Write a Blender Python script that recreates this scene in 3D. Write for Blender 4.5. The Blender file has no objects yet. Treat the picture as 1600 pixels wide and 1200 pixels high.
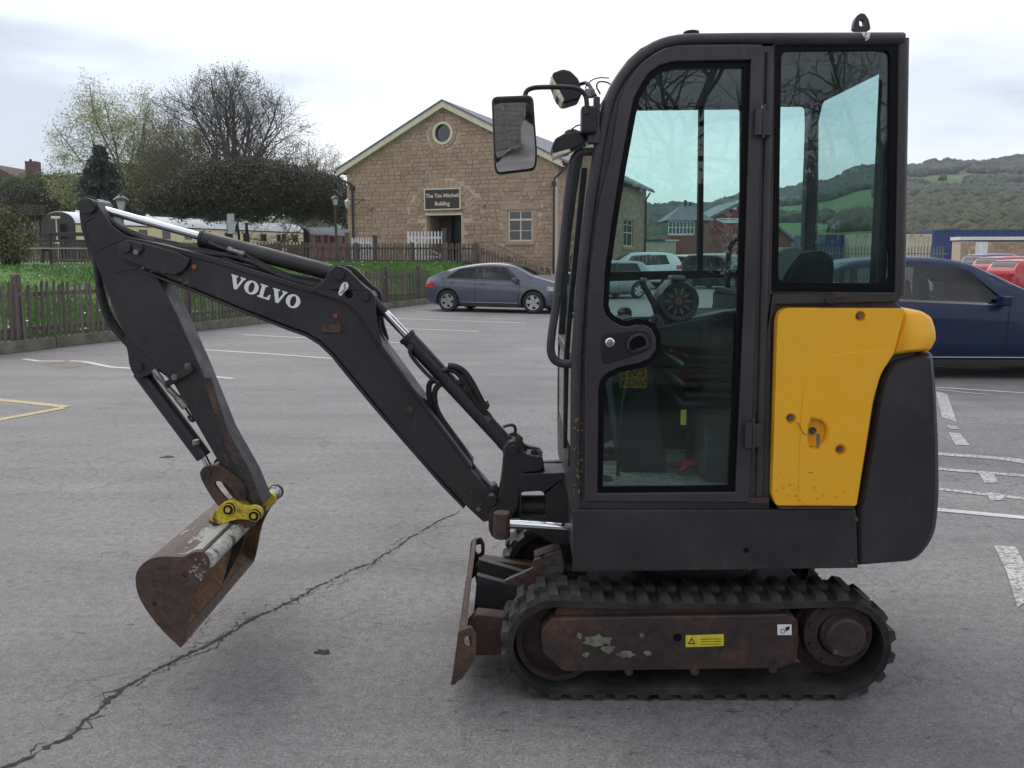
import bpy, bmesh, math, random
import numpy as np
from mathutils import Vector, Matrix, Quaternion
from mathutils.geometry import tessellate_polygon
R = math.radians
sc = bpy.context.scene
COL = sc.collection

# ------------------------------------------------------------------ camera, sky, sun, exposure
FPX, TILT, CX, CY, CAMH = 1294.0, R(6.0), 800.0, 536.0, 1.65
cam = bpy.data.cameras.new('camera'); camo = bpy.data.objects.new('camera', cam); COL.objects.link(camo)
cam.sensor_width = 36.0; cam.lens = FPX/1600*36; cam.shift_y = -0.04
cam.clip_start = .05; cam.clip_end = 4000
camo.location = (0, 0, CAMH); camo.rotation_euler = (math.pi/2 - TILT, 0, 0)
sc.camera = camo
sc.view_settings.view_transform = 'Standard'; sc.view_settings.look = 'None'
sc.view_settings.gamma = 1; sc.view_settings.use_curve_mapping = False
sc.view_settings.exposure = 1.56
SUN_EL, SUN_AZ = R(48), R(-35)      # azimuth from +Y towards +X
sun = bpy.data.lights.new('sun', 'SUN'); suno = bpy.data.objects.new('sun', sun); COL.objects.link(suno)
sun.energy = 0.6; sun.angle = R(60); sun.color = (1, .96, .9)
_sd = Vector((math.sin(SUN_AZ)*math.cos(SUN_EL), math.cos(SUN_AZ)*math.cos(SUN_EL), math.sin(SUN_EL)))
suno.rotation_euler = _sd.to_track_quat('Z', 'Y').to_euler()
W = bpy.data.worlds.new('World'); sc.world = W; W.use_nodes = True
nt = W.node_tree; nt.nodes.clear(); N = nt.nodes.new; L = nt.links.new
out = N('ShaderNodeOutputWorld'); bg = N('ShaderNodeBackground'); bg.inputs[1].default_value = .1
sky = N('ShaderNodeTexSky'); sky.sky_type = 'NISHITA'; sky.sun_disc = False
sky.sun_elevation = SUN_EL; sky.sun_rotation = SUN_AZ
tc = N('ShaderNodeTexCoord'); mp = N('ShaderNodeMapping'); mp.inputs['Scale'].default_value = (1, 1, 3.2)
mp.inputs['Location'].default_value = (3.1, .4, 1.7)
L(tc.outputs['Generated'], mp.inputs[0])
n1 = N('ShaderNodeTexNoise'); n1.inputs['Scale'].default_value = 1.7; n1.inputs['Detail'].default_value = 9
n1.inputs['Roughness'].default_value = .5; n1.inputs['Distortion'].default_value = .3
L(mp.outputs[0], n1.inputs['Vector'])
cr = N('ShaderNodeValToRGB'); e = cr.color_ramp.elements
e[0].position = .38; e[0].color = (.22, .238, .28, 1)
e[1].position = .61; e[1].color = (.45, .45, .455, 1)
m_ = e.new(.46); m_.color = (.325, .345, .385, 1)
L(n1.outputs['Fac'], cr.inputs[0])
ml = N('ShaderNodeVectorMath'); ml.operation = 'SCALE'; ml.inputs['Scale'].default_value = 9.6
L(cr.outputs[0], ml.inputs[0])
mx = N('ShaderNodeMix'); mx.data_type = 'RGBA'; mx.inputs[0].default_value = .93
L(sky.outputs[0], mx.inputs[6]); L(ml.outputs[0], mx.inputs[7]); L(mx.outputs[2], bg.inputs[0]); L(bg.outputs[0], out.inputs[0])

# ------------------------------------------------------------------ photograph pixel -> world
def _ray(px, py):
    u = (px-CX)/FPX; v = (CY-py)/FPX
    return u, v*math.sin(TILT)+math.cos(TILT), v*math.cos(TILT)-math.sin(TILT)
def P(px, py, Y):
    x, y, z = _ray(px, py); s = Y/y
    return Vector((x*s, Y, CAMH+z*s))
def G(px, py, z=0.0):
    x, y, zz = _ray(px, py); s = (z-CAMH)/zz
    return Vector((x*s, y*s, z))
def PP(pts, Y):
    o = []
    for a in pts:
        p = P(a[0], a[1], Y); o.append((p.x, p.z))
    return o
def smooth(pts, it=1, closed=True):
    for _ in range(it):
        n = len(pts); o = []
        rng = range(n) if closed else range(n-1)
        if not closed: o.append(pts[0])
        for i in rng:
            a = pts[i]; b = pts[(i+1) % n]
            o.append(tuple(a[k]*.75+b[k]*.25 for k in range(len(a)))); o.append(tuple(a[k]*.25+b[k]*.75 for k in range(len(a))))
        if not closed: o.append(pts[-1])
        pts = o
    return pts
def rounded(pts, r, seg=4):
    """round each corner of a closed 2-D polygon by radius r (or per-corner (x, z, r))"""
    n = len(pts); o = []
    for i in range(n):
        p = Vector(pts[i][:2]); a = Vector(pts[i-1][:2]); b = Vector(pts[(i+1) % n][:2])
        rr = pts[i][2] if len(pts[i]) > 2 else r
        da = (a-p); db = (b-p); la, lb = da.length, db.length
        if rr <= 0 or la < 1e-6 or lb < 1e-6: o.append(tuple(p)); continue
        k = min(rr, la*.48, lb*.48)
        q0 = p+da/la*k; q1 = p+db/lb*k
        for j in range(seg+1):
            t = j/seg
            o.append(tuple((1-t)**2*q0+2*t*(1-t)*p+t*t*q1))
    return o

def inset(poly, d):
    n = len(poly); o = []
    ar = sum(poly[i-1][0]*poly[i][1]-poly[i][0]*poly[i-1][1] for i in range(n)); s = 1 if ar > 0 else -1
    for i in range(n):
        a, p, b = Vector(poly[i-1]), Vector(poly[i]), Vector(poly[(i+1) % n])
        e1 = (p-a).normalized(); e2 = (b-p).normalized()
        n1 = Vector((-e1.y, e1.x))*s; n2 = Vector((-e2.y, e2.x))*s; m = (n1+n2)
        m = m.normalized()/max(.6, math.sqrt(max(.05, (1+n1.dot(n2))/2))); q = p+m*d
        o.append((q.x, q.y))
    return o

# ------------------------------------------------------------------ mesh builder
class MB:
    def __init__(s): s.v = []; s.f = []
    def add(s, vs, fs):
        b = len(s.v); s.v += [tuple(v) for v in vs]; s.f += [tuple(b+i for i in f) for f in fs]; return s
    def box(s, c, d, rot=None):
        cx, cy, cz = c; hx, hy, hz = d[0]/2, d[1]/2, d[2]/2
        vs = [Vector((x*hx, y*hy, z*hz)) for x in (-1, 1) for y in (-1, 1) for z in (-1, 1)]
        if rot is not None: vs = [rot @ v for v in vs]
        vs = [(v.x+cx, v.y+cy, v.z+cz) for v in vs]
        return s.add(vs, [(0, 1, 3, 2), (4, 6, 7, 5), (0, 4, 5, 1), (2, 3, 7, 6), (0, 2, 6, 4), (1, 5, 7, 3)])
    def span(s, a, b):
        return s.box([(a[i]+b[i])/2 for i in range(3)], [abs(b[i]-a[i]) for i in range(3)])
    def prism(s, poly, y0, y1, holes=(), axis='y'):
        """poly in (x, z), extruded between y0 and y1; holes are polys"""
        loops = [list(poly)]+[list(h) for h in holes]
        def area(l): return sum(l[i-1][0]*l[i][1]-l[i][0]*l[i-1][1] for i in range(len(l)))
        if area(loops[0]) < 0: loops[0].reverse()
        for h in loops[1:]:
            if area(h) > 0: h.reverse()
        flat = [p for l in loops for p in l]; n = len(flat)
        if axis == 'y': mk = lambda p, y: (p[0], y, p[1])
        elif axis == 'x': mk = lambda p, y: (y, p[0], p[1])
        else: mk = lambda p, y: (p[0], p[1], y)
        vs = [mk(p, y0) for p in flat]+[mk(p, y1) for p in flat]
        if holes: tris = [tuple(t) for t in tessellate_polygon([[Vector((p[0], p[1], 0)) for p in l] for l in loops])]
        else: tris = [tuple(range(n))]
        fs = [tuple(reversed(t)) for t in tris]+[tuple(n+i for i in t) for t in tris]
        b = 0
        for l in loops:
            m = len(l)
            for i in range(m):
                j = (i+1) % m; fs.append((b+i, b+j, n+b+j, n+b+i))
            b += m
        return s.add(vs, fs)
    def cyl(s, a, b, r0, r1=None, n=16, cap=True):
        a = Vector(a); b = Vector(b); r1 = r0 if r1 is None else r1
        d = (b-a).normalized(); q = d.to_track_quat('Z', 'Y').to_matrix()
        vs = []
        for p, r in ((a, r0), (b, r1)):
            for i in range(n):
                t = 2*math.pi*i/n; vs.append(p+q @ Vector((math.cos(t)*r, math.sin(t)*r, 0)))
        fs = [(i, (i+1) % n, n+(i+1) % n, n+i) for i in range(n)]
        if cap: fs += [tuple(reversed(range(n))), tuple(range(n, 2*n))]
        return s.add(vs, fs)
    def tube(s, pts, r, n=8, sm=0, cap=True):
        pts = [tuple(p) for p in pts]
        if sm: pts = smooth(pts, sm, False)
        pts = [Vector(p) for p in pts]; m = len(pts); rs = r if isinstance(r, (list, tuple)) else [r]*m
        if len(rs) != m: rs = [rs[0]+(rs[-1]-rs[0])*i/(m-1) for i in range(m)]
        vs = []; up = None
        for i, p in enumerate(pts):
            d = (pts[min(i+1, m-1)]-pts[max(i-1, 0)]).normalized()
            if up is None: up = d.orthogonal().normalized()
            up = (up-d*up.dot(d)).normalized(); w = d.cross(up)
            for k in range(n):
                t = 2*math.pi*k/n; vs.append(p+(up*math.cos(t)+w*math.sin(t))*rs[i])
        fs = [(i*n+k, i*n+(k+1) % n, (i+1)*n+(k+1) % n, (i+1)*n+k) for i in range(m-1) for k in range(n)]
        if cap: fs += [tuple(reversed(range(n))), tuple(range((m-1)*n, m*n))]
        return s.add(vs, fs)
    def lathe(s, prof, c=(0, 0, 0), axis='z', n=24):
        """prof [(r, h)] around axis through c"""
        vs = []; m = len(prof)
        for r, h in prof:
            for k in range(n):
                t = 2*math.pi*k/n; a, b = r*math.cos(t), r*math.sin(t)
                v = (a, b, h) if axis == 'z' else ((a, h, b) if axis == 'y' else (h, a, b))
                vs.append((v[0]+c[0], v[1]+c[1], v[2]+c[2]))
        fs = [(i*n+k, i*n+(k+1) % n, (i+1)*n+(k+1) % n, (i+1)*n+k) for i in range(m-1) for k in range(n)]
        return s.add(vs, fs)
    def grid(s, rows):
        n = len(rows[0]); vs = [p for r in rows for p in r]
        fs = [(i*n+j, i*n+j+1, (i+1)*n+j+1, (i+1)*n+j) for i in range(len(rows)-1) for j in range(n-1)]
        return s.add(vs, fs)
    def mesh(s, name, off=(0, 0, 0)):
        me = bpy.data.meshes.new(name)
        o = Vector(off)
        me.from_pydata([(v[0]-o.x, v[1]-o.y, v[2]-o.z) for v in s.v], [], s.f)
        bm = bmesh.new(); bm.from_mesh(me); bmesh.ops.recalc_face_normals(bm, faces=bm.faces); bm.to_mesh(me); bm.free()
        return me

def wloc(o):
    v = Vector((0, 0, 0))
    while o is not None: v += o.location; o = o.parent
    return v
def tag(o, label=None, cat=None, group=None, kind=None):
    if label: o['label'] = label
    if cat: o['category'] = cat
    if group: o['group'] = group
    if kind: o['kind'] = kind
    return o
def link(name, me, mat=None, parent=None, loc=(0, 0, 0)):
    o = bpy.data.objects.new(name, me); COL.objects.link(o); o.parent = parent; o.location = loc
    if mat is not None and me is not None and len(me.materials) == 0: me.materials.append(mat)
    return o
def obj(name, mb, mat, parent=None, bev=0, ang=32, seg=2, world=True, sharp=True, weld=False):
    """one mesh object; with world=True the vertices are in world space and the parent chain is unrotated"""
    off = wloc(parent) if (world and parent is not None) else Vector((0, 0, 0))
    me = mb.mesh(name, off)
    if weld:
        bm = bmesh.new(); bm.from_mesh(me); bmesh.ops.remove_doubles(bm, verts=bm.verts, dist=1e-5); bm.to_mesh(me); bm.free()
    me.polygons.foreach_set('use_smooth', [True]*len(me.polygons))
    if sharp: me.set_sharp_from_angle(angle=R(ang))
    o = link(name, me, mat, parent)
    if bev:
        b = o.modifiers.new('b', 'BEVEL'); b.width = bev; b.segments = seg; b.limit_method = 'ANGLE'; b.angle_limit = R(35)
        b.harden_normals = True
    return o
def empty(name, loc, rz=0, label=None, cat=None, group=None):
    o = bpy.data.objects.new(name, None); COL.objects.link(o); o.location = loc; o.rotation_euler = (0, 0, rz)
    o.empty_display_size = .2
    return tag(o, label, cat, group)
def npmesh(name, verts, faces, mat=None, cols=None, smooth_=False):
    """fast numpy mesh: verts (n,3), faces (m,k)"""
    verts = np.asarray(verts, dtype=np.float32); faces = np.asarray(faces, dtype=np.int32); m, k = faces.shape
    me = bpy.data.meshes.new(name); me.vertices.add(len(verts)); me.vertices.foreach_set('co', verts.ravel())
    me.loops.add(m*k); me.loops.foreach_set('vertex_index', faces.ravel())
    me.polygons.add(m); me.polygons.foreach_set('loop_start', np.arange(0, m*k, k, dtype=np.int32))
    if smooth_: me.polygons.foreach_set('use_smooth', np.ones(m, dtype=bool))
    if mat: me.materials.append(mat)
    me.update(calc_edges=True)
    return me

# ------------------------------------------------------------------ materials
def nodes(name):
    m = bpy.data.materials.new(name); m.use_nodes = True; t = m.node_tree; t.nodes.clear()
    o = t.nodes.new('ShaderNodeOutputMaterial'); b = t.nodes.new('ShaderNodeBsdfPrincipled'); t.links.new(b.outputs[0], o.inputs[0])
    return m, t, b
def nz(t, scale, detail=6, rough=.55, vec=None, sc3=None, dist=0):
    n = t.nodes.new('ShaderNodeTexNoise'); n.inputs['Scale'].default_value = scale; n.inputs['Detail'].default_value = detail
    n.inputs['Roughness'].default_value = rough; n.inputs['Distortion'].default_value = dist
    if vec is None:
        c = t.nodes.new('ShaderNodeTexCoord'); vec = c.outputs['Object']
    if sc3:
        mp = t.nodes.new('ShaderNodeMapping'); mp.inputs['Scale'].default_value = sc3; t.links.new(vec, mp.inputs[0]); vec = mp.outputs[0]
    t.links.new(vec, n.inputs['Vector']); return n
def ramp(t, src, stops):
    r = t.nodes.new('ShaderNodeValToRGB'); e = r.color_ramp.elements
    while len(e) < len(stops): e.new(.5)
    for k, (p, c) in enumerate(stops):
        e[k].position = p; e[k].color = (c if isinstance(c, tuple) else (c, c, c))[:3]+(1,)
    t.links.new(src, r.inputs[0]); return r
def mixc(t, fac, a, b, mode='MIX'):
    m = t.nodes.new('ShaderNodeMix'); m.data_type = 'RGBA'; m.blend_type = mode
    for i, x in ((0, fac), (6, a), (7, b)):
        if hasattr(x, 'links'): t.links.new(x, m.inputs[i])
        elif i == 0: m.inputs[0].default_value = x
        else: m.inputs[i].default_value = tuple(x[:3])+(1,)
    return m.outputs[2]
def bumpn(t, b, src, strength=.3, dist=.01):
    n = t.nodes.new('ShaderNodeBump'); n.inputs['Strength'].default_value = strength; n.inputs['Distance'].default_value = dist
    t.links.new(src, n.inputs['Height']); t.links.new(n.outputs[0], b.inputs['Normal']); return n
def M(name, c, c2=None, scale=6, lo=.42, hi=.62, rough=.5, metal=0, bump=0, bs=60, bd=.002, spec=.5, coat=0, rand=0, sc3=None):
    m, t, b = nodes(name)
    src = None
    if c2 is not None:
        n = nz(t, scale, 8, .6, sc3=sc3); src = ramp(t, n.outputs['Fac'], [(lo, c), (hi, c2)]).outputs[0]
    if rand:
        oi = t.nodes.new('ShaderNodeObjectInfo'); mr = t.nodes.new('ShaderNodeMapRange')
        mr.inputs[3].default_value = 1-rand; mr.inputs[4].default_value = 1+rand; t.links.new(oi.outputs['Random'], mr.inputs[0])
        cc = t.nodes.new('ShaderNodeCombineColor')
        for i in range(3): t.links.new(mr.outputs[0], cc.inputs[i])
        src = mixc(t, 1.0, src if src is not None else c, cc.outputs[0], 'MULTIPLY')
    if src is not None: t.links.new(src, b.inputs['Base Color'])
    else: b.inputs['Base Color'].default_value = tuple(c)+(1,)
    b.inputs['Roughness'].default_value = rough; b.inputs['Metallic'].default_value = metal
    b.inputs['Specular IOR Level'].default_value = spec; b.inputs['Coat Weight'].default_value = coat
    if bump:
        n = nz(t, bs, 4, .6); bumpn(t, b, n.outputs['Fac'], bump, bd)
    return m
def glass(name, tint, rough=0.0, refl=1.0, dirt=0.0):
    m = bpy.data.materials.new(name); m.use_nodes = True; t = m.node_tree; t.nodes.clear()
    o = t.nodes.new('ShaderNodeOutputMaterial'); tr = t.nodes.new('ShaderNodeBsdfTransparent'); tr.inputs[0].default_value = tint+(1,)
    g = t.nodes.new('ShaderNodeBsdfGlossy'); g.inputs['Roughness'].default_value = rough
    ge = t.nodes.new('ShaderNodeNewGeometry'); dt = t.nodes.new('ShaderNodeVectorMath'); dt.operation = 'DOT_PRODUCT'
    t.links.new(ge.outputs['Normal'], dt.inputs[0]); t.links.new(ge.outputs['Incoming'], dt.inputs[1])
    def mth(op, a, b=None):
        n = t.nodes.new('ShaderNodeMath'); n.operation = op
        for i, x in enumerate((a, b)):
            if x is None: continue
            if hasattr(x, 'links'): t.links.new(x, n.inputs[i])
            else: n.inputs[i].default_value = x
        return n.outputs[0]
    ca = mth('ABSOLUTE', dt.outputs['Value']); f5 = mth('POWER', mth('SUBTRACT', 1.0, ca), 5.0)
    class ma: outputs = [mth('MULTIPLY', mth('ADD', mth('MULTIPLY', f5, .96), .04), refl)]
    mx = t.nodes.new('ShaderNodeMixShader'); t.links.new(ma.outputs[0], mx.inputs[0]); t.links.new(tr.outputs[0], mx.inputs[1]); t.links.new(g.outputs[0], mx.inputs[2])
    last = mx
    if dirt:
        d = t.nodes.new('ShaderNodeBsdfDiffuse'); d.inputs[0].default_value = (.35, .36, .34, 1)
        n = nz(t, 5, 8, .65); r = ramp(t, n.outputs['Fac'], [(.35, 0.15), (.75, 1.0)])
        mm = t.nodes.new('ShaderNodeMath'); mm.operation = 'MULTIPLY'; mm.inputs[1].default_value = dirt; t.links.new(r.outputs[0], mm.inputs[0])
        m2 = t.nodes.new('ShaderNodeMixShader'); t.links.new(mm.outputs[0], m2.inputs[0]); t.links.new(mx.outputs[0], m2.inputs[1]); t.links.new(d.outputs[0], m2.inputs[2]); last = m2
    t.links.new(last.outputs[0], o.inputs[0]); return m

def worn_paint(name, c, dust=(.12, .115, .11), rust=(.09, .045, .025), rough=.42, rustlo=.66, dustamt=.55):
    m, t, b = nodes(name)
    n1 = nz(t, 2.5, 8, .65); d = ramp(t, n1.outputs['Fac'], [(.40, 0.0), (.75, dustamt)])
    a = mixc(t, d.outputs[0], c, dust)
    n2 = nz(t, 9, 10, .72); r = ramp(t, n2.outputs['Fac'], [(rustlo, 0.0), (rustlo+.04, 1.0)])
    a = mixc(t, r.outputs[0], a, rust)
    n4 = nz(t, 40, 3, .5, sc3=(1, 1, .12)); s = ramp(t, n4.outputs['Fac'], [(.64, 0.0), (.85, .10)])
    a = mixc(t, s.outputs[0], a, (.3, .29, .28))
    t.links.new(a, b.inputs['Base Color'])
    n3 = nz(t, 12, 6, .6); rr = ramp(t, n3.outputs['Fac'], [(.3, rough-.08), (.7, rough+.18)]); t.links.new(rr.outputs[0], b.inputs['Roughness'])
    n5 = nz(t, 260, 2, .5); bumpn(t, b, n5.outputs['Fac'], .10, .0015)
    return m
def rusty(name, cols, scale=7, rough=.75, bump=.4):
    m, t, b = nodes(name)
    n1 = nz(t, scale, 10, .68, dist=.4); r = ramp(t, n1.outputs['Fac'], cols); a = r.outputs[0]
    n2 = nz(t, scale*9, 5, .6); r2 = ramp(t, n2.outputs['Fac'], [(.35, .65), (.65, 1.25)])
    a = mixc(t, 1.0, a, r2.outputs[0], 'MULTIPLY'); t.links.new(a, b.inputs['Base Color'])
    b.inputs['Roughness'].default_value = rough; bumpn(t, b, n2.outputs['Fac'], bump, .003)
    return m
K = {}
K['paint'] = worn_paint('charcoal_paint', (.0195, .0170, .0210), dust=(.062, .056, .058))
K['frame'] = worn_paint('cab_frame_paint', (.030, .026, .0295), dust=(.070, .062, .065), rust=(.16, .10, .05), rustlo=.73)
K['dark'] = M('dark_steel', (.015, .015, .017), (.035, .033, .033), 8, rough=.55, bump=.1)
K['black'] = M('black_plastic', (.007, .007, .008), (.012, .012, .013), 9, rough=.45)
K['cabin'] = M('cab_interior_plastic', (.010, .012, .013), (.020, .023, .023), 5, rough=.7)
K['rubberseal'] = M('window_rubber', (.003, .003, .004), rough=.5, spec=.15)
K['yellow'] = worn_paint('yellow_panel_paint', (.90, .445, .014), dust=(.76, .42, .06), rust=(.4, .2, .03), rough=.36, rustlo=.8, dustamt=.3)
K['wornyellow'] = rusty('worn_yellow_paint', [(.38, (.05, .035, .02)), (.45, (.58, .42, .03)), (.8, (.66, .5, .05))], 9, .6, .3)
K['chrome'] = M('polished_chrome', (.75, .76, .78), rough=.09, metal=1)
K['steel'] = M('bare_steel', (.28, .28, .27), (.14, .13, .12), 20, rough=.4, metal=.8)
K['brown'] = rusty('brown_rusty_steel', [(.30, (.034, .023, .021)), (.5, (.070, .041, .031)), (.70, (.13, .066, .036))], 6)
K['bucket'] = rusty('bucket_steel', [(.28, (.050, .031, .028)), (.52, (.078, .047, .038)), (.72, (.15, .078, .044))], 5, .62, .3)
K['bucket_in'] = rusty('bucket_inner_rust', [(.30, (.08, .042, .025)), (.5, (.19, .095, .045)), (.7, (.28, .145, .07))], 5, .8, .5)
K['mottle'] = rusty('flaking_white_paint', [(.44, (.07, .05, .045)), (.5, (.42, .42, .38)), (.7, (.5, .5, .44))], 8, .7, .5)
K['trackframe'] = rusty('track_frame_paint', [(.30, (.022, .014, .015)), (.52, (.040, .024, .022)), (.68, (.085, .042, .026)), (.8, (.045, .035, .036))], 4, .7, .4)
K['rubber'] = M('track_rubber', (.008, .008, .009), (.050, .046, .042), 7, .42, .72, rough=.75, bump=.4, bs=80)
K['hose'] = M('rubber_hose', (.010, .010, .011), (.022, .021, .02), 30, rough=.6, bump=.5, bs=150)
K['white'] = M('white_paint', (.74, .74, .72), (.6, .6, .57), 8, rough=.5)
K['sticker'] = M('white_sticker', (.8, .8, .8), rough=.4)
K['stickery'] = M('yellow_sticker', (.75, .62, .03), (.55, .45, .05), 30, rough=.4)
K['blacksticker'] = M('black_print', (.01, .01, .01), rough=.5)
K['redc'] = M('red_plastic', (.5, .03, .02), rough=.4)
K['cabglass'] = glass('tinted_cab_glass', (.83, .925, .915), refl=1.0, dirt=.02)
K['mirror'] = M('mirror_glass', (.78, .79, .8), rough=.01, metal=1)
K['lens'] = M('lamp_lens', (.75, .68, .5), (.5, .45, .35), 60, rough=.12)
K['floor'] = rusty('cab_floor_mud', [(.35, (.12, .125, .11)), (.6, (.30, .30, .26)), (.8, (.42, .42, .37))], 6, .9, .3)
K['interior_mud'] = K['floor']
# ================================================================== ground
def asphalt():
    m, t, b = nodes('weathered_asphalt')
    c = t.nodes.new('ShaderNodeTexCoord'); v = c.outputs['Object']
    a = nz(t, .55, 8, .62, v, dist=.6); r = ramp(t, a.outputs['Fac'], [(.32, (.138, .130, .127)), (.5, (.188, .177, .173)), (.70, (.248, .234, .227))]); col = r.outputs[0]
    s = nz(t, 1.0, 7, .6, v, sc3=(.35, 2.2, 1)); r = ramp(t, s.outputs['Fac'], [(.42, 1.0), (.62, .84)]); col = mixc(t, 1, col, r.outputs[0], 'MULTIPLY')
    f = nz(t, 95, 4, .75, v); r = ramp(t, f.outputs['Fac'], [(.30, .50), (.5, 1.0), (.72, 1.62)]); col = mixc(t, 1, col, r.outputs[0], 'MULTIPLY')
    g = nz(t, 22, 4, .7, v); r = ramp(t, g.outputs['Fac'], [(.33, .74), (.6, 1.10)]); col = mixc(t, 1, col, r.outputs[0], 'MULTIPLY')
    g2 = nz(t, 2.6, 8, .72, v); r = ramp(t, g2.outputs['Fac'], [(.60, 0.0), (.74, .5)]); col = mixc(t, r.outputs[0], col, (.09, .082, .08))
    dk = nz(t, 24, 3, .6, v, sc3=(.45, 1, 1)); r = ramp(t, dk.outputs['Fac'], [(.31, .40), (.38, 1.0)]); dm = nz(t, 2.3, 4, .6, v); r9 = ramp(t, dm.outputs['Fac'], [(.42, 0.0), (.58, 1.0)])
    col = mixc(t, r9.outputs[0], col, mixc(t, 1, col, r.outputs[0], 'MULTIPLY'))
    # aggregate chips
    vo = t.nodes.new('ShaderNodeTexVoronoi'); vo.inputs['Scale'].default_value = 48; t.links.new(v, vo.inputs['Vector'])
    r = ramp(t, vo.outputs['Distance'], [(.10, 1.0), (.2, 0.0)]); w2 = nz(t, 9, 3, .6, v); r2 = ramp(t, w2.outputs['Fac'], [(.52, 0.0), (.62, .55)])
    mm = t.nodes.new('ShaderNodeMath'); mm.operation = 'MULTIPLY'; t.links.new(r.outputs[0], mm.inputs[0]); t.links.new(r2.outputs[0], mm.inputs[1])
    col = mixc(t, mm.outputs[0], col, (.42, .40, .39))
    # fine crazing, only in patches
    wv = nz(t, 1.7, 6, .7, v); mxv = t.nodes.new('ShaderNodeVectorMath'); mxv.operation = 'ADD'
    sc_ = t.nodes.new('ShaderNodeVectorMath'); sc_.operation = 'SCALE'; sc_.inputs['Scale'].default_value = .55; t.links.new(wv.outputs['Color'], sc_.inputs[0])
    t.links.new(v, mxv.inputs[0]); t.links.new(sc_.outputs[0], mxv.inputs[1])
    v2 = t.nodes.new('ShaderNodeTexVoronoi'); v2.feature = 'DISTANCE_TO_EDGE'; v2.inputs['Scale'].default_value = 1.6; t.links.new(mxv.outputs[0], v2.inputs['Vector'])
    r = ramp(t, v2.outputs['Distance'], [(.0, 1.0), (.012, 0.0)]); pm = nz(t, .38, 3, .5, v); r2 = ramp(t, pm.outputs['Fac'], [(.47, 0.0), (.56, .75)])
    mm = t.nodes.new('ShaderNodeMath'); mm.operation = 'MULTIPLY'; t.links.new(r.outputs[0], mm.inputs[0]); t.links.new(r2.outputs[0], mm.inputs[1])
    col = mixc(t, mm.outputs[0], col, (.04, .037, .036))
    t.links.new(col, b.inputs['Base Color'])
    rr = ramp(t, a.outputs['Fac'], [(.3, .62), (.7, .85)]); t.links.new(rr.outputs[0], b.inputs['Roughness'])
    ad = t.nodes.new('ShaderNodeMath'); ad.operation = 'MULTIPLY_ADD'; ad.inputs[1].default_value = .6; t.links.new(g.outputs['Fac'], ad.inputs[0]); t.links.new(f.outputs['Fac'], ad.inputs[2])
    bumpn(t, b, ad.outputs[0], .55, .006)
    return m
K['asphalt'] = asphalt()
def flat(name, pts, z, mat, label=None, kind='structure'):
    n = len(pts); mb = MB().add([(p[0], p[1], z) for p in pts], [tuple(range(n))])
    o = obj(name, mb, mat, None, world=False); o['kind'] = kind
    if label: o['label'] = label
    return o
gr = MB().add([(-700, -60, 0), (700, -60, 0), (700, 900, 0), (-700, 900, 0)], [(0, 1, 2, 3)])
obj('car_park_ground', gr, K['asphalt'])['kind'] = 'structure'
def marks(name, base, wear=.5):
    m, t, b = nodes(name); c = t.nodes.new('ShaderNodeTexCoord'); v = c.outputs['Object']
    f = nz(t, 40, 6, .75, v); r = ramp(t, f.outputs['Fac'], [(wear-.06, (.17, .16, .16)), (wear+.02, base)])
    g = nz(t, 3, 5, .6, v); r2 = ramp(t, g.outputs['Fac'], [(.3, .8), (.7, 1.08)])
    t.links.new(mixc(t, 1, r.outputs[0], r2.outputs[0], 'MULTIPLY'), b.inputs['Base Color']); b.inputs['Roughness'].default_value = .75; return m
K['line'] = marks('worn_white_line', (.56, .56, .54), .43); K['yline'] = marks('worn_yellow_line', (.50, .40, .20), .45)
K['line2'] = marks('very_worn_line', (.50, .49, .47), .50)
def gline(pts, w, mat='line', name='painted_line', z=.004):
    ps = [G(*p) for p in pts]; le, ri = [], []
    for i, p in enumerate(ps):
        d = (ps[min(i+1, len(ps)-1)]-ps[max(i-1, 0)]).normalized(); nn = Vector((-d.y, d.x, 0))*w/2
        le.append(p+nn); ri.append(p-nn)
    rn_ = random.Random(int(pts[0][0]))
    return flat(name, le+ri[::-1], z, K[mat])
def gquad(pts, mat='line2', name='painted_line', z=.004):
    return flat(name, [G(*p) for p in pts], z, K[mat])
for pts, w in (([(380, 523), (500, 529.5), (628, 536)], .09), ([(310, 546), (420, 553), (527, 561)], .09), ([(560, 510.5), (748, 518)], .09), ([(600, 497), (822, 505)], .09), ([(655, 487.5), (900, 493.5), (1000, 496)], .09),
               ([(37, 561), (60, 564.5), (100, 564.5)], .10), ([(108, 564), (130, 565), (150, 569), (175, 574), (200, 575.5)], .10), ([(200, 575.5), (280, 583), (364, 592)], .09)):
    gline(pts, w)
gline([(-120, 616), (0, 625), (106, 636)], .12, 'yline'); gline([(100, 637.5), (0, 656), (-90, 674)], .12, 'yline', z=.0045)
gline([(1440, 571), (1520, 577), (1640, 583)], .07)
gline([(1440, 604), (1520, 609), (1640, 617)], .06); gline([(1455, 607), (1500, 613), (1548, 617)], .04, z=.0045)
gquad([(1462, 612), (1480, 616), (1495, 660), (1472, 652)]); gquad([(1478, 664), (1490, 666), (1503, 671), (1486, 671)])
gquad([(1482, 676), (1500, 678), (1515, 696), (1493, 696)])
gline([(1400, 700), (1470, 710), (1530, 714), (1640, 724)], .11, 'line2'); gline([(1535, 713), (1640, 731)], .05, 'line2', z=.0045)
gline([(1400, 726), (1470, 733.5), (1640, 747)], .08, 'line2'); gquad([(1530, 740), (1553, 742), (1560, 755), (1538, 755)], z=.0045)
gline([(1400, 758), (1470, 765), (1540, 773), (1640, 784)], .07, 'line2'); gquad([(1540, 770), (1564, 772), (1570, 782), (1548, 783)], z=.0045)
gline([(1400, 791), (1460, 796.5), (1640, 813)], .075)
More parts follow.
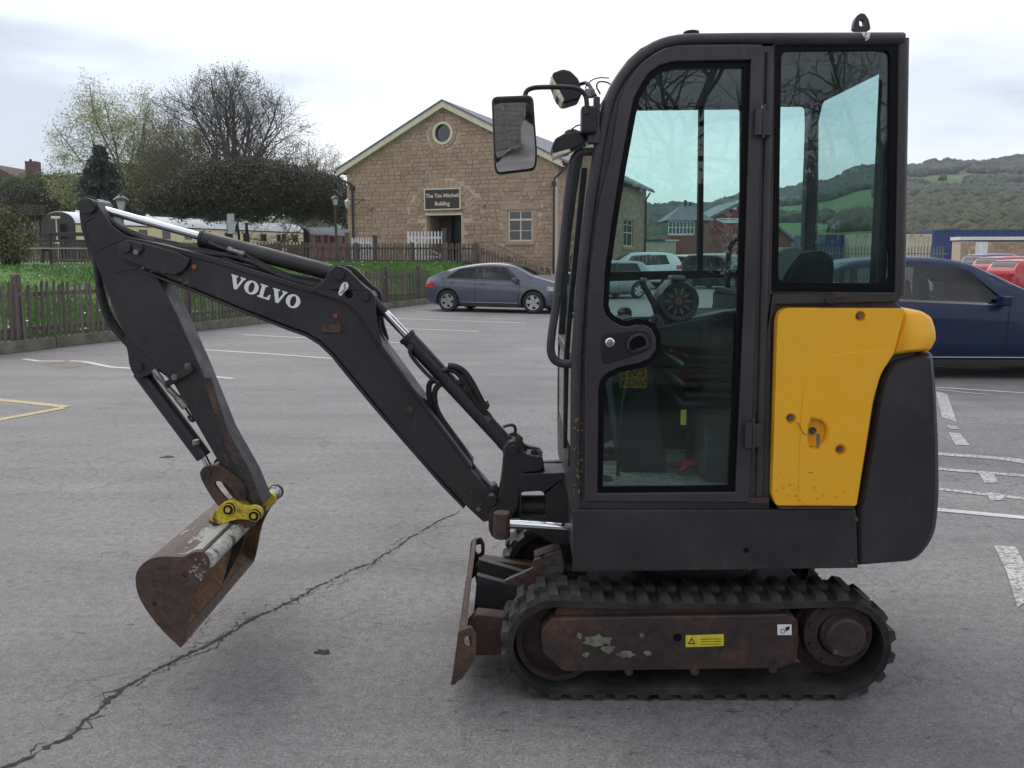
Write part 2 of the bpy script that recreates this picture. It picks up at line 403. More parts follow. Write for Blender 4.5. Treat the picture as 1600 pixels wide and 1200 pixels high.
gquad([(1553, 853), (1587, 855), (1600, 880), (1612, 935), (1590, 950), (1573, 895)])
# manhole-like patch
flat('concrete_patch', [G(55, 568), (G(105, 565)), (G(150, 570)), (G(100, 576.5))], .002, M('patch_concrete', (.21, .18, .15), (.14, .12, .105), 6, rough=.9))
# long crack: a ragged open joint cut as dark ribbons with branches
rng = random.Random(4)
def crack(pts, w0, w1, name='asphalt_crack', jit=.007, z=.0022, seed=1, step=.012):
    rg = random.Random(seed); ps = [G(*p) for p in pts]; fine = []
    for a, b in zip(ps[:-1], ps[1:]):
        n = max(2, int((b-a).length/step))
        for i in range(n): fine.append(a.lerp(b, i/n))
    fine.append(ps[-1]); off = 0; le, ri = [], []
    m = len(fine)
    for i, p in enumerate(fine):
        off = off*.86+rg.gauss(0, jit*.55); d = (fine[min(i+1, m-1)]-fine[max(i-1, 0)]).normalized(); nn = Vector((-d.y, d.x, 0))
        t = i/m; w = (w0+(w1-w0)*t)*max(.12, rg.gauss(.8, .5)); e = min(1, (m-i)/12)
        c = p+nn*off; le.append(c+nn*w/2*e); ri.append(c-nn*w/2*e)
    mb = MB(); mb.grid([[(a.x, a.y, z) for a in le], [(b.x, b.y, z) for b in ri]])
    return mb
K['crack'] = M('crack_dark', (.022, .019, .018), (.05, .044, .04), 60, rough=.95)  # one dark tone for the crack ribbons and the ground spots
main = [(-60, 1232), (35, 1185), (100, 1150), (175, 1090), (260, 1040), (330, 1005), (400, 965), (455, 940), (520, 905), (580, 880), (640, 840), (690, 812), (722, 796)]
mb = crack(main, .020, .012, seed=2)
for k, (s, w0, w1, j) in enumerate(((3, .008, .005, .028), (5, .006, .004, .035))):
    b2 = crack(main[1:9] if k == 0 else main[4:12], w0, w1, seed=s, jit=j, z=.0018-.0003*k); mb.add(b2.v, b2.f)
for k, br in enumerate([[(300, 840+160), (360, 950), (430, 925)], [(260, 880), (200, 860), (110, 885), (40, 900)], [(550, 890), (500, 930), (470, 960), (420, 985)], [(200, 1080), (120, 1100), (90, 1130)]]):
    b2 = crack(br, .004, .0015, seed=20+k, jit=.03, z=.0013); mb.add(b2.v, b2.f)
o = obj('asphalt_crack', mb, K['crack'], world=False, sharp=False); o['kind'] = 'structure'
sp = MB()
for px_, py_, r_ in ((505, 1019, .030), (1012, 1088, .04), (262, 714, .05)):
    c = G(px_, py_); n = 12; rg = random.Random(px_)
    sp.add([(c.x+r_*1.4*math.cos(i*6.283/n)*rg.uniform(.5, 1.1), c.y+r_*math.sin(i*6.283/n)*rg.uniform(.5, 1.1), .0012) for i in range(n)], [tuple(range(n))])
obj('oil_spot', sp, K['crack'], world=False, sharp=False)['kind'] = 'structure'

# ================================================================== lawn, low wall, fences
A, B, C = G(0, 553), G(672, 474), Vector((-1.4, 35.0, 0))
A.z = B.z = 0
dAB = (B-A).normalized(); A0 = A-dAB*16
back = Vector((-.55, .835, 0)).normalized(); TZ = 1.33
def edge(s):            # s in metres from A along the fence line (negative: out of frame)
    L1 = (B-A).length
    if s <= L1: return A+dAB*s
    return B+(C-B).normalized()*(s-L1)
L1 = (B-A).length; L2 = L1+(C-B).length
def widthf(s):
    if s < L1: return 15+(4.2-15)*max(0, s+4)/(L1+4) if s > -4 else 15
    return 4.2+(.5-4.2)*(s-L1)/(L2-L1)
rn = random.Random(9)
ss = list(np.linspace(-16, L1, 60))+list(np.linspace(L1+.3, L2, 20)); ds = [0, .15, .4]+list(np.linspace(.8, 18, 40))+[22, 28, 36, 50, 75]
def lawn_z(s, d):
    t = min(1, d/widthf(s)); return .19+(TZ-.19)*(t*t*(3-2*t))*1.0
rows = []
for s in ss:
    e_ = edge(s); rows.append([(e_.x+back.x*d, e_.y+back.y*d, lawn_z(s, d)+(.03*math.sin(s*1.3+d*.8) if d > 1 else 0)) for d in ds])
def grassmat():
    m, t, b = nodes('lawn_grass'); n1 = nz(t, 1.1, 8, .65); r = ramp(t, n1.outputs['Fac'], [(.35, (.055, .13, .018)), (.6, (.085, .19, .026)), (.75, (.11, .19, .04))])
    n2 = nz(t, 30, 4, .7); r2 = ramp(t, n2.outputs['Fac'], [(.3, .6), (.7, 1.3)]); t.links.new(mixc(t, 1, r.outputs[0], r2.outputs[0], 'MULTIPLY'), b.inputs['Base Color'])
    b.inputs['Roughness'].default_value = .9; bumpn(t, b, n2.outputs['Fac'], .8, .03); return m
K['grass'] = grassmat()
lw = obj('lawn', MB().grid(rows), K['grass'], world=False, sharp=False); lw['kind'] = 'structure'
# grass blades and daisies
rs = np.random.RandomState(3); nb = 90000
S_ = rs.uniform(-6, L2, nb); D_ = np.abs(rs.normal(0, 1, nb))*6; base = np.zeros((nb, 3))
for i in range(nb):
    e_ = edge(S_[i]); base[i] = (e_.x+back.x*D_[i], e_.y+back.y*D_[i], lawn_z(S_[i], D_[i])-.01)
h = rs.uniform(.04, .12, nb); an = rs.uniform(0, 6.28, nb); w = .012+.01*rs.rand(nb); ln = rs.normal(0, .03, (nb, 2))
v = np.zeros((nb, 3, 3)); v[:, 0] = base; v[:, 1] = base; v[:, 2] = base
v[:, 0, 0] -= np.cos(an)*w; v[:, 0, 1] -= np.sin(an)*w; v[:, 1, 0] += np.cos(an)*w; v[:, 1, 1] += np.sin(an)*w
v[:, 2, :2] += ln; v[:, 2, 2] += h
K['blade'] = M('grass_blade', (.06, .15, .02), (.10, .21, .03), 3, .35, .7, rough=.7)
me = npmesh('grass', v.reshape(-1, 3), np.arange(nb*3).reshape(-1, 3), K['blade']); tag(link('grass', me), 'short green grass covering the sloping lawn', 'grass', kind='stuff')
nb = 130; idx = rs.choice(90000, nb); bb = base[idx]; v = []; f = []
for i, p in enumerate(bb):
    r_ = .02; z = p[2]+.10
    v += [(p[0]-r_, p[1]-r_, z), (p[0]+r_, p[1]-r_, z), (p[0]+r_, p[1]+r_, z+.012), (p[0]-r_, p[1]+r_, z+.012)]; f.append((4*i, 4*i+1, 4*i+2, 4*i+3))
tag(link('daisies', npmesh('daisies', v, f, K['white'])), 'tiny white daisies dotted over the lawn', 'flowers', kind='stuff')

# low wall along the fence
K['concrete'] = M('mossy_concrete', (.17, .155, .13), (.075, .07, .05), 3, .4, .65, rough=.95, bump=.6, bs=25)
lb = MB(); prof = [(-.10, 0), (-.10, .17), (-.085, .20), (.14, .20), (.14, 0)]
WALL = empty('low_wall', A, 0, 'low mossy concrete wall under the picket fence along the lawn', 'wall')
nn_ = Vector((-dAB.y, dAB.x, 0))
pieces = int((L1+16)/1.8); 
for k in range(pieces):
    s0, s1 = -16+k*(L1+16)/pieces+.008, -16+(k+1)*(L1+16)/pieces-.008; mb = MB()
    dz = rn.uniform(-.012, .012)
    rr_ = []
    for s in (s0, s1):
        p = edge(s); rr_.append([(p.x+nn_.x*a, p.y+nn_.y*a, b+(dz if b > .1 else 0)) for a, b in prof])
    mb.grid([r+[r[0]] for r in rr_]).add(rr_[0], [(4, 3, 2, 1, 0)]).add(rr_[1], [(0, 1, 2, 3, 4)])
    obj('kerb_block', mb, K['concrete'], WALL, .008, world=True, weld=True)
# retaining wall beyond the grey car
rt = MB(); q0, q1 = B, C
dd = (q1-q0).normalized(); n2_ = Vector((-dd.y, dd.x, 0))
rt.add([(q0.x-n2_.x*.15, q0.y-n2_.y*.15, 0), (q0.x-n2_.x*.15, q0.y-n2_.y*.15, .45), (q0.x+n2_.x*.15, q0.y+n2_.y*.15, .45), (q0.x+n2_.x*.15, q0.y+n2_.y*.15, 0),
        (q1.x-n2_.x*.15, q1.y-n2_.y*.15, 0), (q1.x-n2_.x*.15, q1.y-n2_.y*.15, 1.3), (q1.x+n2_.x*.15, q1.y+n2_.y*.15, 1.3), (q1.x+n2_.x*.15, q1.y+n2_.y*.15, 0)],
       [(0, 1, 2, 3), (7, 6, 5, 4), (0, 4, 5, 1), (1, 5, 6, 2), (2, 6, 7, 3), (3, 7, 4, 0)])
tag(obj('retaining_wall', rt, K['concrete'], world=False), 'rising concrete retaining wall behind the grey hatchback', 'wall')

K['fence'] = M('weathered_fence_wood', (.125, .102, .088), (.07, .056, .049), 3, .4, .65, rough=.9, bump=.5, bs=40, rand=.28, sc3=(6, 6, .6))
def picket_mesh(w, h, t, point=True, name='picket'):
    p = [(-w/2, 0), (w/2, 0), (w/2, h-w*.6), (0, h) if point else (w/2, h), (-w/2, h-w*.6)]
    if not point: p = [(-w/2, 0), (w/2, 0), (w/2, h), (-w/2, h)]
    me = MB().prism(p, -t/2, t/2).mesh(name); me.materials.append(K['fence']); return me
def fence(root, a, b, za, zb, h, pw, step, posts, post_h, mat='fence', rails=(.22, .8), pwd=.11, side=-1, seed=1, ground=None, skip=None):
    """straight run a->b in the root's space; posts at given distances"""
    a = Vector(a); b = Vector(b); Ls = (b-a).length; d = (b-a)/Ls; ang = math.atan2(d.y, d.x); nrm = Vector((-d.y, d.x))
    rg = random.Random(seed)
    variants = [picket_mesh(pw, h*rg.uniform(.97, 1.03), .018) for _ in range(4)]
    if mat != 'fence':
        for m_ in variants: m_.materials[0] = K[mat]
    s = step*.5
    while s < Ls:
        if skip is None or not skip(s):
            p = a+d*s; z = za+(zb-za)*s/Ls
            o = link('picket', rg.choice(variants), None, root, (p.x+nrm.x*side*.035, p.y+nrm.y*side*.035, z+rg.uniform(-.015, .015)))
            o.rotation_euler = (rg.gauss(0, .012), rg.gauss(0, .022), ang)
        s += step*rg.uniform(.94, 1.06)
    for rz_ in rails:
        mb = MB(); t = .022
        vs = []
        for p, z in ((a, za), (b, zb)):
            for u_, w_ in ((-t, -.04), (t, -.04), (t, .04), (-t, .04)): vs.append((p.x+nrm.x*u_, p.y+nrm.y*u_, z+h*rz_+w_))
        mb.add(vs, [(0, 1, 2, 3), (7, 6, 5, 4), (0, 4, 5, 1), (1, 5, 6, 2), (2, 6, 7, 3), (3, 7, 4, 0)])
        obj('rail', mb, K[mat], root, world=False)
    pp = [(-pwd/2, 0), (pwd/2, 0), (pwd/2, post_h-.05), (pwd*.3, post_h-.01), (0, post_h), (-pwd*.3, post_h-.01), (-pwd/2, post_h-.05)]
    pm = MB().prism(pp, -pwd/2, pwd/2).mesh('post'); pm.materials.append(K[mat])
    for s in posts:
        p = a+d*s; o = link('post', pm, None, root, (p.x+nrm.x*.05, p.y+nrm.y*.05, za+(zb-za)*s/Ls-.05)); o.rotation_euler = (0, rg.gauss(0, .01), ang)
def on_line(px, a, b):
    lo, hi = 0.0, (b-a).length
    d = (b-a).normalized(); t = (px-CX)/FPX
    # (a.x+d.x s)/(depth) with depth ~ y cos + ..., solved by bisection
    def f(s):
        p = a+d*s; dep = p.y*math.cos(TILT)+(CAMH-.5)*math.sin(TILT); return p.x/dep-t
    for _ in range(60):
        m = (lo+hi)/2
        if f(lo)*f(m) <= 0: hi = m
        else: lo = m
    return lo
FL = empty('picket_fence', (A.x, A.y, 0), 0, 'long weathered brown picket fence on the low wall, in front of the lawn', 'fence')
sA = edge(-4)
post_s = [on_line(px, sA, B) for px in (31, 297, 430, 520, 604, 655)]
rel = lambda v: (v.x-A.x, v.y-A.y)
fence(FL, rel(sA), rel(B-dAB*.1), .17, .17, 1.02, .052, .118, post_s, 1.22, side=-1, seed=2, rails=(.20, .80))
# upper fence on the terrace in front of the building
U0, U1, U2 = Vector((-31, 38.6, 0)), Vector((-8.6, 36.8, 0)), Vector((-1.5, 35.0, 0))
FU = empty('picket_fence', (U1.x, U1.y, 0), 0, 'dark brown picket fence along the terrace in front of the stone building', 'fence')
rel = lambda v: (v.x-U1.x, v.y-U1.y)
ps_ = [on_line(px, U1, U2) for px in (557, 643, 697, 744)]
fence(FU, rel(U1), rel(U2), TZ, TZ-.04, .88, .07, .135, ps_, .98, side=1, seed=5, rails=(.15, .76), pwd=.14)
FU2 = empty('picket_fence', (U0.x, U0.y, 0), 0, 'dark brown picket fence between the lawn and the railway coaches', 'fence')
rel = lambda v: (v.x-U0.x, v.y-U0.y)
fence(FU2, rel(U0), rel(U1), TZ, TZ, .95, .08, .16, [1.5+2.9*i for i in range(8)], 1.02, side=1, seed=6, rails=(.15, .76), pwd=.14)
# stair railing fence down to the car park
R0, R1 = Vector((-1.5, 35.0, 0)), Vector((1.55, 34.2, 0))
FR = empty('stair_fence', (R0.x, R0.y, 0), 0, 'brown picket fence sloping down beside the steps to the car park', 'fence')
fence(FR, (0, 0), (R1.x-R0.x, R1.y-R0.y), TZ-.1, .25, .88, .07, .13, [.05, 3.05], .95, side=1, seed=7, rails=(.15, .76), pwd=.12)
hrr = MB().tube([(-1.35, 35.5, 2.25), (-1.0, 35.4, 2.25), (1.1, 34.9, 1.35), (1.35, 34.85, 1.35)], .028, 8).tube([(-.2, 35.25, 1.2), (-.2, 35.25, 1.95)], .02, 6).tube([(1.05, 34.95, .3), (1.05, 34.95, 1.38)], .02, 6)
tag(obj('handrail', hrr, K['steel'], world=False), 'galvanised metal handrail beside the steps at the building corner', 'handrail')
st_ = empty('steps', (-1.2, 35.3, 0), 0, 'concrete steps rising from the car park to the terrace', 'steps')
for k in range(7):
    obj('step', MB().box((.25+.36*k, .15, (TZ-.18*k)/2), (.355, 1.1, max(.1, TZ-.18*k))), K['concrete'], st_, world=False)
# white gates
K['gatewhite'] = M('white_gate_paint', (.72, .72, .72), (.6, .6, .6), 8, rough=.5)
def gate(cx, cy, w, h, z, rz, n, label, bracedir):
    g = empty('picket_gate', (cx, cy, z), rz, label, 'gate', 'white picket gates by the stone building')
    pm = MB().prism([(-.035, 0), (.035, 0), (.035, h-.05), (0, h), (-.035, h-.05)], -.01, .01).mesh('picket'); pm.materials.append(K['gatewhite'])
    for i in range(n): link('picket', pm, None, g, (-w/2+.05+(w-.1)*i/(n-1), 0, 0))
    for zz in (.18, .78*h): obj('rail', MB().box((0, .03, zz), (w, .03, .09)), K['gatewhite'], g, world=False)
    obj('brace', MB().tube([(-w/2*bracedir, .03, h*.76), (w/2*bracedir, .03, .2)], .035, 4), K['gatewhite'], g, world=False)
    for sx in (-1, 1): obj('stile', MB().box((sx*(w/2-.02), .032, h/2), (.09, .03, h-.02)), K['gatewhite'], g, world=False)
    return g
gate(-6.75, 37.6, 1.0, 1.15, TZ, R(-10), 8, 'small white picket gate left of the doorway beyond the fence', -1)
gate(-3.85, 37.0, 1.65, 1.32, TZ+.1, R(-14), 11, 'wide white picket gate right in front of the dark doorway', 1)
for x, y, hh in ((-7.45, 37.7, 1.35), (-6.15, 37.4, 1.2), (-2.98, 36.75, 1.52)):
    tag(obj('gate_post', MB().box((x, y, TZ+hh/2), (.18, .18, hh)).box((x, y, TZ+hh+.01), (.2, .2, .03)), K['fence'], world=False, bev=.01), {-7.45: 'brown wooden post at the left of the small white gate', -6.15: 'brown wooden post at the right of the small white gate', -2.98: 'tall brown wooden post at the right of the wide white gate'}[x], 'post', 'wooden gate posts')

# ================================================================== the stone building
BW, BD = 10.45, 17.0; BR = R(-22)
O_ = Vector((1.85, 36.0, 0)); dx = Vector((math.cos(BR), math.sin(BR), 0)); dyv = Vector((-math.sin(BR), math.cos(BR), 0))
BL = O_-dx*BW
BLD = empty('stone_building', BL, BR, 'sandstone gabled building with round window and dark doorway', 'building')
def fac(px, py):
    u = _ray(px, py); d = Vector(u); o = Vector((0, 0, CAMH)); n = dyv
    t = (BL-o).dot(n)/d.dot(n); p = o+d*t-BL; return (p.dot(dx), p.z)
def sid(px, py):
    d = Vector(_ray(px, py)); o = Vector((0, 0, CAMH)); t = (O_-o).dot(dx)/d.dot(dx); p = o+d*t-O_; return (p.dot(dyv), p.z)
EZ = fac(866, 250)[1]; PK = fac(687, 166); EZl = fac(548, 266)[1]; EZ = (EZ+EZl)/2; PKX = BW/2; PZ = PK[1]
K['mortar'] = M('mortar', (.54, .44, .33), (.45, .36, .27), 8, rough=.95)
def stonemat(name, attr=False):
    m, t, b = nodes(name)
    n1 = nz(t, 3, 6, .6); r1 = ramp(t, n1.outputs['Fac'], [(.3, .90), (.7, 1.08)])
    if attr: a = t.nodes.new('ShaderNodeNewGeometry').outputs['Random Per Island']
    else: a = t.nodes.new('ShaderNodeObjectInfo').outputs['Random']
    r = ramp(t, a, [(0, (.335, .232, .158)), (.35, (.385, .270, .185)), (.7, (.435, .308, .212)), (1, (.405, .305, .225))])
    n2 = nz(t, 25, 5, .65); r2 = ramp(t, n2.outputs['Fac'], [(.3, .75), (.7, 1.2)])
    col = mixc(t, 1, r.outputs[0], r1.outputs[0], 'MULTIPLY'); col = mixc(t, 1, col, r2.outputs[0], 'MULTIPLY')
    t.links.new(col, b.inputs['Base Color']); b.inputs['Roughness'].default_value = .95; bumpn(t, b, n2.outputs['Fac'], .6, .02); return m
K['stone'] = stonemat('sandstone_block'); K['stone_i'] = stonemat('sandstone_blocks', True)
K['dressed'] = M('dressed_sandstone', (.40, .29, .215), (.33, .24, .175), 5, rough=.9, bump=.3)
K['cream'] = M('cream_paint', (.66, .60, .44), (.58, .53, .40), 6, rough=.55)
K['pipe'] = M('black_drainpipe', (.012, .012, .014), rough=.4)
K['slate'] = M('slate_roof', (.17, .17, .19), (.11, .11, .13), 12, rough=.6, bump=.3)
K['winglass'] = M('dark_window_glass', (.012, .015, .017), rough=.05, spec=.8)
gable = [(0, 0), (BW, 0), (BW, EZ), (PKX, PZ), (0, EZ)]
dl, dr_ = fac(667, 400)[0], fac(721, 400)[0]; dtop = fac(690, 336)[1]
wl, wz0 = fac(794, 377); wr_, wz1 = fac(832, 328)
rc = fac(692, 208); rrad = (fac(705, 208)[0]-fac(679, 208)[0])/2
door_h = [(dl, TZ-.02), (dr_, TZ-.02), (dr_, dtop), (dl, dtop)]
win_h = [(wl, wz0), (wr_, wz0), (wr_, wz1), (wl, wz1)]
rnd_h = [(rc[0]+rrad*math.cos(i*6.2832/28), rc[1]+rrad*math.sin(i*6.2832/28)) for i in range(28)]
def bpart(name, mb, mat, parent=None, bev=0, label=None, **k):
    o = obj(name, mb, K[mat] if isinstance(mat, str) else mat, parent or BLD, bev, world=False, **k)
    if label: o['label'] = label
    return o
FW = bpart('front_wall', MB().prism(gable, 0, .35, [door_h, win_h, rnd_h]), 'mortar')
# side walls and rear: coursed stone by material, far and oblique
def coursed():
    m, t, b = nodes('coursed_sandstone'); c = t.nodes.new('ShaderNodeTexCoord'); mp = t.nodes.new('ShaderNodeMapping'); mp.inputs['Rotation'].default_value = (R(90), 0, R(90))
    t.links.new(c.outputs['Object'], mp.inputs[0]); sp_ = t.nodes.new('ShaderNodeSeparateXYZ'); t.links.new(c.outputs['Object'], sp_.inputs[0])
    cb = t.nodes.new('ShaderNodeCombineXYZ'); t.links.new(sp_.outputs[1], cb.inputs[0]); t.links.new(sp_.outputs[2], cb.inputs[1])
    br = t.nodes.new('ShaderNodeTexBrick'); br.inputs['Scale'].default_value = 1; br.inputs['Brick Width'].default_value = .40; br.inputs['Row Height'].default_value = .19
    br.inputs['Mortar Size'].default_value = .012; br.inputs['Color1'].default_value = (.27, .18, .118, 1); br.inputs['Color2'].default_value = (.40, .275, .185, 1); br.inputs['Mortar'].default_value = (.34, .28, .2, 1)
    t.links.new(cb.outputs[0], br.inputs['Vector']); n = nz(t, 4, 6, .7); r = ramp(t, n.outputs['Fac'], [(.3, .75), (.7, 1.2)])
    t.links.new(mixc(t, 1, br.outputs['Color'], r.outputs[0], 'MULTIPLY'), b.inputs['Base Color']); b.inputs['Roughness'].default_value = .95
    bumpn(t, b, br.outputs['Fac'], -.6, .02); return m
K['coursed'] = coursed()
s0, sz0 = sid(973, 385); s1, sz1 = sid(989, 340)
swh = [(s0, 2.2), (s1+.1, 2.2), (s1+.1, 3.75), (s0, 3.75)]
bpart('side_wall', MB().prism([(.35, 0), (BD, 0), (BD, EZ), (.35, EZ)], BW-.35, BW, [swh], axis='x'), 'coursed')
bpart('far_side_wall', MB().span((0, .35, 0), (.35, BD, EZ)), 'coursed')
bpart('rear_wall', MB().prism(gable, BD-.002, BD+.3), 'coursed')
bpart('side_window_frame', MB().prism(swh, BW-.12, BW-.06, [inset(swh, .07)], axis='x').span((BW-.12, (s0+s1)/2+.03, 2.2), (BW-.06, (s0+s1)/2+.08, 3.75)).span((BW-.12, s0, 2.95), (BW-.06, s1+.1, 3.0)).span((BW-.12, s0, 3.4), (BW-.06, s1+.1, 3.43)), 'cream')
bpart('side_window_pane', MB().span((BW-.11, s0, 2.2), (BW-.09, s1+.1, 3.75)), 'winglass')
bpart('side_window_lintel', MB().span((BW-.02, s0-.25, 3.75), (BW+.05, s1+.35, 4.0)), 'dressed'); bpart('side_window_sill', MB().span((BW-.02, s0-.2, 2.02), (BW+.09, s1+.3, 2.2)), 'dressed')
bpart('side_window_jamb', MB().span((BW-.02, s0-.22, 2.2), (BW+.04, s0, 3.75)).span((BW-.02, s1+.1, 2.2), (BW+.04, s1+.32, 3.75)), 'dressed')
# individual stones
rn = random.Random(11)
stv = []
for k in range(5):
    j = lambda a: a+rn.uniform(-.012, .012)
    fr_ = [(j(.035), -1, j(.05)), (j(.965), -1, j(.05)), (j(.965), -1, j(.95)), (j(.035), -1, j(.95))]
    mbs = MB().add([(0, 0, 0), (1, 0, 0), (1, 0, 1), (0, 0, 1)]+fr_, [(4, 5, 6, 7), (0, 1, 5, 4), (1, 2, 6, 5), (2, 3, 7, 6), (3, 0, 4, 7)])
    me = mbs.mesh('stone'); me.materials.append(K['stone']); stv.append(me)
wedge = stv[0]
arc_c = fac(695, 345); ar_in, ar_out = 1.42, 1.80
cells = []; z = 1.05; ch = .178
def blocked(x0, x1, z0, z1):
    cx_, cz_ = (x0+x1)/2, (z0+z1)/2
    if math.hypot(cx_-rc[0], cz_-rc[1]) < rrad+.30: return True
    if wl-.28 < cx_ < wr_+.28 and wz0-.22 < cz_ < wz1+.05: return True
    if wl-.35 < cx_ < wr_+.40 and wz1 < cz_ < wz1+.32: return True
    if cx_ > dl and cx_ < dr_ and cz_ < dtop+.1: return True
    r_ = math.hypot(cx_-arc_c[0], cz_-arc_c[1])
    if ar_in-.06 < r_ < ar_out+.06 and cz_ > arc_c[1]-.1: return True
    return False
row = 0
while z < PZ-.15:
    h_ = ch*rn.uniform(.9, 1.1); x = .02 if z+h_ < EZ else .02+(z+h_-EZ)/(PZ-EZ)*PKX
    xe = BW-x
    while x < xe-.1:
        w_ = min(rn.choice((.24, .30, .36, .42, .5))*rn.uniform(.9, 1.1), xe-x)
        if xe-x-w_ < .14: w_ = xe-x
        if not blocked(x, x+w_, z, z+h_):
            # trim against openings
            cells.append((x+.007, z+.007, w_-.014, h_-.014))
        elif dl-.0 > x and dl < x+w_ and z < dtop: cells.append((x+.007, z+.007, dl-x-.014, h_-.014))
        x += w_
    z += h_; row += 1
cells = [c for c in cells if c[2] > .06 and not (c[0] < dl-.005 < c[0]+c[2]-.01 and c[1] < dtop) and not (c[0]+.01 < dr_ < c[0]+c[2] and c[1] < dtop)]
big = sorted(range(len(cells)), key=lambda i: -cells[i][2]*cells[i][3])
vis = set(big[:262]); rest = MB()
for i, (x, z_, w_, h_) in enumerate(cells):
    t_ = rn.uniform(.022, .05)
    if i in vis:
        o = link('stone', rn.choice(stv), None, FW, (x, .003, z_)); o.scale = (w_, t_, h_)
    else:
        rest.add([(x, .003, z_), (x+w_, .003, z_), (x+w_, .003, z_+h_), (x, .003, z_+h_), (x+.012, -t_, z_+.01), (x+w_-.012, -t_, z_+.01), (x+w_-.012, -t_, z_+h_-.01), (x+.012, -t_, z_+h_-.01)], [(4, 5, 6, 7), (0, 1, 5, 4), (1, 2, 6, 5), (2, 3, 7, 6), (3, 0, 4, 7)])
o = obj('small_stones', rest, K['stone_i'], FW, world=False); o['kind'] = 'stuff'
for k in range(22):      # arch stones
    a = math.pi*(k+.5)/22; r0_, r1_ = ar_in, ar_out; da = math.pi/22*.46
    q = [(arc_c[0]+r*math.cos(b), arc_c[1]+r*math.sin(b)) for r, b in ((r0_, a-da), (r1_, a-da), (r1_, a+da), (r0_, a+da))]
    obj('arch_stone', MB().prism(q, -.055, .0), K['stone'], FW, world=False)
for k in range(16):
    a = 2*math.pi*k/16; da = math.pi/16*.9
    q = [(rc[0]+r*math.cos(b), rc[1]+r*math.sin(b)) for r, b in ((rrad+.10, a-da), (rrad+.27, a-da), (rrad+.27, a+da), (rrad+.10, a+da))]
    obj('ring_stone', MB().prism(q, -.05, .0), K['stone'], FW, world=False)
bpart('round_window_frame', MB().prism([(rc[0]+(rrad+.09)*math.cos(i*.2094), rc[1]+(rrad+.09)*math.sin(i*.2094)) for i in range(30)], -.06, .02, [[(rc[0]+(rrad-.02)*math.cos(i*.2094), rc[1]+(rrad-.02)*math.sin(i*.2094)) for i in range(30)]]), 'cream')
bpart('round_window_pane', MB().prism([(rc[0]+rrad*math.cos(i*.2094), rc[1]+rrad*math.sin(i*.2094)) for i in range(30)], .10, .12), 'winglass')
# sash window
WF = bpart('window', MB().prism(win_h, .05, .12, [inset(win_h, .06)]), 'cream', label='cream framed sash window')
mx_ = (wl+wr_)/2
bpart('glazing_bar', MB().span((mx_-.025, .06, wz0+.05), (mx_+.025, .10, wz1-.05)), 'cream', WF)
for zz, tt in ((wz0+(wz1-wz0)*.34, .03), (wz0+(wz1-wz0)*.69, .07), (wz0+(wz1-wz0)*.72, .02)):
    bpart('glazing_bar', MB().span((wl+.05, .055, zz-tt/2), (wr_-.05, .105, zz+tt/2)), 'cream', WF)
for ix in (0, 1):
    for iz in range(3):
        za_ = wz0+.06+(wz1-wz0-.12)*(0, .34, .70)[iz]; zb_ = wz0+.06+(wz1-wz0-.12)*(.32, .66, 1)[iz]
        bpart('pane', MB().span((wl+.06 if ix == 0 else mx_+.02, .085, za_), (mx_-.02 if ix == 0 else wr_-.06, .095, zb_)), 'winglass', WF)
bpart('window_sill', MB().span((wl-.12, -.10, wz0-.17), (wr_+.12, .05, wz0)), 'dressed', None, .008)
bpart('window_lintel', MB().span((wl-.32, -.05, wz1+.02), (wr_+.36, .05, wz1+.29)), 'dressed', None, .008)
for sx, xx in ((0, wl-.22), (1, wr_+.02)):
    zz = wz0
    for k in range(5):
        hh = (wz1-wz0)/5; bpart('jamb_stone', MB().span((xx-(.04 if k % 2 else 0)*(1-sx), -.045, zz+.006), (xx+.20+(.06 if k % 2 else 0)*sx, .05, zz+hh-.006)), 'dressed', None, .005); zz += hh
# doorway
bpart('door_reveal', MB().span((dl-.02, .35, TZ-.02), (dl, 2.0, dtop)).span((dr_, .35, TZ-.02), (dr_+.02, 2.0, dtop)).span((dl-.02, .35, dtop), (dr_+.02, 2.0, dtop+.05)), 'coursed')
bpart('inner_wall', MB().span((dl, 1.3, TZ), (dl+.62, 1.35, dtop)), M('porch_panel', (.07, .052, .045), rough=.8))
bpart('dark_door', MB().span((dl+.64, 1.5, TZ), (dr_, 1.55, dtop-.05)), 'black')
bpart('door_head', MB().span((dl-.05, -.03, dtop-.01), (dr_+.05, .03, dtop+.08)), 'cream')
# bargeboards, roof, gutters, pipes
def slope(x0, z0, x1, z1, t, up, y0, y1):
    return MB().prism([(x0, z0), (x1, z1), (x1, z1+t), (x0, z0+t)], y0, y1)
ov = .42; sl = (PZ-EZ)/PKX
for s_, xa, xb in ((0, -ov, PKX), (1, BW+ov, PKX)):
    za_ = EZ-ov*sl
    bpart('bargeboard', MB().prism([(xa, za_-.10), (xb, PZ-.10), (xb, PZ+.16), (xa, za_+.16)], -.30, -.26), 'cream')
    bpart('soffit', MB().prism([(xa, za_-.08), (xb, PZ-.08), (xb, PZ-.04), (xa, za_-.04)], -.26, .0), 'cream')
    bpart('roof', MB().prism([(xa, za_+.16), (xb, PZ+.16), (xb, PZ+.24), (xa, za_+.24)], -.34, BD+.5), 'slate')
    bpart('gutter', MB().tube([(xa+(-.04 if s_ == 0 else .04), -.32, za_+.10), (xa+(-.04 if s_ == 0 else .04), BD+.4, za_+.10)], .065, 8), 'pipe')
bpart('drainpipe', MB().tube([(-.40, -.12, EZ-.2), (-.35, -.12, EZ-.42), (.32, -.12, EZ-.70), (.36, -.12, EZ-.95), (.36, -.12, .3)], .052, 8).box((.36, -.12, EZ-.88), (.2, .18, .22)), 'pipe')
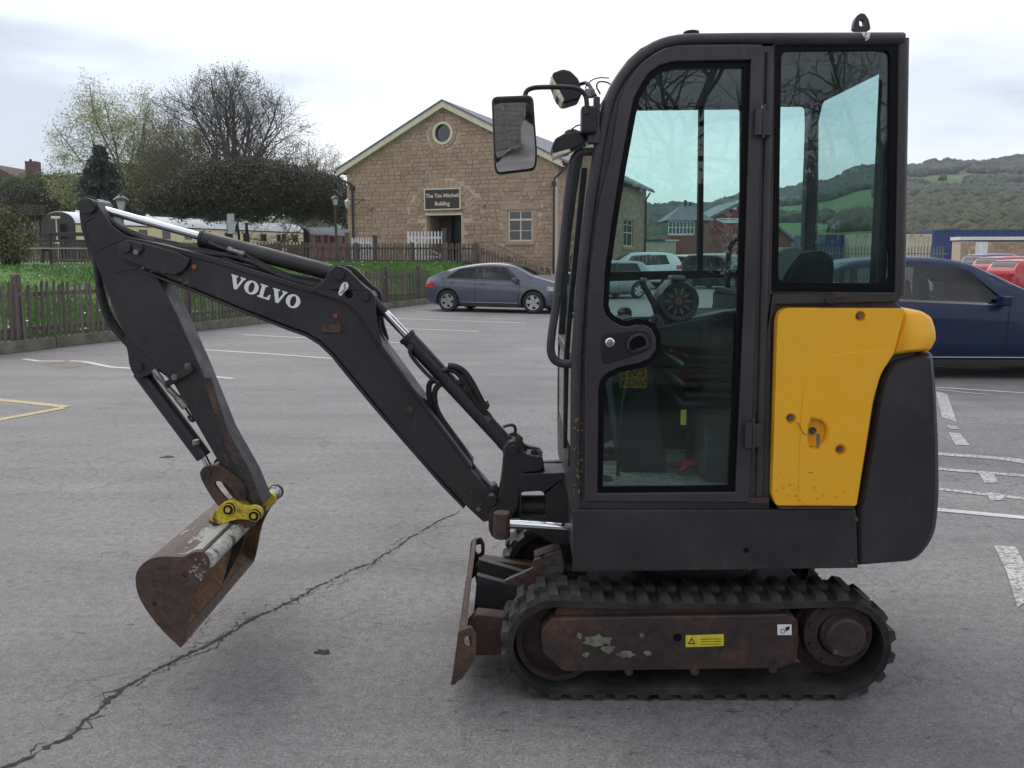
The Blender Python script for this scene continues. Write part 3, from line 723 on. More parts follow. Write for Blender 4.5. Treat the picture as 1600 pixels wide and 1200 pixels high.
bpart('drainpipe', MB().tube([(BW+.36, -.05, EZ-.2), (BW+.30, -.05, EZ-.5), (BW+.02, -.12, EZ-.75), (BW+.0, -.14, EZ-1.0), (BW+.0, -.14, .3)], .052, 8).box((BW, -.14, EZ-1.0), (.18, .18, .2)), 'pipe')
bpart('drainpipe', MB().tube([(BW+.36, BD-.2, EZ-.2), (BW+.1, BD-.2, EZ-.6), (BW+.1, BD-.2, .3)], .06, 8), 'pipe')
for xx, zz in ((fac(581, 326)), (fac(756, 322))):
    tag(obj('wall_light', MB().span((xx-.08, -.16, zz-.06), (xx+.08, -.05, zz+.06)), K['steel'], None, .01), 'small floodlight box on the stone wall, %s of the doorway' % ('left' if xx < 5 else 'right'), 'lamp').matrix_world = Matrix.Translation(BL) @ Matrix.Rotation(BR, 4, 'Z')
# name board
sx0, sz1_ = fac(665, 296); sx1, sz0_ = fac(721, 327)
SG = empty('name_board', BL+dx*((sx0+sx1)/2)+dyv*(-.10)+Vector((0, 0, sz0_)), BR, 'dark brown name board with cream lettering above the doorway', 'sign')
sw_, sh_ = sx1-sx0, sz1_-sz0_
obj('board', MB().prism(rounded([(-sw_/2, 0), (sw_/2, 0), (sw_/2, sh_), (-sw_/2, sh_)], .06), -.02, .06), M('brown_board', (.028, .014, .012), rough=.4), SG, world=False)
ring = rounded([(-sw_/2-.02, -.02), (sw_/2+.02, -.02), (sw_/2+.02, sh_+.02), (-sw_/2-.02, sh_+.02)], .07)
obj('border', MB().prism(ring, -.035, .05, [inset(ring, .055)]), K['cream'], SG, world=False)
def text(body, size, mat, parent, loc, rot, extr=.004, bold=.0, name='lettering', align='CENTER', sx=1):
    c = bpy.data.curves.new(name, 'FONT'); c.body = body; c.size = size; c.extrude = extr; c.offset = bold; c.align_x = align; c.align_y = 'CENTER'
    o = bpy.data.objects.new(name, c); COL.objects.link(o); dg = bpy.context.evaluated_depsgraph_get(); dg.update()
    me = bpy.data.meshes.new_from_object(o.evaluated_get(dg)); bpy.data.objects.remove(o); me.materials.clear(); me.materials.append(mat)
    q = link(name, me, None, parent, loc); q.rotation_euler = rot; q.scale = (sx, 1, 1); return q
text('The Tim Mitchell', .245, K['cream'], SG, (0, -.03, sh_*.66), (R(90), 0, 0), bold=.006, sx=.98)
text('Building', .245, K['cream'], SG, (0, -.03, sh_*.28), (R(90), 0, 0), bold=.006, sx=.98)

# ================================================================== street lamps, sign post, bench
K['iron'] = M('black_iron', (.012, .014, .015), rough=.35)
K['lampglass'] = M('frosted_lamp_glass', (.35, .38, .40), (.5, .53, .55), 3, rough=.15)
def lantern(loc, s, label, post=True, h=3.6):
    t = empty('street_lamp', loc, R(20), label, 'street lamp', 'black heritage street lamps')
    H = h
    if post: obj('post', MB().lathe([(0, 0), (.11, 0), (.11, .35), (.06, .45), (.05, 1.2), (.04, H), (0, H)], n=12), K['iron'], t, world=False)
    b, tp = .10*s, .19*s; z0, z1 = H, H+.42*s
    for k in range(4):
        a = math.pi/4+k*math.pi/2; obj('frame_bar', MB().tube([(b*1.41*math.cos(a), b*1.41*math.sin(a), z0), (tp*1.41*math.cos(a), tp*1.41*math.sin(a), z1)], .012*s, 4), K['iron'], t, world=False)
    vs = [(sx*b*.97, sy*b*.97, z0+.01) for sx, sy in ((-1, -1), (1, -1), (1, 1), (-1, 1))]+[(sx*tp*.97, sy*tp*.97, z1) for sx, sy in ((-1, -1), (1, -1), (1, 1), (-1, 1))]
    obj('lamp_glass', MB().add(vs, [(3, 2, 1, 0), (4, 5, 6, 7), (0, 1, 5, 4), (1, 2, 6, 5), (2, 3, 7, 6), (3, 0, 4, 7)]), K['lampglass'], t, world=False)
    obj('cap', MB().lathe([(.31*s, z1), (.30*s, z1+.03*s), (.14*s, z1+.16*s), (.08*s, z1+.19*s), (.07*s, z1+.26*s), (.02*s, z1+.28*s), (.015*s, z1+.40*s), (0, z1+.41*s)], n=8), K['iron'], t, world=False)
    obj('collar', MB().lathe([(0, z0-.03), (b*1.3, z0-.03), (b*1.3, z0+.01), (0, z0+.01)], n=8), K['iron'], t, world=False)
    return t
p = P(190, 330, 22); lantern((p.x, 22, 1.0), .66, 'black heritage street lamp behind the excavator boom by the trees', h=p.z-1.0)
p = P(524, 321, 34); lantern((p.x, 34, TZ), .62, 'small black lantern lamp beside the left corner of the stone building', h=p.z-TZ)
wb_ = P(548, 312, 39); t = empty('wall_lamp', (wb_.x-.15, 39, wb_.z), 0, 'old lantern on a black wall bracket at the building left corner', 'wall lamp')
obj('bracket', MB().tube([(0, 0, 0), (.8, .1, 0)], .02, 6).tube([(.1, 0, -.3), (.8, .1, 0)], .015, 6), K['iron'], t, world=False)
obj('lantern', MB().lathe([(0, -.4), (.08, -.4), (.14, -.08), (.16, -.08), (0, .06)], n=4), K['lampglass'], t, world=False)
p = P(362, 372, 36)
t = empty('notice_post', (P(362, 360, 36).x, 36, TZ), R(8), 'narrow white notice board on a dark post in front of the cream coach', 'sign')
zt_ = P(362, 334, 36).z-TZ; zb_ = P(362, 356, 36).z-TZ
obj('post', MB().span((-.04, 0, 0), (.04, .06, zt_+.05)), K['iron'], t, world=False); obj('board', MB().span((-.17, -.03, zb_-.25), (.13, 0, zt_)), M('grey_notice', (.30, .32, .36), (.42, .43, .45), 3, rough=.6), t, world=False, bev=.005)
b0 = P(52, 410, 24); BN = empty('park_bench', (P(52, 400, 24).x, 24, b0.z-.02), R(-4), 'long dark slatted bench at the top of the lawn before the coach', 'bench')
K['benchw'] = M('bench_wood', (.05, .032, .026), (.03, .02, .018), 10, rough=.6)
for k, (y, z, h_) in enumerate(((.30, .83, .11), (.29, .64, .07), (.27, .52, .04))): obj('back_slat', MB().box((1.2, y, z), (2.4, .03, h_)), K['benchw'], BN, world=False, bev=.005)
for y in (-.12, -.02, .08, .18): obj('seat_slat', MB().box((1.2, y, .42), (2.4, .085, .035)), M('pale_slat', (.30, .30, .29), rough=.4) if y == -.12 else K['benchw'], BN, world=False, bev=.004)
for x in (.35, 2.05):
    obj('leg', MB().box((x, -.10, .21), (.06, .06, .42)).box((x, .28, .42), (.06, .06, .9)).box((x, .08, .37), (.06, .4, .05)), K['benchw'], BN, world=False, bev=.006)

# ================================================================== railway coaches
K['cwhite'] = M('coach_roof_white', (.85, .86, .88), (.62, .63, .64), 1.2, .35, .7, rough=.5, sc3=(.3, 1, 1))
K['ccream'] = M('coach_cream', (.74, .64, .40), (.68, .58, .37), 1.5, rough=.45)
K['cbrown'] = M('coach_brown', (.05, .018, .014), rough=.4)
K['cmaroon'] = M('coach_maroon', (.17, .045, .042), (.13, .038, .035), 2, rough=.45)
K['cdark'] = M('coach_end_dark', (.018, .014, .018), (.03, .024, .026), 3, rough=.6)
def coach(name, p0, p1, zrail, top, label, body, lower, roof, endm, wins=True):
    d = (p1-p0); Lc = d.length; t = empty(name, (p0.x, p0.y, zrail), math.atan2(d.y, d.x), label, 'railway coach', 'preserved railway coaches beyond the lawn')
    w = 1.4; H = top
    rf = [(w*math.cos(a)*1.02, H-.75+.75*math.sin(a)) for a in [math.pi*i/14 for i in range(15)]]
    ob = lambda n, m, k, pr=t, **kw: obj(n, m, K[k] if isinstance(k, str) else k, pr, world=False, **kw)
    ob('roof', MB().prism(rf, 0, Lc, axis='x'), roof)
    ob('upper_body', MB().span((.03, -w, 2.0), (Lc-.03, w, H-.72)), body)
    ob('lower_body', MB().span((.03, -w+.02, .95), (Lc-.03, w-.02, 1.995)), lower)
    ob('cantrail', MB().span((0, -w-.03, H-.80), (Lc, -w+.02, H-.72)), 'cbrown')
    ep = [(w*math.cos(a), H-.76+.72*math.sin(a)) for a in [math.pi*i/14 for i in range(15)]]+[(-w, 1.0), (w, 1.0)]
    ob('end_panel', MB().prism(ep, -.06, .0, axis='x'), endm); ob('end_panel', MB().prism(ep, Lc, Lc+.06, axis='x'), endm)
    ob('gangway', MB().span((-.35, -.55, 1.1), (-.06, .55, 3.0)), 'cdark')
    n = int(Lc/1.9)
    if wins:
        for i in range(n):
            x = 1.1+i*(Lc-2.2)/(n-1)
            f_ = ob('window_frame', MB().prism([(x-.42, 2.15), (x+.42, 2.15), (x+.42, 2.85), (x-.42, 2.85)], -w-.02, -w+.02, [[(x-.36, 2.21), (x+.36, 2.21), (x+.36, 2.79), (x-.36, 2.79)]]), body)
            ob('window_pane', MB().span((x-.37, -w-.006, 2.2), (x+.37, -w-.002, 2.8)), 'winglass', f_)
        for i in range(3):
            x = Lc*(.12+.38*i); ob('door', MB().span((x-.33, -w-.025, 1.0), (x+.33, -w-.004, 2.95)), body); 
            ob('door_window', MB().span((x-.22, -w-.035, 2.1), (x+.22, -w-.027, 2.85)), 'winglass')
    for i in range(8):
        x = Lc*(i+.5)/8; ob('roof_vent', MB().cyl((x, 0, H-.02), (x, 0, H+.12), .14, .10, 10), roof)
    for x in (2.5, Lc-2.5):
        b_ = ob('bogie', MB().span((x-1.5, -1.1, .35), (x+1.5, 1.1, .75)), 'dark')
        for dx_ in (-1.0, 1.0): ob('wheel', MB().cyl((x+dx_, -.9, .46), (x+dx_, -.75, .46), .46, n=18), 'dark', b_)
    ob('underframe', MB().span((.1, -1.1, .75), (Lc-.1, 1.1, .95)), 'dark')
    return t
def atz(px, py, z):
    r_ = _ray(px, py); s = (z-CAMH)/r_[2]; return Vector((r_[0]*s, r_[1]*s, 0))
ca = atz(90, 330, 4.3); cb_ = atz(452, 350, 4.3)
dcc = (cb_-ca).normalized(); cb_ = cb_
coach('railway_coach', ca, cb_, .55, 3.75, 'cream railway coach with white roof and dark end behind the lawn', 'ccream', 'cbrown', 'cwhite', 'cdark')
coach('railway_coach', cb_+dcc*.9, cb_+dcc*19, .55, 3.6, 'maroon railway coach with grey roof beyond the cream coach', 'cmaroon', 'cmaroon', M('coach_grey_roof', (.16, .17, .19), rough=.6), M('coach_end_red', (.06, .012, .012), rough=.5))
pl = P(90, 340, 40); t = empty('signal_lever', (P(88, 350, 40).x, 40, 1.3), 0, 'pale lamp head on a thin pole with white box before the coach end', 'post')
zt_ = pl.z-1.3
obj('pole', MB().cyl((0, 0, 0), (.1*0, 0, zt_), .03, n=8), K['cream'], t, world=False); obj('head', MB().box((-.02, 0, zt_), (.42, .12, .12)), K['cream'], t, world=False, bev=.03); obj('box', MB().box((.03, -.06, .95), (.2, .12, .32)), K['white'], t, world=False, bev=.01)
# ================================================================== trees
K['bark'] = M('grey_bark', (.10, .088, .078), (.06, .052, .046), 12, rough=.95, bump=.5)
K['barkl'] = M('pale_bark', (.17, .16, .12), (.11, .10, .075), 12, rough=.95)
K['barkd'] = M('dark_bark', (.030, .026, .022), (.018, .016, .014), 12, rough=.95)
def leafmat(name, a, b_, trans=.25):
    m, t, b = nodes(name); ge = t.nodes.new('ShaderNodeNewGeometry'); r = ramp(t, ge.outputs['Random Per Island'], [(0, a), (1, b_)])
    n = nz(t, .6, 4, .6); r2 = ramp(t, n.outputs['Fac'], [(.3, .7), (.7, 1.3)])
    col = mixc(t, 1, r.outputs[0], r2.outputs[0], 'MULTIPLY'); t.links.new(col, b.inputs['Base Color']); b.inputs['Roughness'].default_value = .7
    tr = t.nodes.new('ShaderNodeBsdfTranslucent'); t.links.new(col, tr.inputs[0]); ms = t.nodes.new('ShaderNodeMixShader'); ms.inputs[0].default_value = trans
    o = [n_ for n_ in t.nodes if n_.type == 'OUTPUT_MATERIAL'][0]; t.links.new(b.outputs[0], ms.inputs[1]); t.links.new(tr.outputs[0], ms.inputs[2]); t.links.new(ms.outputs[0], o.inputs[0]); return m
K['l_willow'] = leafmat('willow_leaf', (.26, .29, .11), (.42, .43, .20)); K['l_bud'] = leafmat('budding_leaf', (.10, .105, .055), (.17, .165, .085))
K['l_dark'] = leafmat('evergreen_leaf', (.046, .045, .030), (.088, .085, .052), .1); K['l_mid'] = leafmat('hedge_leaf', (.06, .08, .035), (.12, .145, .06), .2)
K['l_con'] = leafmat('conifer_needle', (.018, .034, .026), (.036, .058, .040), .05); K['l_olive'] = leafmat('olive_leaf', (.11, .11, .055), (.19, .18, .085), .2)
class Tubes:
    def __init__(s, n=5): s.v = []; s.f = []; s.n = n; s.c = 0
    def add(s, pts, rs):
        n = s.n; pts = np.array(pts); m = len(pts); d = np.gradient(pts, axis=0); d /= np.linalg.norm(d, axis=1)[:, None]+1e-9
        up = np.array([0, 0, 1.]) if abs(d[0][2]) < .9 else np.array([1., 0, 0])
        u = np.cross(d, up); u /= np.linalg.norm(u, axis=1)[:, None]+1e-9; w = np.cross(d, u)
        a = np.linspace(0, 2*np.pi, n, endpoint=False); ring = u[:, None, :]*np.cos(a)[None, :, None]+w[:, None, :]*np.sin(a)[None, :, None]
        V = pts[:, None, :]+ring*np.array(rs)[:, None, None]; s.v.append(V.reshape(-1, 3)); i = np.arange(m-1)[:, None]*n; k = np.arange(n)[None, :]
        F = np.stack([i+k, i+(k+1) % n, i+n+(k+1) % n, i+n+k], -1).reshape(-1, 4)+s.c; s.f.append(F); s.c += m*n
    def obj(s, name, mat, parent):
        me = npmesh(name, np.concatenate(s.v), np.concatenate(s.f), mat, smooth_=True); return link(name, me, None, parent)
def leaves(name, pts, size, mat, parent, rs, k=1, spread=.3, flat_=.5, droop=0):
    pts = np.repeat(np.asarray(pts), k, axis=0); n = len(pts); c = pts+rs.normal(0, spread, (n, 3))
    if droop: c[:, 2] -= np.abs(rs.normal(0, droop, n))
    a = rs.normal(0, 1, (n, 3)); a /= np.linalg.norm(a, axis=1)[:, None]; b = rs.normal(0, 1, (n, 3)); b -= a*(a*b).sum(1)[:, None]; b /= np.linalg.norm(b, axis=1)[:, None]
    s = size*rs.uniform(.5, 1.3, n)[:, None]; V = np.stack([c-a*s, c+b*s*flat_, c+a*s, c-b*s*flat_], 1).reshape(-1, 3)
    return link(name, npmesh(name, V, np.arange(n*4).reshape(-1, 4), mat), None, parent)
def tree(loc, label, H, tr, seed, spread=.55, levels=4, kids=(7, 6, 5, 4), first=.25, leaf=None, lsize=.06, lk=3, lsp=.2, group='trees beyond the lawn', bark='bark', up=.35, droop=0, lens=.5, name='tree', trunkfrac=.8, twig=.013):
    rs = np.random.RandomState(seed); T = empty(name, loc, 0, label, 'tree', group); tk = Tubes(7); tb = Tubes(4); tips = []
    def br(p, d, Ln, r, lv):
        seg = 5 if lv < 2 else 3; pts = [p]; rr = [r]; dd = d.copy()
        for i in range(seg):
            dd = dd+rs.normal(0, .13+.05*lv, 3)+np.array([0, 0, (up*.12 if lv < levels-1 else up*.1-droop)]); dd /= np.linalg.norm(dd); pts.append(pts[-1]+dd*Ln/seg); rr.append(r*(1-(i+1)/seg*.72))
        (tk if lv < 2 else tb).add(pts, rr); P_ = np.array(pts)
        if lv >= levels-1:
            tips.extend(P_[1:]); return
        n = kids[min(lv, len(kids)-1)]
        for k in range(n):
            t = (first if lv == 0 else .25)+(1-(first if lv == 0 else .25))*(k+rs.rand()*.8)/n; t = min(t, .98)
            q = P_[int(t*seg)]+(P_[min(seg, int(t*seg)+1)]-P_[int(t*seg)])*(t*seg % 1)
            side = rs.normal(0, 1, 3); side -= dd*side.dot(dd); side /= np.linalg.norm(side)+1e-9
            nd = dd*(1-spread)+side*spread+np.array([0, 0, up*.3]); nd /= np.linalg.norm(nd)
            br(q, nd, Ln*lens*(1.15-.45*t if lv else 1.25-.5*t)*rs.uniform(.8, 1.15), max(r*(1-.7*t)*.55, twig), lv+1)
    br(np.array([0., 0, 0]), np.array([0., 0, 1.]), H*trunkfrac, tr, 0)
    tk.obj('trunk', K[bark], T); tb.obj('branches', K[bark], T)
    if leaf is not None: leaves('crown', tips, lsize, K[leaf], T, rs, lk, lsp, droop=droop*1.5)['kind'] = 'stuff'
    return T
def bush(loc, label, ell, n, size, leaf, seed, name='bush', group='evergreen trees and bushes behind the coaches', trunk=None, cat='bush', spread=.05):
    """ell: list of (cx, cy, cz, rx, ry, rz) lobes in local space; leaf clumps on ragged shells"""
    rs = np.random.RandomState(seed); T = empty(name, loc, 0, label, cat, group); pts = []
    vol = [e[3]*e[5] for e in ell]; tot = sum(vol)
    for e, v_ in zip(ell, vol):
        m = int(n*v_/tot); d = rs.normal(0, 1, (m, 3)); d /= np.linalg.norm(d, axis=1)[:, None]
        ph = rs.uniform(0, 6, 6); w = 1+.13*np.sin(d[:, 0]*7+ph[0])*np.sin(d[:, 2]*8+ph[1])+.10*np.sin(d[:, 1]*13+ph[2])*np.sin(d[:, 0]*15+ph[3])+.07*np.sin(d[:, 2]*24+ph[4])*np.sin(d[:, 0]*27+ph[5])
        r = w*(1-np.abs(rs.normal(0, .16, m))); p = d*r[:, None]*np.array(e[3:6])+np.array(e[0:3]); pts.append(p)
    leaves('crown', np.concatenate(pts), size, K[leaf], T, rs, 1, spread)['kind'] = 'stuff'
    tb = Tubes(6)
    for (x, y, z0, x2, y2, z2, r) in (trunk or [(ell[0][0], ell[0][1], 0, ell[0][0], ell[0][1], ell[0][2], .18)]):
        tb.add([(x, y, z0), ((x*.6+x2*.4)+.1, y, z0*.6+z2*.4), (x2, y2, z2)], [r, r*.8, r*.5])
    tb.obj('trunk', K['barkd'], T)
    return T
def round_tree(px0, Y, env, label, seed, leaf, lsize, lk, lsp, tr=.4, droop=0, n0=22, kids=(9, 6, 4), bark='bark', twig=.012, group='trees beyond the lawn', jag=.18):
    """decurrent tree: limbs fan from a short trunk and fill an ellipsoid given in photograph pixels (cx, cz, rx, rz) at depth Y"""
    rs = np.random.RandomState(seed); x0 = P(px0, 400, Y).x; T = empty('tree', (x0, Y, 0), 0, label, 'tree', group)
    c = P(env[0], env[1], Y); C_ = np.array([c.x-x0, 0, c.z]); Rr = np.array([env[2]/FPX*Y, env[2]/FPX*Y*.8, env[3]/FPX*Y]); tk = Tubes(6); tb = Tubes(4); tips = []
    ph = rs.uniform(0, 6, 4)
    def reach(p, d):
        q = (p-C_)/Rr; e = d/Rr; A_ = e.dot(e); B_ = q.dot(e); D_ = B_*B_-A_*(q.dot(q)-1)
        if D_ <= 0: return 1.1
        h = p+d*((-B_+math.sqrt(D_))/A_)-C_; w = 1+jag*.5*(math.sin(h[0]*1.3+ph[0])+math.sin(h[2]*1.7+ph[1])*.8+math.sin(h[1]*2.1+ph[2])*.5)
        return max(.9, (-B_+math.sqrt(D_))/A_*w)
    def br(p, d, Ln, r, lv):
        seg = (7, 5, 3, 2)[lv]; pts = [p]; dd = d.copy(); rr = [r]
        for i in range(seg):
            dd = dd+rs.normal(0, (.09, .13, .2, .25)[lv], 3)+np.array([0, 0, (.05 if lv < 2 else .02)-droop*(lv >= 1)]); dd /= np.linalg.norm(dd)
            pts.append(pts[-1]+dd*Ln/seg); rr.append(max(twig*.6, r*(1-(i+1)/seg*.75)))
        (tk if lv < 1 else tb).add(pts, rr); P_ = np.array(pts)
        if lv == 3: tips.extend(P_[1:]); return
        n = kids[lv]
        for k in range(n):
            t = .22+.76*(k+rs.rand()*.7)/n; i = min(int(t*seg), seg-1); q = P_[i]+(P_[i+1]-P_[i])*(t*seg-i)
            side = rs.normal(0, 1, 3); side -= dd*side.dot(dd); side /= np.linalg.norm(side)+1e-9
            nd = dd*.62+side*.62+np.array([0, 0, .12-droop]); nd /= np.linalg.norm(nd); mx_ = reach(q, nd)
            br(q, nd, min(mx_*rs.uniform(.75, 1.05), Ln*rs.uniform(.42, .68)), max(r*(1-.65*t)*.5, twig), lv+1)
    H0 = max(1.5, (C_[2]-Rr[2])); tk.add([(0, 0, 0), (.1, 0, H0*.5), (0, 0, H0+Rr[2]*.55)], [tr, tr*.85, tr*.5])
    for k in range(n0):
        el = R(8+74*((k+.5)/n0)**.8); az = k*2.4+rs.rand()*.5; d = np.array([math.cos(el)*math.cos(az), math.cos(el)*math.sin(az), math.sin(el)])
        p = np.array([0, 0, H0+Rr[2]*.55*(k/n0)]); br(p, d, reach(p, d)*rs.uniform(.74, .95), tr*.42, 0)
    tk.obj('trunk', K[bark], T); tb.obj('branches', K[bark], T); leaves('crown', tips, lsize, K[leaf], T, rs, lk, lsp, droop=droop)['kind'] = 'stuff'
round_tree(370, 66, (362, 318, 168, 205), 'tall half bare tree with a broad rounded crown of fine twigs', 21, 'l_bud', .055, 2, .22, tr=.40, n0=24, kids=(8, 6, 4), twig=.014)
round_tree(205, 68, (190, 250, 96, 122), 'pale yellow green willow like tree with drooping sprays', 34, 'l_willow', .075, 9, .42, tr=.28, droop=.12, n0=18, kids=(7, 5, 4), jag=.25, bark='barkl', twig=.010)
round_tree(285, 74, (280, 262, 62, 92), 'olive green budding tree between the willow and the tall bare tree', 35, 'l_willow', .07, 7, .38, tr=.25, droop=.06, n0=14, kids=(7, 5, 4), jag=.4, bark='barkl', twig=.010)
round_tree(490, 90, (482, 290, 58, 82), 'smaller half bare tree right of the tall tree by the building', 36, 'l_bud', .06, 3, .24, tr=.22, n0=14, kids=(7, 5, 4))
# conifer
cx_ = P(155, 232, 62)
rs = np.random.RandomState(2); T = empty('conifer_tree', (cx_.x, 62, 0), 0, 'dark pointed conifer below the willow tree', 'tree', 'trees beyond the lawn')
pts = []
for k in range(34):
    t = k/34; z = cx_.z*(.22+.78*t); rad = 3.7*(1-t)**.85+.12
    for j in range(9):
        a = rs.uniform(0, 6.28); L_ = rad*rs.uniform(.6, 1.1)
        for s in np.linspace(.15, 1, 14): pts.append((math.cos(a)*L_*s, math.sin(a)*L_*s, z-.35*L_*s*s+.25*s))
leaves('crown', pts, .14, K['l_con'], T, rs, 4, .13)['kind'] = 'stuff'
tb = Tubes(7); tb.add([(0, 0, 0), (0, 0, cx_.z*.5), (0, 0, cx_.z*.97)], [.25, .15, .03]); tb.obj('trunk', K['barkd'], T)
# dark evergreens in front of / behind the coaches
def bpx(Y, lobes):
    """lobes given as (px, py, rx_px, rz_px) at depth Y -> ellipsoids relative to the first"""
    o = []; x0 = P(lobes[0][0], 400, Y).x
    for px_, py_, rx_, rz_ in lobes:
        c = P(px_, py_, Y); o.append((c.x-x0, 0, c.z, rx_/FPX*Y, min(rx_, rz_*1.3)/FPX*Y, rz_/FPX*Y))
    return (x0, Y, 0), o
l, e_ = bpx(44, [(368, 302, 62, 34), (320, 292, 50, 30), (420, 294, 60, 36), (478, 302, 50, 30), (300, 314, 36, 20), (266, 312, 36, 20), (245, 318, 28, 14), (502, 318, 32, 16), (372, 278, 50, 28), (440, 322, 30, 14), (345, 326, 34, 14), (285, 330, 18, 11), (398, 334, 20, 12), (472, 330, 18, 13), (520, 333, 14, 12), (330, 338, 12, 8)])
tree_tr = [(-.35, 0, 1.0, -.3, 0, 3.4, .22), (.30, 0, 1.0, .65, 0, 3.4, .12), (.62, 0, 1.0, .62, 0, 3.4, .13), (.1, .2, 1.0, .1, .2, 3.3, .10)]
bush(l, 'wide dark evergreen tree on several trunks in front of the cream coach', e_, 80000, .070, 'l_dark', 5, 'evergreen_tree', trunk=tree_tr, cat='tree', spread=.14)
l, e_ = bpx(80, [(60, 308, 60, 34), (110, 300, 50, 30), (20, 312, 50, 30), (90, 320, 60, 26)])
bush(l, 'rounded mid green bushes above the dark coach end at the left', e_, 34000, .11, 'l_mid', 6)
l, e_ = bpx(76, [(210, 300, 55, 44), (255, 290, 50, 46), (180, 320, 50, 30), (290, 300, 45, 42)])
bush(l, 'dense olive bushes below the willow tree behind the coach roof', e_, 48000, .105, 'l_mid', 7)
l, e_ = bpx(78, [(330, 300, 60, 44), (400, 290, 55, 44), (460, 300, 55, 44), (515, 310, 36, 40), (545, 330, 22, 30)])
bush(l, 'dark hedge of shrubs filling the gap beneath the bare trees', e_, 56000, .11, 'l_dark', 8)
l, e_ = bpx(70, [(40, 318, 40, 26), (82, 315, 32, 26), (10, 330, 35, 24)])
bush(l, 'very dark bush behind the trellis at the far left', e_, 24000, .09, 'l_dark', 9)
l, e_ = bpx(27, [(4, 366, 20, 22), (26, 382, 14, 16), (-15, 350, 22, 30), (40, 392, 8, 10), (8, 390, 18, 16)])
bush(l, 'loose sprawling shrub with brown stems at the left end of the lawn', e_, 5000, .05, 'l_olive', 10, group=None, spread=.16)
l, e_ = bpx(27.5, [(18, 352, 14, 16), (38, 390, 9, 12), (2, 345, 14, 16), (50, 372, 6, 9)])
bush(l, 'fresh green leafy shrub beside the bench at the left', e_, 2600, .055, 'l_mid', 11, group=None, spread=.14)
for k, (px_, hh, s) in enumerate(((60, 268, 60), (95, 262, 61), (125, 258, 62), (30, 275, 63))):
    q = P(px_, hh, 84); tree((q.x, 84, 0), 'thin bare tree rising behind the left bushes, %s' % ('nearest the chimney house', 'second from the chimney house', 'nearest the dark conifer', 'in front of the house roof')[[1, 2, 0, 3].index(k) if False else (1, 2, 2, 3)[k]] if False else ('slim bare tree above the rounded bushes at the left', 'twiggy bare tree above the left bushes', 'small bare tree just left of the dark conifer', 'low bare tree beside the chimney house')[k], q.z, .16, s, .55, 4, (9, 6, 5), .2, 'l_bud', .08, 2, .3, trunkfrac=.8, group='thin bare trees above the left bushes')
# house at far left
hx = P(-10, 262, 95); hs = empty('house', (P(-30, 300, 95).x, 95, 0), 0, 'distant house with a brown roof and brick chimney at the far left', 'house')
rz0 = P(0, 282, 95).z; rz1 = P(0, 256, 95).z; 
obj('wall', MB().span((-6, 0, 0), (6, 8, rz0)), K['coursed'], hs, world=False)
obj('roof', MB().prism([(-1, rz0-.2), (-1, rz0), (4, rz1), (9, rz0), (9, rz0-.2)], -6.5+.5, 6.5, axis='x') if False else MB().prism([(-7, rz0-.1), (1.5, rz1), (5.2, rz0-.1)], -.5, 8.5), M('brown_roof_tile', (.10, .07, .06), (.07, .05, .045), 4, rough=.9), hs, world=False)
c = P(22, 250, 95).x-hs.location.x; ch_ = obj('chimney', MB().span((c-.55, 3, rz0), (c+.65, 4.2, P(20, 247, 95).z)), M('chimney_brick', (.13, .07, .07), (.09, .05, .05), 5, rough=.9), hs, world=False)
obj('chimney_pot', MB().cyl((c-.2, 3.6, P(20, 247, 95).z), (c-.2, 3.6, P(20, 243, 95).z), .15), K['brown'], ch_, world=False)
# trellis fence beyond the shrub
tt = empty('trellis_fence', (P(30, 330, 66).x, 66, 0), 0, 'brown trellis fence above the bushes left of the dark coach end', 'fence'); zt0, zt1 = P(40, 335, 66).z, P(40, 321, 66).z
w0 = P(70, 330, 66).x-tt.location.x
for k in range(14): obj('lattice_bar', MB().span((w0*k/13-.03, 0, .2 if k % 4 == 0 else zt0), (w0*k/13+.03, .05, zt1)), K['fence'], tt, world=False)
for k in range(4): obj('lattice_bar', MB().span((0, -.03, zt0+(zt1-zt0)*k/3-.03), (w0, -.001, zt0+(zt1-zt0)*k/3+.03)), K['fence'], tt, world=False)

# ================================================================== hill
def ridge(x, y):
    px_ = 800+FPX*x/max(y, 1)
    pts = [(-900, 300), (500, 330), (800, 326), (1010, 319), (1100, 316), (1151, 302), (1223, 291), (1292, 281), (1334, 262), (1388, 254), (1500, 250), (1600, 244), (1900, 236), (2600, 250), (4000, 300)]
    for a, b in zip(pts[:-1], pts[1:]):
        if a[0] <= px_ <= b[0]: py = a[1]+(b[1]-a[1])*(px_-a[0])/(b[0]-a[0]); break
    else: py = 320
    return (392-py)/FPX*560
def hillz(x, y):
    import mathutils.noise as mn
    yr = 560; t = max(0, (y-105)/(yr-105)); zr = ridge(x/y*yr, yr)
    if t <= 1: f = .10*t+.90*(t**1.35)*(1-.0*t)
    else: f = 1-.25*(t-1)
    # terrace shape
    return zr*f+(mn.noise((x*.012, y*.012, 0))*7*min(1, t*3)*(1-min(1, t)*.8))+mn.noise((x*.05, y*.05, 3))*1.2*min(1, t*4)
xs = np.concatenate([np.linspace(-420, 40, 40), np.linspace(50, 560, 150)]); ys = np.concatenate([np.linspace(105, 300, 50), np.linspace(305, 640, 75)])
V = []; 
for y in ys:
    for x in xs: V.append((x*(.35+.65*y/560) if True else x, y, hillz(x*(.35+.65*y/560), y)-.4))
nx = len(xs); F = [(i*nx+j, i*nx+j+1, (i+1)*nx+j+1, (i+1)*nx+j) for i in range(len(ys)-1) for j in range(nx-1)]
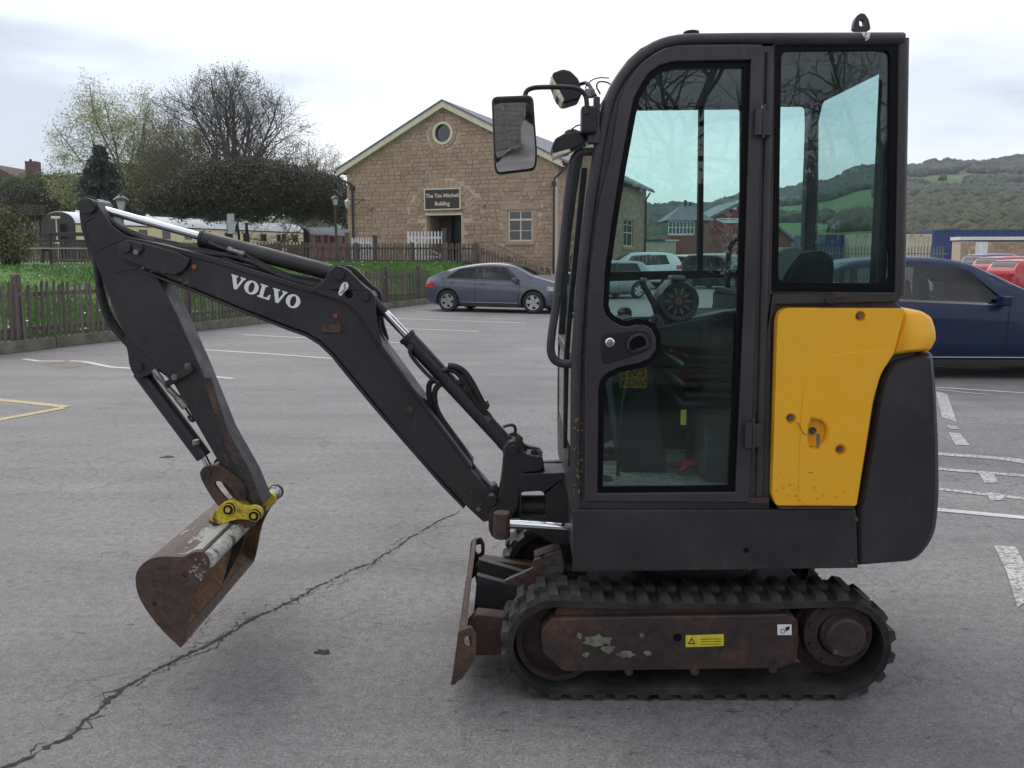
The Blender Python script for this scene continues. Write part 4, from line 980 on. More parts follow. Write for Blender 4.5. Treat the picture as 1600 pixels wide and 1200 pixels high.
def hillmat():
    m, t, b = nodes('hillside'); c = t.nodes.new('ShaderNodeTexCoord'); v = c.outputs['Object']
    n = nz(t, .010, 5, .55, v, sc3=(1, .8, 1.5)); r = ramp(t, n.outputs['Fac'], [(.38, (.060, .062, .036)), (.45, (.06, .088, .03)), (.50, (.062, .125, .028)), (.60, (.075, .145, .035))])
    n2 = nz(t, .12, 6, .7, v); r2 = ramp(t, n2.outputs['Fac'], [(.3, .7), (.7, 1.25)]); t.links.new(mixc(t, 1, r.outputs[0], r2.outputs[0], 'MULTIPLY'), b.inputs['Base Color']); b.inputs['Roughness'].default_value = 1
    return m
link('hill', npmesh('hill', V, F, hillmat(), smooth_=True))['kind'] = 'structure'
import mathutils.noise as mn
rs = np.random.RandomState(12)
def wood(name, label, n, yr, cond, size, mats, seed, flat_=.8, leafs=38, blob=True):
    rs = np.random.RandomState(seed); P_ = []; R_ = []
    tries = 0
    while len(P_) < n and tries < n*14:
        tries += 1; y = rs.uniform(*yr); px_ = rs.uniform(930, 1720); x = (px_-800)/FPX*y
        if not cond(x, y, px_): continue
        P_.append((x, y, hillz(x, y))); R_.append(size*rs.uniform(.6, 1.3)*(.8+.4*y/500))
    P_ = np.array(P_); R_ = np.array(R_); k = leafs
    d = rs.normal(0, 1, (len(P_), k, 3)); d /= np.linalg.norm(d, axis=2)[..., None]; d[..., 2] = np.abs(d[..., 2])*1.1-.1
    if blob:
        bm = bmesh.new(); bmesh.ops.create_icosphere(bm, subdivisions=2 if n < 1500 else 1, radius=1); vv = np.array([v.co[:] for v in bm.verts]); ff = np.array([[v.index for v in f.verts] for f in bm.faces]); bm.free()
        sc_ = R_[:, None, None]*(1+.22*rs.normal(0, 1, (len(P_), len(vv), 1)).clip(-1.5, 1.5)); V = P_[:, None, :]+vv[None]*sc_*np.array([1, 1, .95]); V[..., 2] += (R_*.35)[:, None]
        F = ff[None]+(np.arange(len(P_))*len(vv))[:, None, None]
        tag(link(name, npmesh(name, V.reshape(-1, 3), F.reshape(-1, 3), mats, smooth_=True)), label, 'woodland', kind='stuff'); return
    c = P_[:, None, :]+d*R_[:, None, None]*np.array([1, 1, .85])*rs.uniform(.7, 1.05, (len(P_), k, 1)); c[..., 2] += R_[:, None]*.3
    c = c.reshape(-1, 3); s = np.repeat(R_, k)*.20
    a = rs.normal(0, 1, (len(c), 3)); a /= np.linalg.norm(a, axis=1)[:, None]; b = rs.normal(0, 1, (len(c), 3)); b -= a*(a*b).sum(1)[:, None]; b /= np.linalg.norm(b, axis=1)[:, None]
    s = s[:, None]*rs.uniform(.6, 1.2, (len(c), 1)); V = np.stack([c-a*s, c+b*s*.8, c+a*s, c-b*s*.8], 1).reshape(-1, 3)
    tag(link(name, npmesh(name, V, np.arange(len(c)*4).reshape(-1, 4), mats)), label, 'woodland', kind='stuff')
def clumpmat(name, c1, c2, c3):
    m, t, b = nodes(name); c = t.nodes.new('ShaderNodeTexCoord'); v = c.outputs['Object']
    n = nz(t, .02, 4, .6, v); r = ramp(t, n.outputs['Fac'], [(.35, c1), (.5, c2), (.65, c3)]); n2 = nz(t, .25, 3, .7, v); r2 = ramp(t, n2.outputs['Fac'], [(.3, .6), (.7, 1.35)])
    t.links.new(mixc(t, 1, r.outputs[0], r2.outputs[0], 'MULTIPLY'), b.inputs['Base Color']); b.inputs['Roughness'].default_value = 1; return m
K['w1'] = clumpmat('bare_woodland', (.078, .074, .072), (.062, .070, .056), (.050, .070, .040)); K['w2'] = clumpmat('green_scrub', (.038, .056, .028), (.062, .070, .038), (.070, .062, .046))
dens = lambda x, y: mn.noise((x*.014, y*.011, 5))+.5*mn.noise((x*.04, y*.03, 9))
wood('hillside_wood', 'grey brown leafless woodland covering the upper hillside', 15000, (300, 575), lambda x, y, p: not (((p-1500)/40)**2+((y-470)/22)**2 < 1) and dens(x*1.5, y*1.5) > -.05-(y-300)*.0010 and not (p < 1400 and y < 420 and dens(x, y) < .25), 2.1, K['w1'], 21, leafs=30)
wood('hillside_scrub', 'olive green scrub and hedgerow trees on the lower hillside', 8000, (108, 330), lambda x, y, p: not (((p-1535)/62)**2+((y-232)/24)**2 < 1+.3*dens(x*3, y*3)) and dens(x*1.6, y*1.6) > (-.32 if p > 1400 else .10), 1.9, K['w2'], 22)
wood('valley_trees', 'brown and olive trees at the foot of the hill behind the containers', 800, (85, 150), lambda x, y, p: p > 1180, 1.9, K['w2'], 23, leafs=70, blob=False)
wood('ridge_trees', 'distant line of trees along the ridge of the hill', 420, (556, 572), lambda x, y, p: dens(x*2.2, y) > -.05, 2.8, K['w1'], 24)

# ================================================================== containers, cabin, signal box, warehouse
K['cblue'] = M('container_blue', (.018, .055, .16), (.014, .042, .125), 2, rough=.5); K['ccr'] = M('container_cream', (.56, .52, .38), (.48, .44, .31), 1.5, rough=.5)
def container(loc, rz, L_, Hh, mat, label, logo=False):
    t = empty('shipping_container', loc, rz, label, 'container', 'shipping containers behind the car park'); w = 2.44
    n = int(L_/.28); prof = []
    for i in range(n):
        x = .12+(L_-.24)*i/n; s = (L_-.24)/n
        prof += [(x, 0), (x+s*.35, 0), (x+s*.5, .045), (x+s*.85, .045)]
    prof.append((L_-.12, 0)); rows = [[(x, y, z) for x, y in prof] for z in (.18, Hh-.14)]
    obj('corrugated_side', MB().grid(rows), K[mat], t, world=False, ang=20)
    obj('top_rail', MB().span((0, -.02, Hh-.14), (L_, .09, Hh)), K[mat], t, world=False); obj('bottom_rail', MB().span((0, -.02, 0), (L_, .09, .18)), K[mat], t, world=False)
    for x in (0, L_-.12): obj('corner_post', MB().span((x, -.03, 0), (x+.12, .12, Hh-.001)), K[mat], t, world=False)
    obj('body', MB().span((.01, .10, .05), (L_-.01, w, Hh-.02)), K[mat], t, world=False)
    for k in range(int(L_/.55)): obj('roof_lug', MB().span((.3+k*.55, -.035, Hh-.10), (.42+k*.55, -.022, Hh-.05)), K['dark'], t, world=False)
    return t
x0, x1 = P(1329, 380, 50).x, P(1455, 380, 50).x
container((x0, 50, .25), 0, x1-x0, P(1400, 366, 50).z-.25, 'ccr', 'cream corrugated shipping container between two blue ones')
x2 = P(1262, 380, 51).x; container((x2, 51, .25), 0, P(1328, 380, 51).x-x2, P(1300, 366.5, 51).z-.25, 'cblue', 'blue shipping container left of the cream one, seen through the cab')
x3 = P(1457, 380, 66).x; container((x3, 66, .2), R(-6), 16, P(1470, 359, 66).z-.2, 'cblue', 'long dark blue shipping container behind the stone cabin')
K['galv'] = M('galvanised_steel', (.20, .21, .20), (.13, .135, .13), 8, rough=.5, metal=.4)
pf = empty('palisade_fence', (P(1262, 400, 45).x, 45, 0), 0, 'grey steel palisade fence in front of the containers', 'fence')
pm = MB().prism([(-.03, 0), (.03, 0), (.03, 1.95), (.015, 2.1), (-.015, 2.1), (-.03, 1.95)], -.004, .004).mesh('pale'); pm.materials.append(K['galv'])
Lp = P(1482, 400, 45).x-pf.location.x
for k in range(int(Lp/.17)): link('pale', pm, None, pf, (.17*k, 0, .1))
for z in (.4, 1.75): obj('rail', MB().span((0, .01, z), (Lp, .05, z+.05)), K['galv'], pf, world=False)
# stone cabin
cy = 56; cx0 = P(1500, 400, cy).x; ct = P(1500, 370, cy).z; CB = empty('stone_cabin', (cx0, cy, 0), R(-3), 'low stone cabin with a pale flat roof edge behind the red cars', 'building'); CL = 11
obj('wall', MB().span((0, 0, 0), (CL, 1.2, ct-.3)), K['mortar'], CB, world=False)
obj('roof_fascia', MB().span((-.1, -.12, ct-.22), (CL+.1, 1.3, ct)), K['white'], CB, world=False); obj('fascia_shadow_strip', MB().span((.9, -.05, ct-.32), (CL, .0, ct-.225)), K['dark'], CB, world=False)  # solid dark strip standing in for the shade under the fascia
obj('white_pier', MB().span((.95, -.06, 0), (1.75, .0, ct-.33)), K['white'], CB, world=False)
z = .3; rn = random.Random(5)
while z < ct-.45:
    x = .02
    while x < CL-.1:
        w_ = rn.uniform(.28, .6)
        if not (.90 < x+w_/2 < 1.8): o = link('stone', rn.choice(stv), None, CB, (x+.01, .002, z+.008)); o.scale = (min(w_, CL-x)-.02, .035, .19)
        x += w_
    z += .205
obj('cabin_door_frame', MB().span((.55, -.05, 0), (.60, -.01, 2.0)), K['white'], CB, world=False)
# cream panelled fence with teal roof
yy = 62; a_ = P(1010, 395, yy); b_ = P(1056, 395, yy); zt1 = P(1030, 374, yy).z
sh = empty('panel_shed', (a_.x, yy, 0), 0, 'pale ribbed panel shed with a blue sheet roof seen through the cab window', 'shed'); wl_ = b_.x-a_.x
for k in range(14): obj('panel', MB().span((wl_*k/14+.01, 0, 0), (wl_*(k+1)/14-.01, .06+.02*(k % 2), zt1-.15)), K['ccr'], sh, world=False)
obj('back_wall', MB().span((0, .09, 0), (wl_, 1.5, zt1-.15)), K['ccr'], sh, world=False); obj('roof_sheet', MB().span((-.1, -.15, zt1-.14), (wl_*.62, 1.7, zt1)), K['cblue'], sh, world=False); obj('roof_sheet', MB().span((wl_*.62+.02, -.15, zt1-.14), (wl_+.2, 1.7, zt1-.02)), K['cream'], sh, world=False)
# signal box
K['redbrick'] = rusty('red_brickwork', [(.3, (.17, .06, .045)), (.5, (.24, .085, .06)), (.7, (.20, .10, .08))], 3, .9, .3); K['redclad'] = M('red_cladding', (.24, .028, .025), (.19, .025, .022), 2, rough=.6)
ys_ = 78; xa, xb = P(1044, 390, ys_).x, P(1108, 390, ys_).x; SB = empty('signal_box', (xa, ys_, 0), 0, 'small brick signal box with white windows and hipped roof seen through the cab', 'building'); w_ = xb-xa
zw0, zw1, ze, zp = P(1070, 366, ys_).z, P(1070, 345, ys_).z, P(1070, 343, ys_).z, P(1075, 319, ys_).z
obj('brick_base', MB().span((0, 0, 0), (w_, 4, zw0)), K['redbrick'], SB, world=False); obj('upper_storey', MB().span((.04, .04, zw0), (w_-.04, 3.9, zw1)), K['winglass'], SB, world=False)
WB = obj('window_band', MB().span((0, -.05, zw0-.1), (w_*.62, .02, zw0+.08)).span((0, -.05, zw1-.12), (w_*.62, .02, zw1)), K['white'], SB, world=False)
for k in range(8): obj('window_bar', MB().span((w_*.62*k/7-.04, -.05, zw0+.08), (w_*.62*k/7+.04, .02, zw1-.12)), K['white'], WB, world=False)
obj('middle_bar', MB().span((0, -.045, (zw0+zw1)/2-.03), (w_*.62, .01, (zw0+zw1)/2+.03)), K['white'], WB, world=False)
obj('side_brick', MB().span((w_*.62+.03, -.02, zw0), (w_, .03, zw1)), K['redbrick'], SB, world=False)
o_ = .4; rv = [(-o_, -o_, ze-.1), (w_+o_, -o_, ze-.1), (w_+o_, 4+o_, ze-.1), (-o_, 4+o_, ze-.1), (w_*.40, 2, zp), (w_*.60, 2, zp)]
obj('roof', MB().add(rv, [(3, 2, 1, 0), (0, 1, 5, 4), (1, 2, 5), (2, 3, 4, 5), (3, 0, 4)]), K['slate'], SB, world=False, ang=5); obj('chimney_pot', MB().cyl((w_*.5, 2, zp-.1), (w_*.5, 2, zp+.5), .14).cyl((w_*.62, 2, zp-.2), (w_*.62, 2, zp+.3), .12), K['dark'], SB, world=False)
# red warehouse
ys_ = 88; f_ = lambda px_, py_: (P(px_, py_, ys_).x-P(1100, 390, ys_).x, P(px_, py_, ys_).z)
WH = empty('red_warehouse', (P(1100, 390, ys_).x, ys_, 0), 0, 'red clad gabled warehouse with a white name sign beside the signal box', 'building')
gp_ = [f_(1096, 345), f_(1165, 313), f_(1236, 372)]; gp_ = [(gp_[0][0], 0)]+gp_+[(gp_[2][0], 0)]
obj('front_wall', MB().prism(gp_, 0, 12), K['redclad'], WH, world=False)
obj('brick_plinth', MB().span((gp_[0][0], -.05, 0), (gp_[-1][0], 0-.002, f_(1100, 366)[1])), K['redbrick'], WH, world=False)
rp = [f_(1094, 347), f_(1165, 311), f_(1240, 374)]; obj('roof', MB().prism([(rp[0][0], rp[0][1]-.25), (rp[1][0], rp[1][1]-.25), (rp[2][0], rp[2][1]-.25), (rp[2][0], rp[2][1]+.05), (rp[1][0], rp[1][1]+.05), (rp[0][0], rp[0][1]+.05)], -.4, 12.4), K['slate'], WH, world=False)
s_ = [f_(1120, 341), f_(1162, 341), f_(1162, 348.5), f_(1130, 348.5), f_(1120, 344)]; sg_ = obj('name_sign', MB().prism(s_, -.12, -.02), K['white'], WH, world=False)
obj('lettering', MB().span((s_[0][0]+.2, -.13, s_[2][1]+.3), (s_[0][0]+2.2, -.125, s_[2][1]+.36)), K['blacksticker'], sg_, world=False)
obj('floodlight', MB().span((f_(1144, 325)[0], -.3, f_(1144, 328)[1]), (f_(1150, 325)[0], -.02, f_(1144, 323)[1])), K['white'], WH, world=False)
# ================================================================== cars
K['tyre'] = M('tyre_rubber', (.014, .014, .015), (.03, .029, .028), 20, rough=.85); K['rim'] = M('alloy_rim', (.45, .46, .47), rough=.3, metal=.8); K['rimdark'] = M('dark_wheel_inner', (.012, .012, .012), rough=.6)
K['carglass'] = M('car_glass', (.008, .010, .012), rough=.04, spec=.45); K['cartrim'] = M('black_car_trim', (.012, .012, .013), rough=.4); K['gap'] = M('panel_gap', (.004, .004, .004), rough=.8)
K['headlamp'] = M('headlamp_lens', (.42, .44, .46), (.16, .17, .18), 14, rough=.06, coat=.8); K['taillamp'] = M('tail_lamp_red', (.38, .015, .02), rough=.12, coat=.8)
K['cabdark'] = M('car_interior', (.02, .02, .021), rough=.8); K['cabdark2'] = M('car_seat_cloth', (.035, .035, .037), rough=.9); K['sideglass'] = glass('tinted_side_glass', (.52, .58, .57), refl=1.3)
def carpaint(name, c, metal=.35, rough=.32): 
    m = M(name, c, tuple(x*1.12 for x in c), 3, rough=rough, metal=metal, coat=.8); m.node_tree.nodes['Principled BSDF'].inputs['Coat Roughness'].default_value = .04; return m
def interp(tab, x):
    if x <= tab[0][0]: return tab[0][1]
    for a, b in zip(tab[:-1], tab[1:]):
        if x <= b[0]:
            t = (x-a[0])/(b[0]-a[0]+1e-9); return a[1]+(b[1]-a[1])*t
    return tab[-1][1]
def sm(tab, it=2):
    return smooth(tab, it, False)
def car(loc, heading, label, cat, paint, L_, W_, H_, top, belt, wb, x_rear, wr, sidew, wind, back, group=None, spokes=5, lights=True, ride=.19, chrome=False):
    """x forward from the rear bumper (0..L); local y left"""
    T = empty('parked_car', loc, heading, label, cat, group)
    tp = sm([(x*L_, z*H_) for x, z in top]); bl = sm([(x*L_, z*H_) for x, z in belt], 1); hw = W_/2
    cx = L_/2
    def half(x):
        t = abs(x-cx)/(L_/2); return hw*(1-.20*max(0, (t-.72)/.28)**2.2-.03*t*t)
    def sec(x):
        zt = interp(tp, x); zb = min(interp(bl, x), zt-.02); w = half(x); g = max(0, zt-zb); k = min(1, g/.45); wr_ = w-.05-.19*k
        t = abs(x-cx)/(L_/2); z0 = ride+.10*max(0, (t-.85)/.15)
        m_ = min(z0+.30, zb-.12)
        return [(0, z0), (w-.16, z0), (w-.06, z0+.03), (w-.005, z0+.14), (w+.002, max(m_, z0+.16)), (w-.004, z0+.2+(zb-z0-.2)*.62), (w-.018, zb-.05), (w-.045, zb), (w-.05-(w-.05-wr_)*.5, zb+(zt-zb)*.48), (wr_, zb+(zt-zb)*.86), (wr_-.07, zb+(zt-zb)*.955), (wr_*.55, zt-.012*k), (0, zt)]
    xs_ = sorted(set([.0, .015, .04, .08, .13]+list(np.linspace(.2, L_-.2, 44))+[L_-.13, L_-.08, L_-.04, L_-.015, L_]))
    rows = []
    for x in xs_:
        s = sec(x); e = min(x, L_-x); sq = 1-(.10*max(0, 1-e/.10)**2)
        zm = .55; pts = [(y*sq, zm+(z-zm)*sq) for y, z in s]
        rows.append([(x, y, z) for y, z in pts]+[(x, -y, z) for y, z in pts[-2:0:-1]]+[(x, pts[0][0], pts[0][1])])
    mb = MB().grid(rows); mb.add(rows[0][:-1], [tuple(range(len(rows[0])-1))]); mb.add(rows[-1][:-1], [tuple(reversed(range(len(rows[0])-1)))])
    body = obj('body', mb, paint, T, world=False, weld=True, ang=40)
    ax = [x_rear, x_rear+wb]
    cut = MB()
    for a in ax:
        for s in (1, -1): cut.cyl((a, s*(hw-.26), wr), (a, s*(hw+.2), wr), wr+.055, n=32)
    co = obj('cutter', cut, K['gap'], T, world=False)
    body.data.materials.append(K['gap'])
    # window openings and a hollow cabin
    def wpoly(b0, b1, t0, t1, ins=.0):
        o_ = []
        for s_, t_ in [(i/8, 0) for i in range(9)]+[(1-i/8, 1) for i in range(9)]:
            x = ((b0+(b1-b0)*s_)*(1-t_)+(t0+(t1-t0)*s_)*t_)*L_; zb = interp(bl, x)+.035; zt = interp(bl, x)+(interp(tp, x)-interp(bl, x))*.77
            o_.append((x, zb+(max(zt, zb+.01)-zb)*t_))
        return o_
    extra = []
    xa_, xb_ = sidew[0][0]*L_+.06, sidew[-1][3]*L_+.02
    n_ = 14; lo_ = [(xa_+(xb_-xa_)*i/n_, interp(bl, xa_+(xb_-xa_)*i/n_)-.28) for i in range(n_+1)]
    hi_ = [(x, interp(bl, x)+max(.03, (interp(tp, x)-interp(bl, x))*.74)) for x, z in reversed(lo_)]
    body.data.materials.append(K['cabdark'])
    def vol(m_):
        bm = bmesh.new(); bm.from_mesh(m_); v_ = abs(bm.calc_volume()); bm.free(); return v_
    V0 = vol(body.data); src = body.data; cuts = []
    for w4 in sidew: cuts.append(obj('cutter_window', MB().prism(wpoly(*w4), -(hw+.3), hw+.3), K['cabdark'], T, world=False))
    extra += cuts
    for attempt in range(7):
        body.modifiers.clear(); use = [co]
        if attempt < 6:
            j_ = attempt*.013
            lo2 = [(x, z-j_*.5) for x, z in lo_][attempt//2:len(lo_)-attempt//2]; hi2 = [(x, interp(bl, x)+max(.04+j_, (interp(tp, x)-interp(bl, x))*(.74-j_))) for x, z in reversed(lo2)]
            cav = obj('cutter_cabin', MB().prism(lo2+hi2, -(hw-.31-j_), hw-.31-j_), K['cabdark'], T, world=False); extra.append(cav); use.append(cav)
        for c_ in use+(cuts if attempt < 6 else []):
            m2 = body.modifiers.new('w', 'BOOLEAN'); m2.object = c_; m2.operation = 'DIFFERENCE'; m2.solver = 'EXACT'; m2.material_mode = 'TRANSFER'
        dg = bpy.context.evaluated_depsgraph_get(); dg.update(); me = bpy.data.meshes.new_from_object(body.evaluated_get(dg))
        xs2 = [v.co.x for v in me.vertices] or [0]; v1 = vol(me)
        ok_ = max(xs2)-min(xs2) > L_-.05 and .55*V0 < v1 < .995*V0 and len(me.polygons) > 900
        if ok_: break

    body.modifiers.clear(); body.data = me
    me.set_sharp_from_angle(angle=R(40)); bpy.data.objects.remove(co)
    for c_ in extra: bpy.data.objects.remove(c_)
    def side_y(x, z):
        s = sec(x)
        for a, b in zip(s[2:-1], s[3:]):
            if a[1] <= z <= b[1]+1e-6: return a[0]+(b[0]-a[0])*(z-a[1])/max(1e-6, b[1]-a[1])
        return s[-3][0]
    def top_zz(x, y):
        s = sec(x)[7:]
        for a, b in zip(s[:-1], s[1:]):
            if b[0] <= abs(y) <= a[0]: return a[1]+(b[1]-a[1])*(a[0]-abs(y))/max(1e-6, a[0]-b[0])
        return s[-1][1] if abs(y) < s[-1][0]+.01 else s[0][1]
    def onside(name, poly_fn, mat, off=.004, parent=None, n=12, m=6, sides=(1, -1)):
        for sd in sides:
            rw = []
            for j in range(m+1):
                r = []
                for i in range(n+1):
                    x, z = poly_fn(i/n, j/m); r.append((x, sd*(side_y(x, z)+off), z))
                rw.append(r)
            obj(name, MB().grid(rw), mat, parent or T, world=False, sharp=False)
    for (w0_, w1_) in zip(sidew[:-1], sidew[1:]):
        def fs(s, t, w0_=w0_, w1_=w1_):
            x = ((w0_[1]+(w1_[0]-w0_[1])*s)*(1-t)+(w0_[3]+(w1_[2]-w0_[3])*s)*t)*L_; zb = interp(bl, x)+.03; zt = interp(bl, x)+(interp(tp, x)-interp(bl, x))*.83
            return x, zb+(max(zt, zb+.002)-zb)*t
        onside('pillar_trim', fs, K['cartrim'], .003, n=3)
    for fx_, rows_ in ((.50, 1), (.30, 1)):
        xs0 = fx_*L_
        for yy_ in (-.36, .36):
            zs = interp(bl, xs0)
            st_ = obj('seat', MB().box((xs0, yy_, zs-.02), (.14, .44, .62), Matrix.Rotation(R(-14), 3, 'Y')), K['cabdark2'], T, world=False, bev=.05, seg=3)
            obj('headrest', MB().box((xs0-.09, yy_, zs+.36), (.09, .26, .17), Matrix.Rotation(R(-14), 3, 'Y')), K['cabdark2'], st_, world=False, bev=.03, seg=3)
    obj('steering_wheel', MB().tube([(.60*L_+.05*math.cos(a_), .36+.18*math.sin(a_), interp(bl, .6*L_)+.02+.17*math.cos(a_)) for a_ in [i*.524 for i in range(13)]], .014, 6), K['cabdark2'], T, world=False)
    for (b0, b1, t0, t1) in sidew:
        def fn(s, t):
            x = ((b0+(b1-b0)*s)*(1-t)+(t0+(t1-t0)*s)*t)*L_; zb = interp(bl, x)+.032; zt = interp(bl, x)+(interp(tp, x)-interp(bl, x))*.78
            return x, zb-.004+(max(zt, zb+.003)-zb+.004)*t
        onside('side_window', fn, K['sideglass'], .003, n=24, m=10)
    for nm, (x0_, x1_, f0, f1) in (('windscreen', wind), ('rear_window', back)):
        rw = []
        for i in range(9):
            x = (x0_+(x1_-x0_)*i/8)*L_; s = sec(x); wv = s[9][0]-.02 if nm == 'windscreen' else s[9][0]-.05
            wv *= f0+(f1-f0)*i/8
            rw.append([(x+(.004 if nm == 'windscreen' else -.004), wv*j/6, top_zz(x, wv*j/6)+.006) for j in range(-6, 7)])
        obj(nm, MB().grid(rw), K['carglass'], T, world=False, sharp=False)
    # door gaps, handles, sill, mirror
    def vline(xb, xt, zlo=ride+.12, zhi=None, w=.007):
        for sd in (1, -1):
            r = []
            for j in range(13):
                t = j/12; x = (xb+(xt-xb)*t)*L_; zh = interp(bl, x)+.02; z = zlo+(zh-zlo)*t; yv = side_y(x, z)+.0025; r.append([(x-w, sd*yv, z), (x+w, sd*yv, z)])
            obj('door_gap', MB().grid(r), K['gap'], T, world=False, sharp=False)
    for xb, xt in ((sidew[0][0]+.01, sidew[0][0]-.015), (sidew[0][1]+.003, sidew[0][1]+.003), (sidew[-1][1]-.01, sidew[-1][1])): vline(xb, xt)
    for k, f in enumerate((sidew[0][0]+.02, sidew[0][1]+.03)):
        x = f*L_+.04; z = interp(bl, x)-.10
        for sd in (1, -1): obj('door_handle', MB().box((x+.06, sd*(side_y(x, z)+.016), z), (.18, .022, .026)), paint, T, world=False, bev=.008)
    for sd in (1, -1):
        x = sidew[-1][1]*L_-.12; z = interp(bl, x)+.06
        obj('wing_mirror', MB().box((x, sd*(hw+.06), z), (.12, .20, .13)).box((x, sd*(hw-.03), z-.05), (.05, .14, .04)), paint if lights != 'dark' else K['cartrim'], T, world=False, bev=.03, seg=3)
        obj('sill_trim', MB().span((ax[0]+wr+.10, sd*(hw-.02), ride-.01), (ax[1]-wr-.10, sd*(hw+.006), ride+.075)), K['cartrim'], T, world=False, bev=.01)
        if chrome: obj('chrome_strip', MB().span((ax[0]+wr+.16, sd*(hw+.0), ride+.10), (ax[1]-wr-.14, sd*(hw+.012), ride+.115)), K['chrome'], T, world=False)
    if chrome:
        for sd in (1, -1):
            r = []
            for j in range(25):
                x = (sidew[0][0]-.035+(sidew[-1][1]-sidew[0][0]+.035)*j/24)*L_; z = interp(bl, x)+.012; yv = side_y(x, z)+.009; r.append([(x, sd*yv, z-.017), (x, sd*yv, z+.012)])
            obj('window_trim', MB().grid(r), K['chrome'], T, world=False, sharp=False)
    # lights
    def endpatch(name, x0_, x1_, z0_, z1_, mat, tilt=0):
        def fn(s, t): x = (x0_+(x1_-x0_)*s)*L_; return x, (z0_+(z1_-z0_)*t+tilt*s)*H_
        onside(name, fn, mat, .006, n=6, m=3)
    hz1 = interp(tp, .94*L_)/H_
    endpatch('headlamp', .885, .975, hz1-.14, hz1-.06, K['headlamp'], -.01)
    bz = min(interp(bl, .04*L_)/H_, .68); endpatch('tail_lamp', .005, .085, bz-.13, bz-.02, K['taillamp'], .0)
    obj('front_grille', MB().span((L_-.02, -.5, .30*H_), (L_+.012, .5, .40*H_)), K['cartrim'], T, world=False, bev=.01); obj('rear_tail_lamp_bar', MB().span((-.008, -.62, bz*H_-.14), (.02, -.42, bz*H_-.05)).span((-.008, .42, bz*H_-.14), (.02, .62, bz*H_-.05)), K['taillamp'], T, world=False)
    obj('number_plate', MB().span((-.014, -.26, .40*H_), (.0, .26, .40*H_+.11)), K['stickery'], T, world=False); obj('number_plate', MB().span((L_, -.26, .24*H_), (L_+.022, .26, .24*H_+.11)), K['white'], T, world=False)
    # wheels
    for a in ax:
        for sd in (1, -1):
            c = (a, sd*(hw-.012), wr); k = sd
            w = obj('wheel', MB().lathe([(wr*.64, -.01*k), (wr*.70, 0), (wr*.9, .006*k), (wr*.97, -.012*k), (wr, -.04*k), (wr, -.17*k), (wr*.9, -.20*k), (wr*.6, -.2*k)], c, 'y', 32), K['tyre'], T, world=False)
            obj('rim_well', MB().lathe([(0, -.07*k), (wr*.62, -.06*k), (wr*.64, -.01*k)], c, 'y', 24), K['rimdark'], w, world=False)
            obj('rim_edge', MB().lathe([(wr*.64, -.02*k), (wr*.655, .004*k), (wr*.61, .0), (wr*.58, -.03*k)], c, 'y', 28), K['rim'], w, world=False)
            sp = MB()
            for i in range(spokes):
                an = 2*math.pi*i/spokes+.3; q = []
                for r_, wd, sk in ((.10, .16, 0), (.60, .20, .16), (.60, -.14, .16), (.10, -.16, 0)):
                    q.append((c[0]+wr*(r_*math.cos(an+sk)-wd*math.sin(an+sk)), c[2]+wr*(r_*math.sin(an+sk)+wd*math.cos(an+sk))))
                sp.prism(q, c[1]-.03*k, c[1]-.004*k)
            sp.cyl((c[0], c[1]-.03*k, c[2]), (c[0], c[1]+.002*k, c[2]), wr*.14, n=14)
            obj('rim_spokes', sp, K['rim'], w, world=False)
    obj('floor_pan', MB().span((.5, -hw+.3, ride-.04), (L_-.5, hw-.3, ride+.02)), K['cartrim'], T, world=False)
    return T
HATCH = dict(top=[(0, .34), (.0, .52), (.01, .66), (.05, .72), (.12, .80), (.26, .93), (.42, .995), (.52, 1.0), (.62, .965), (.70, .86), (.78, .735), (.88, .665), (.955, .58), (.99, .46), (1.0, .30)],
             belt=[(0, .60), (.12, .665), (.3, .655), (.6, .62), (.76, .60), (1, .5)])
BOX = dict(top=[(0, .34), (.0, .55), (.01, .68), (.03, .80), (.075, .93), (.15, .985), (.4, 1.0), (.58, .985), (.66, .92), (.74, .78), (.79, .70), (.90, .645), (.965, .56), (.99, .45), (1.0, .30)],
           belt=[(0, .66), (.12, .66), (.4, .62), (.76, .59), (1, .5)])
# grey hatchback
gw, gf = G(699, 487), G(831, 490.5); hd_ = math.atan2(gf.y-gw.y, gf.x-gw.x)
Lh, xr = 4.47, .84; dv = Vector((math.cos(hd_), math.sin(hd_), 0)); nv = Vector((-dv.y, dv.x, 0)); org = gw-dv*xr+nv*.91
K['p_grey'] = carpaint('grey_metallic', (.072, .077, .105), .3, .35)
car((org.x, org.y, 0), hd_, 'dark grey five door hatchback parked by the picket fence, chrome window line', 'car', K['p_grey'], Lh, 1.82, 1.47, wb=2.70, x_rear=xr, wr=.325, sidew=[(.175, .385, .26, .375), (.405, .70, .395, .60)], wind=(.595, .775, .98, 1.1), back=(.045, .22, .8, .95), chrome=True, **HATCH)
K['p_silver'] = carpaint('silver_blue_metallic', (.24, .27, .30), .5, .3); K['p_white'] = carpaint('white_car_paint', (.66, .68, .69), .0, .3); K['p_dark'] = carpaint('dark_car_paint', (.03, .034, .04), .3, .3)
K['p_blue'] = carpaint('deep_blue_metallic', (.0015, .010, .046), .0, .4); K['p_red'] = carpaint('red_car_paint', (.34, .008, .012), .1, .3)
for n_ in K['p_blue'].node_tree.nodes:
    if n_.type == 'BSDF_PRINCIPLED': n_.inputs['Coat Weight'].default_value = .25; n_.inputs['Specular IOR Level'].default_value = .3; K['p_navy'] = carpaint('navy_car_paint', (.03, .035, .09), .3, .3)
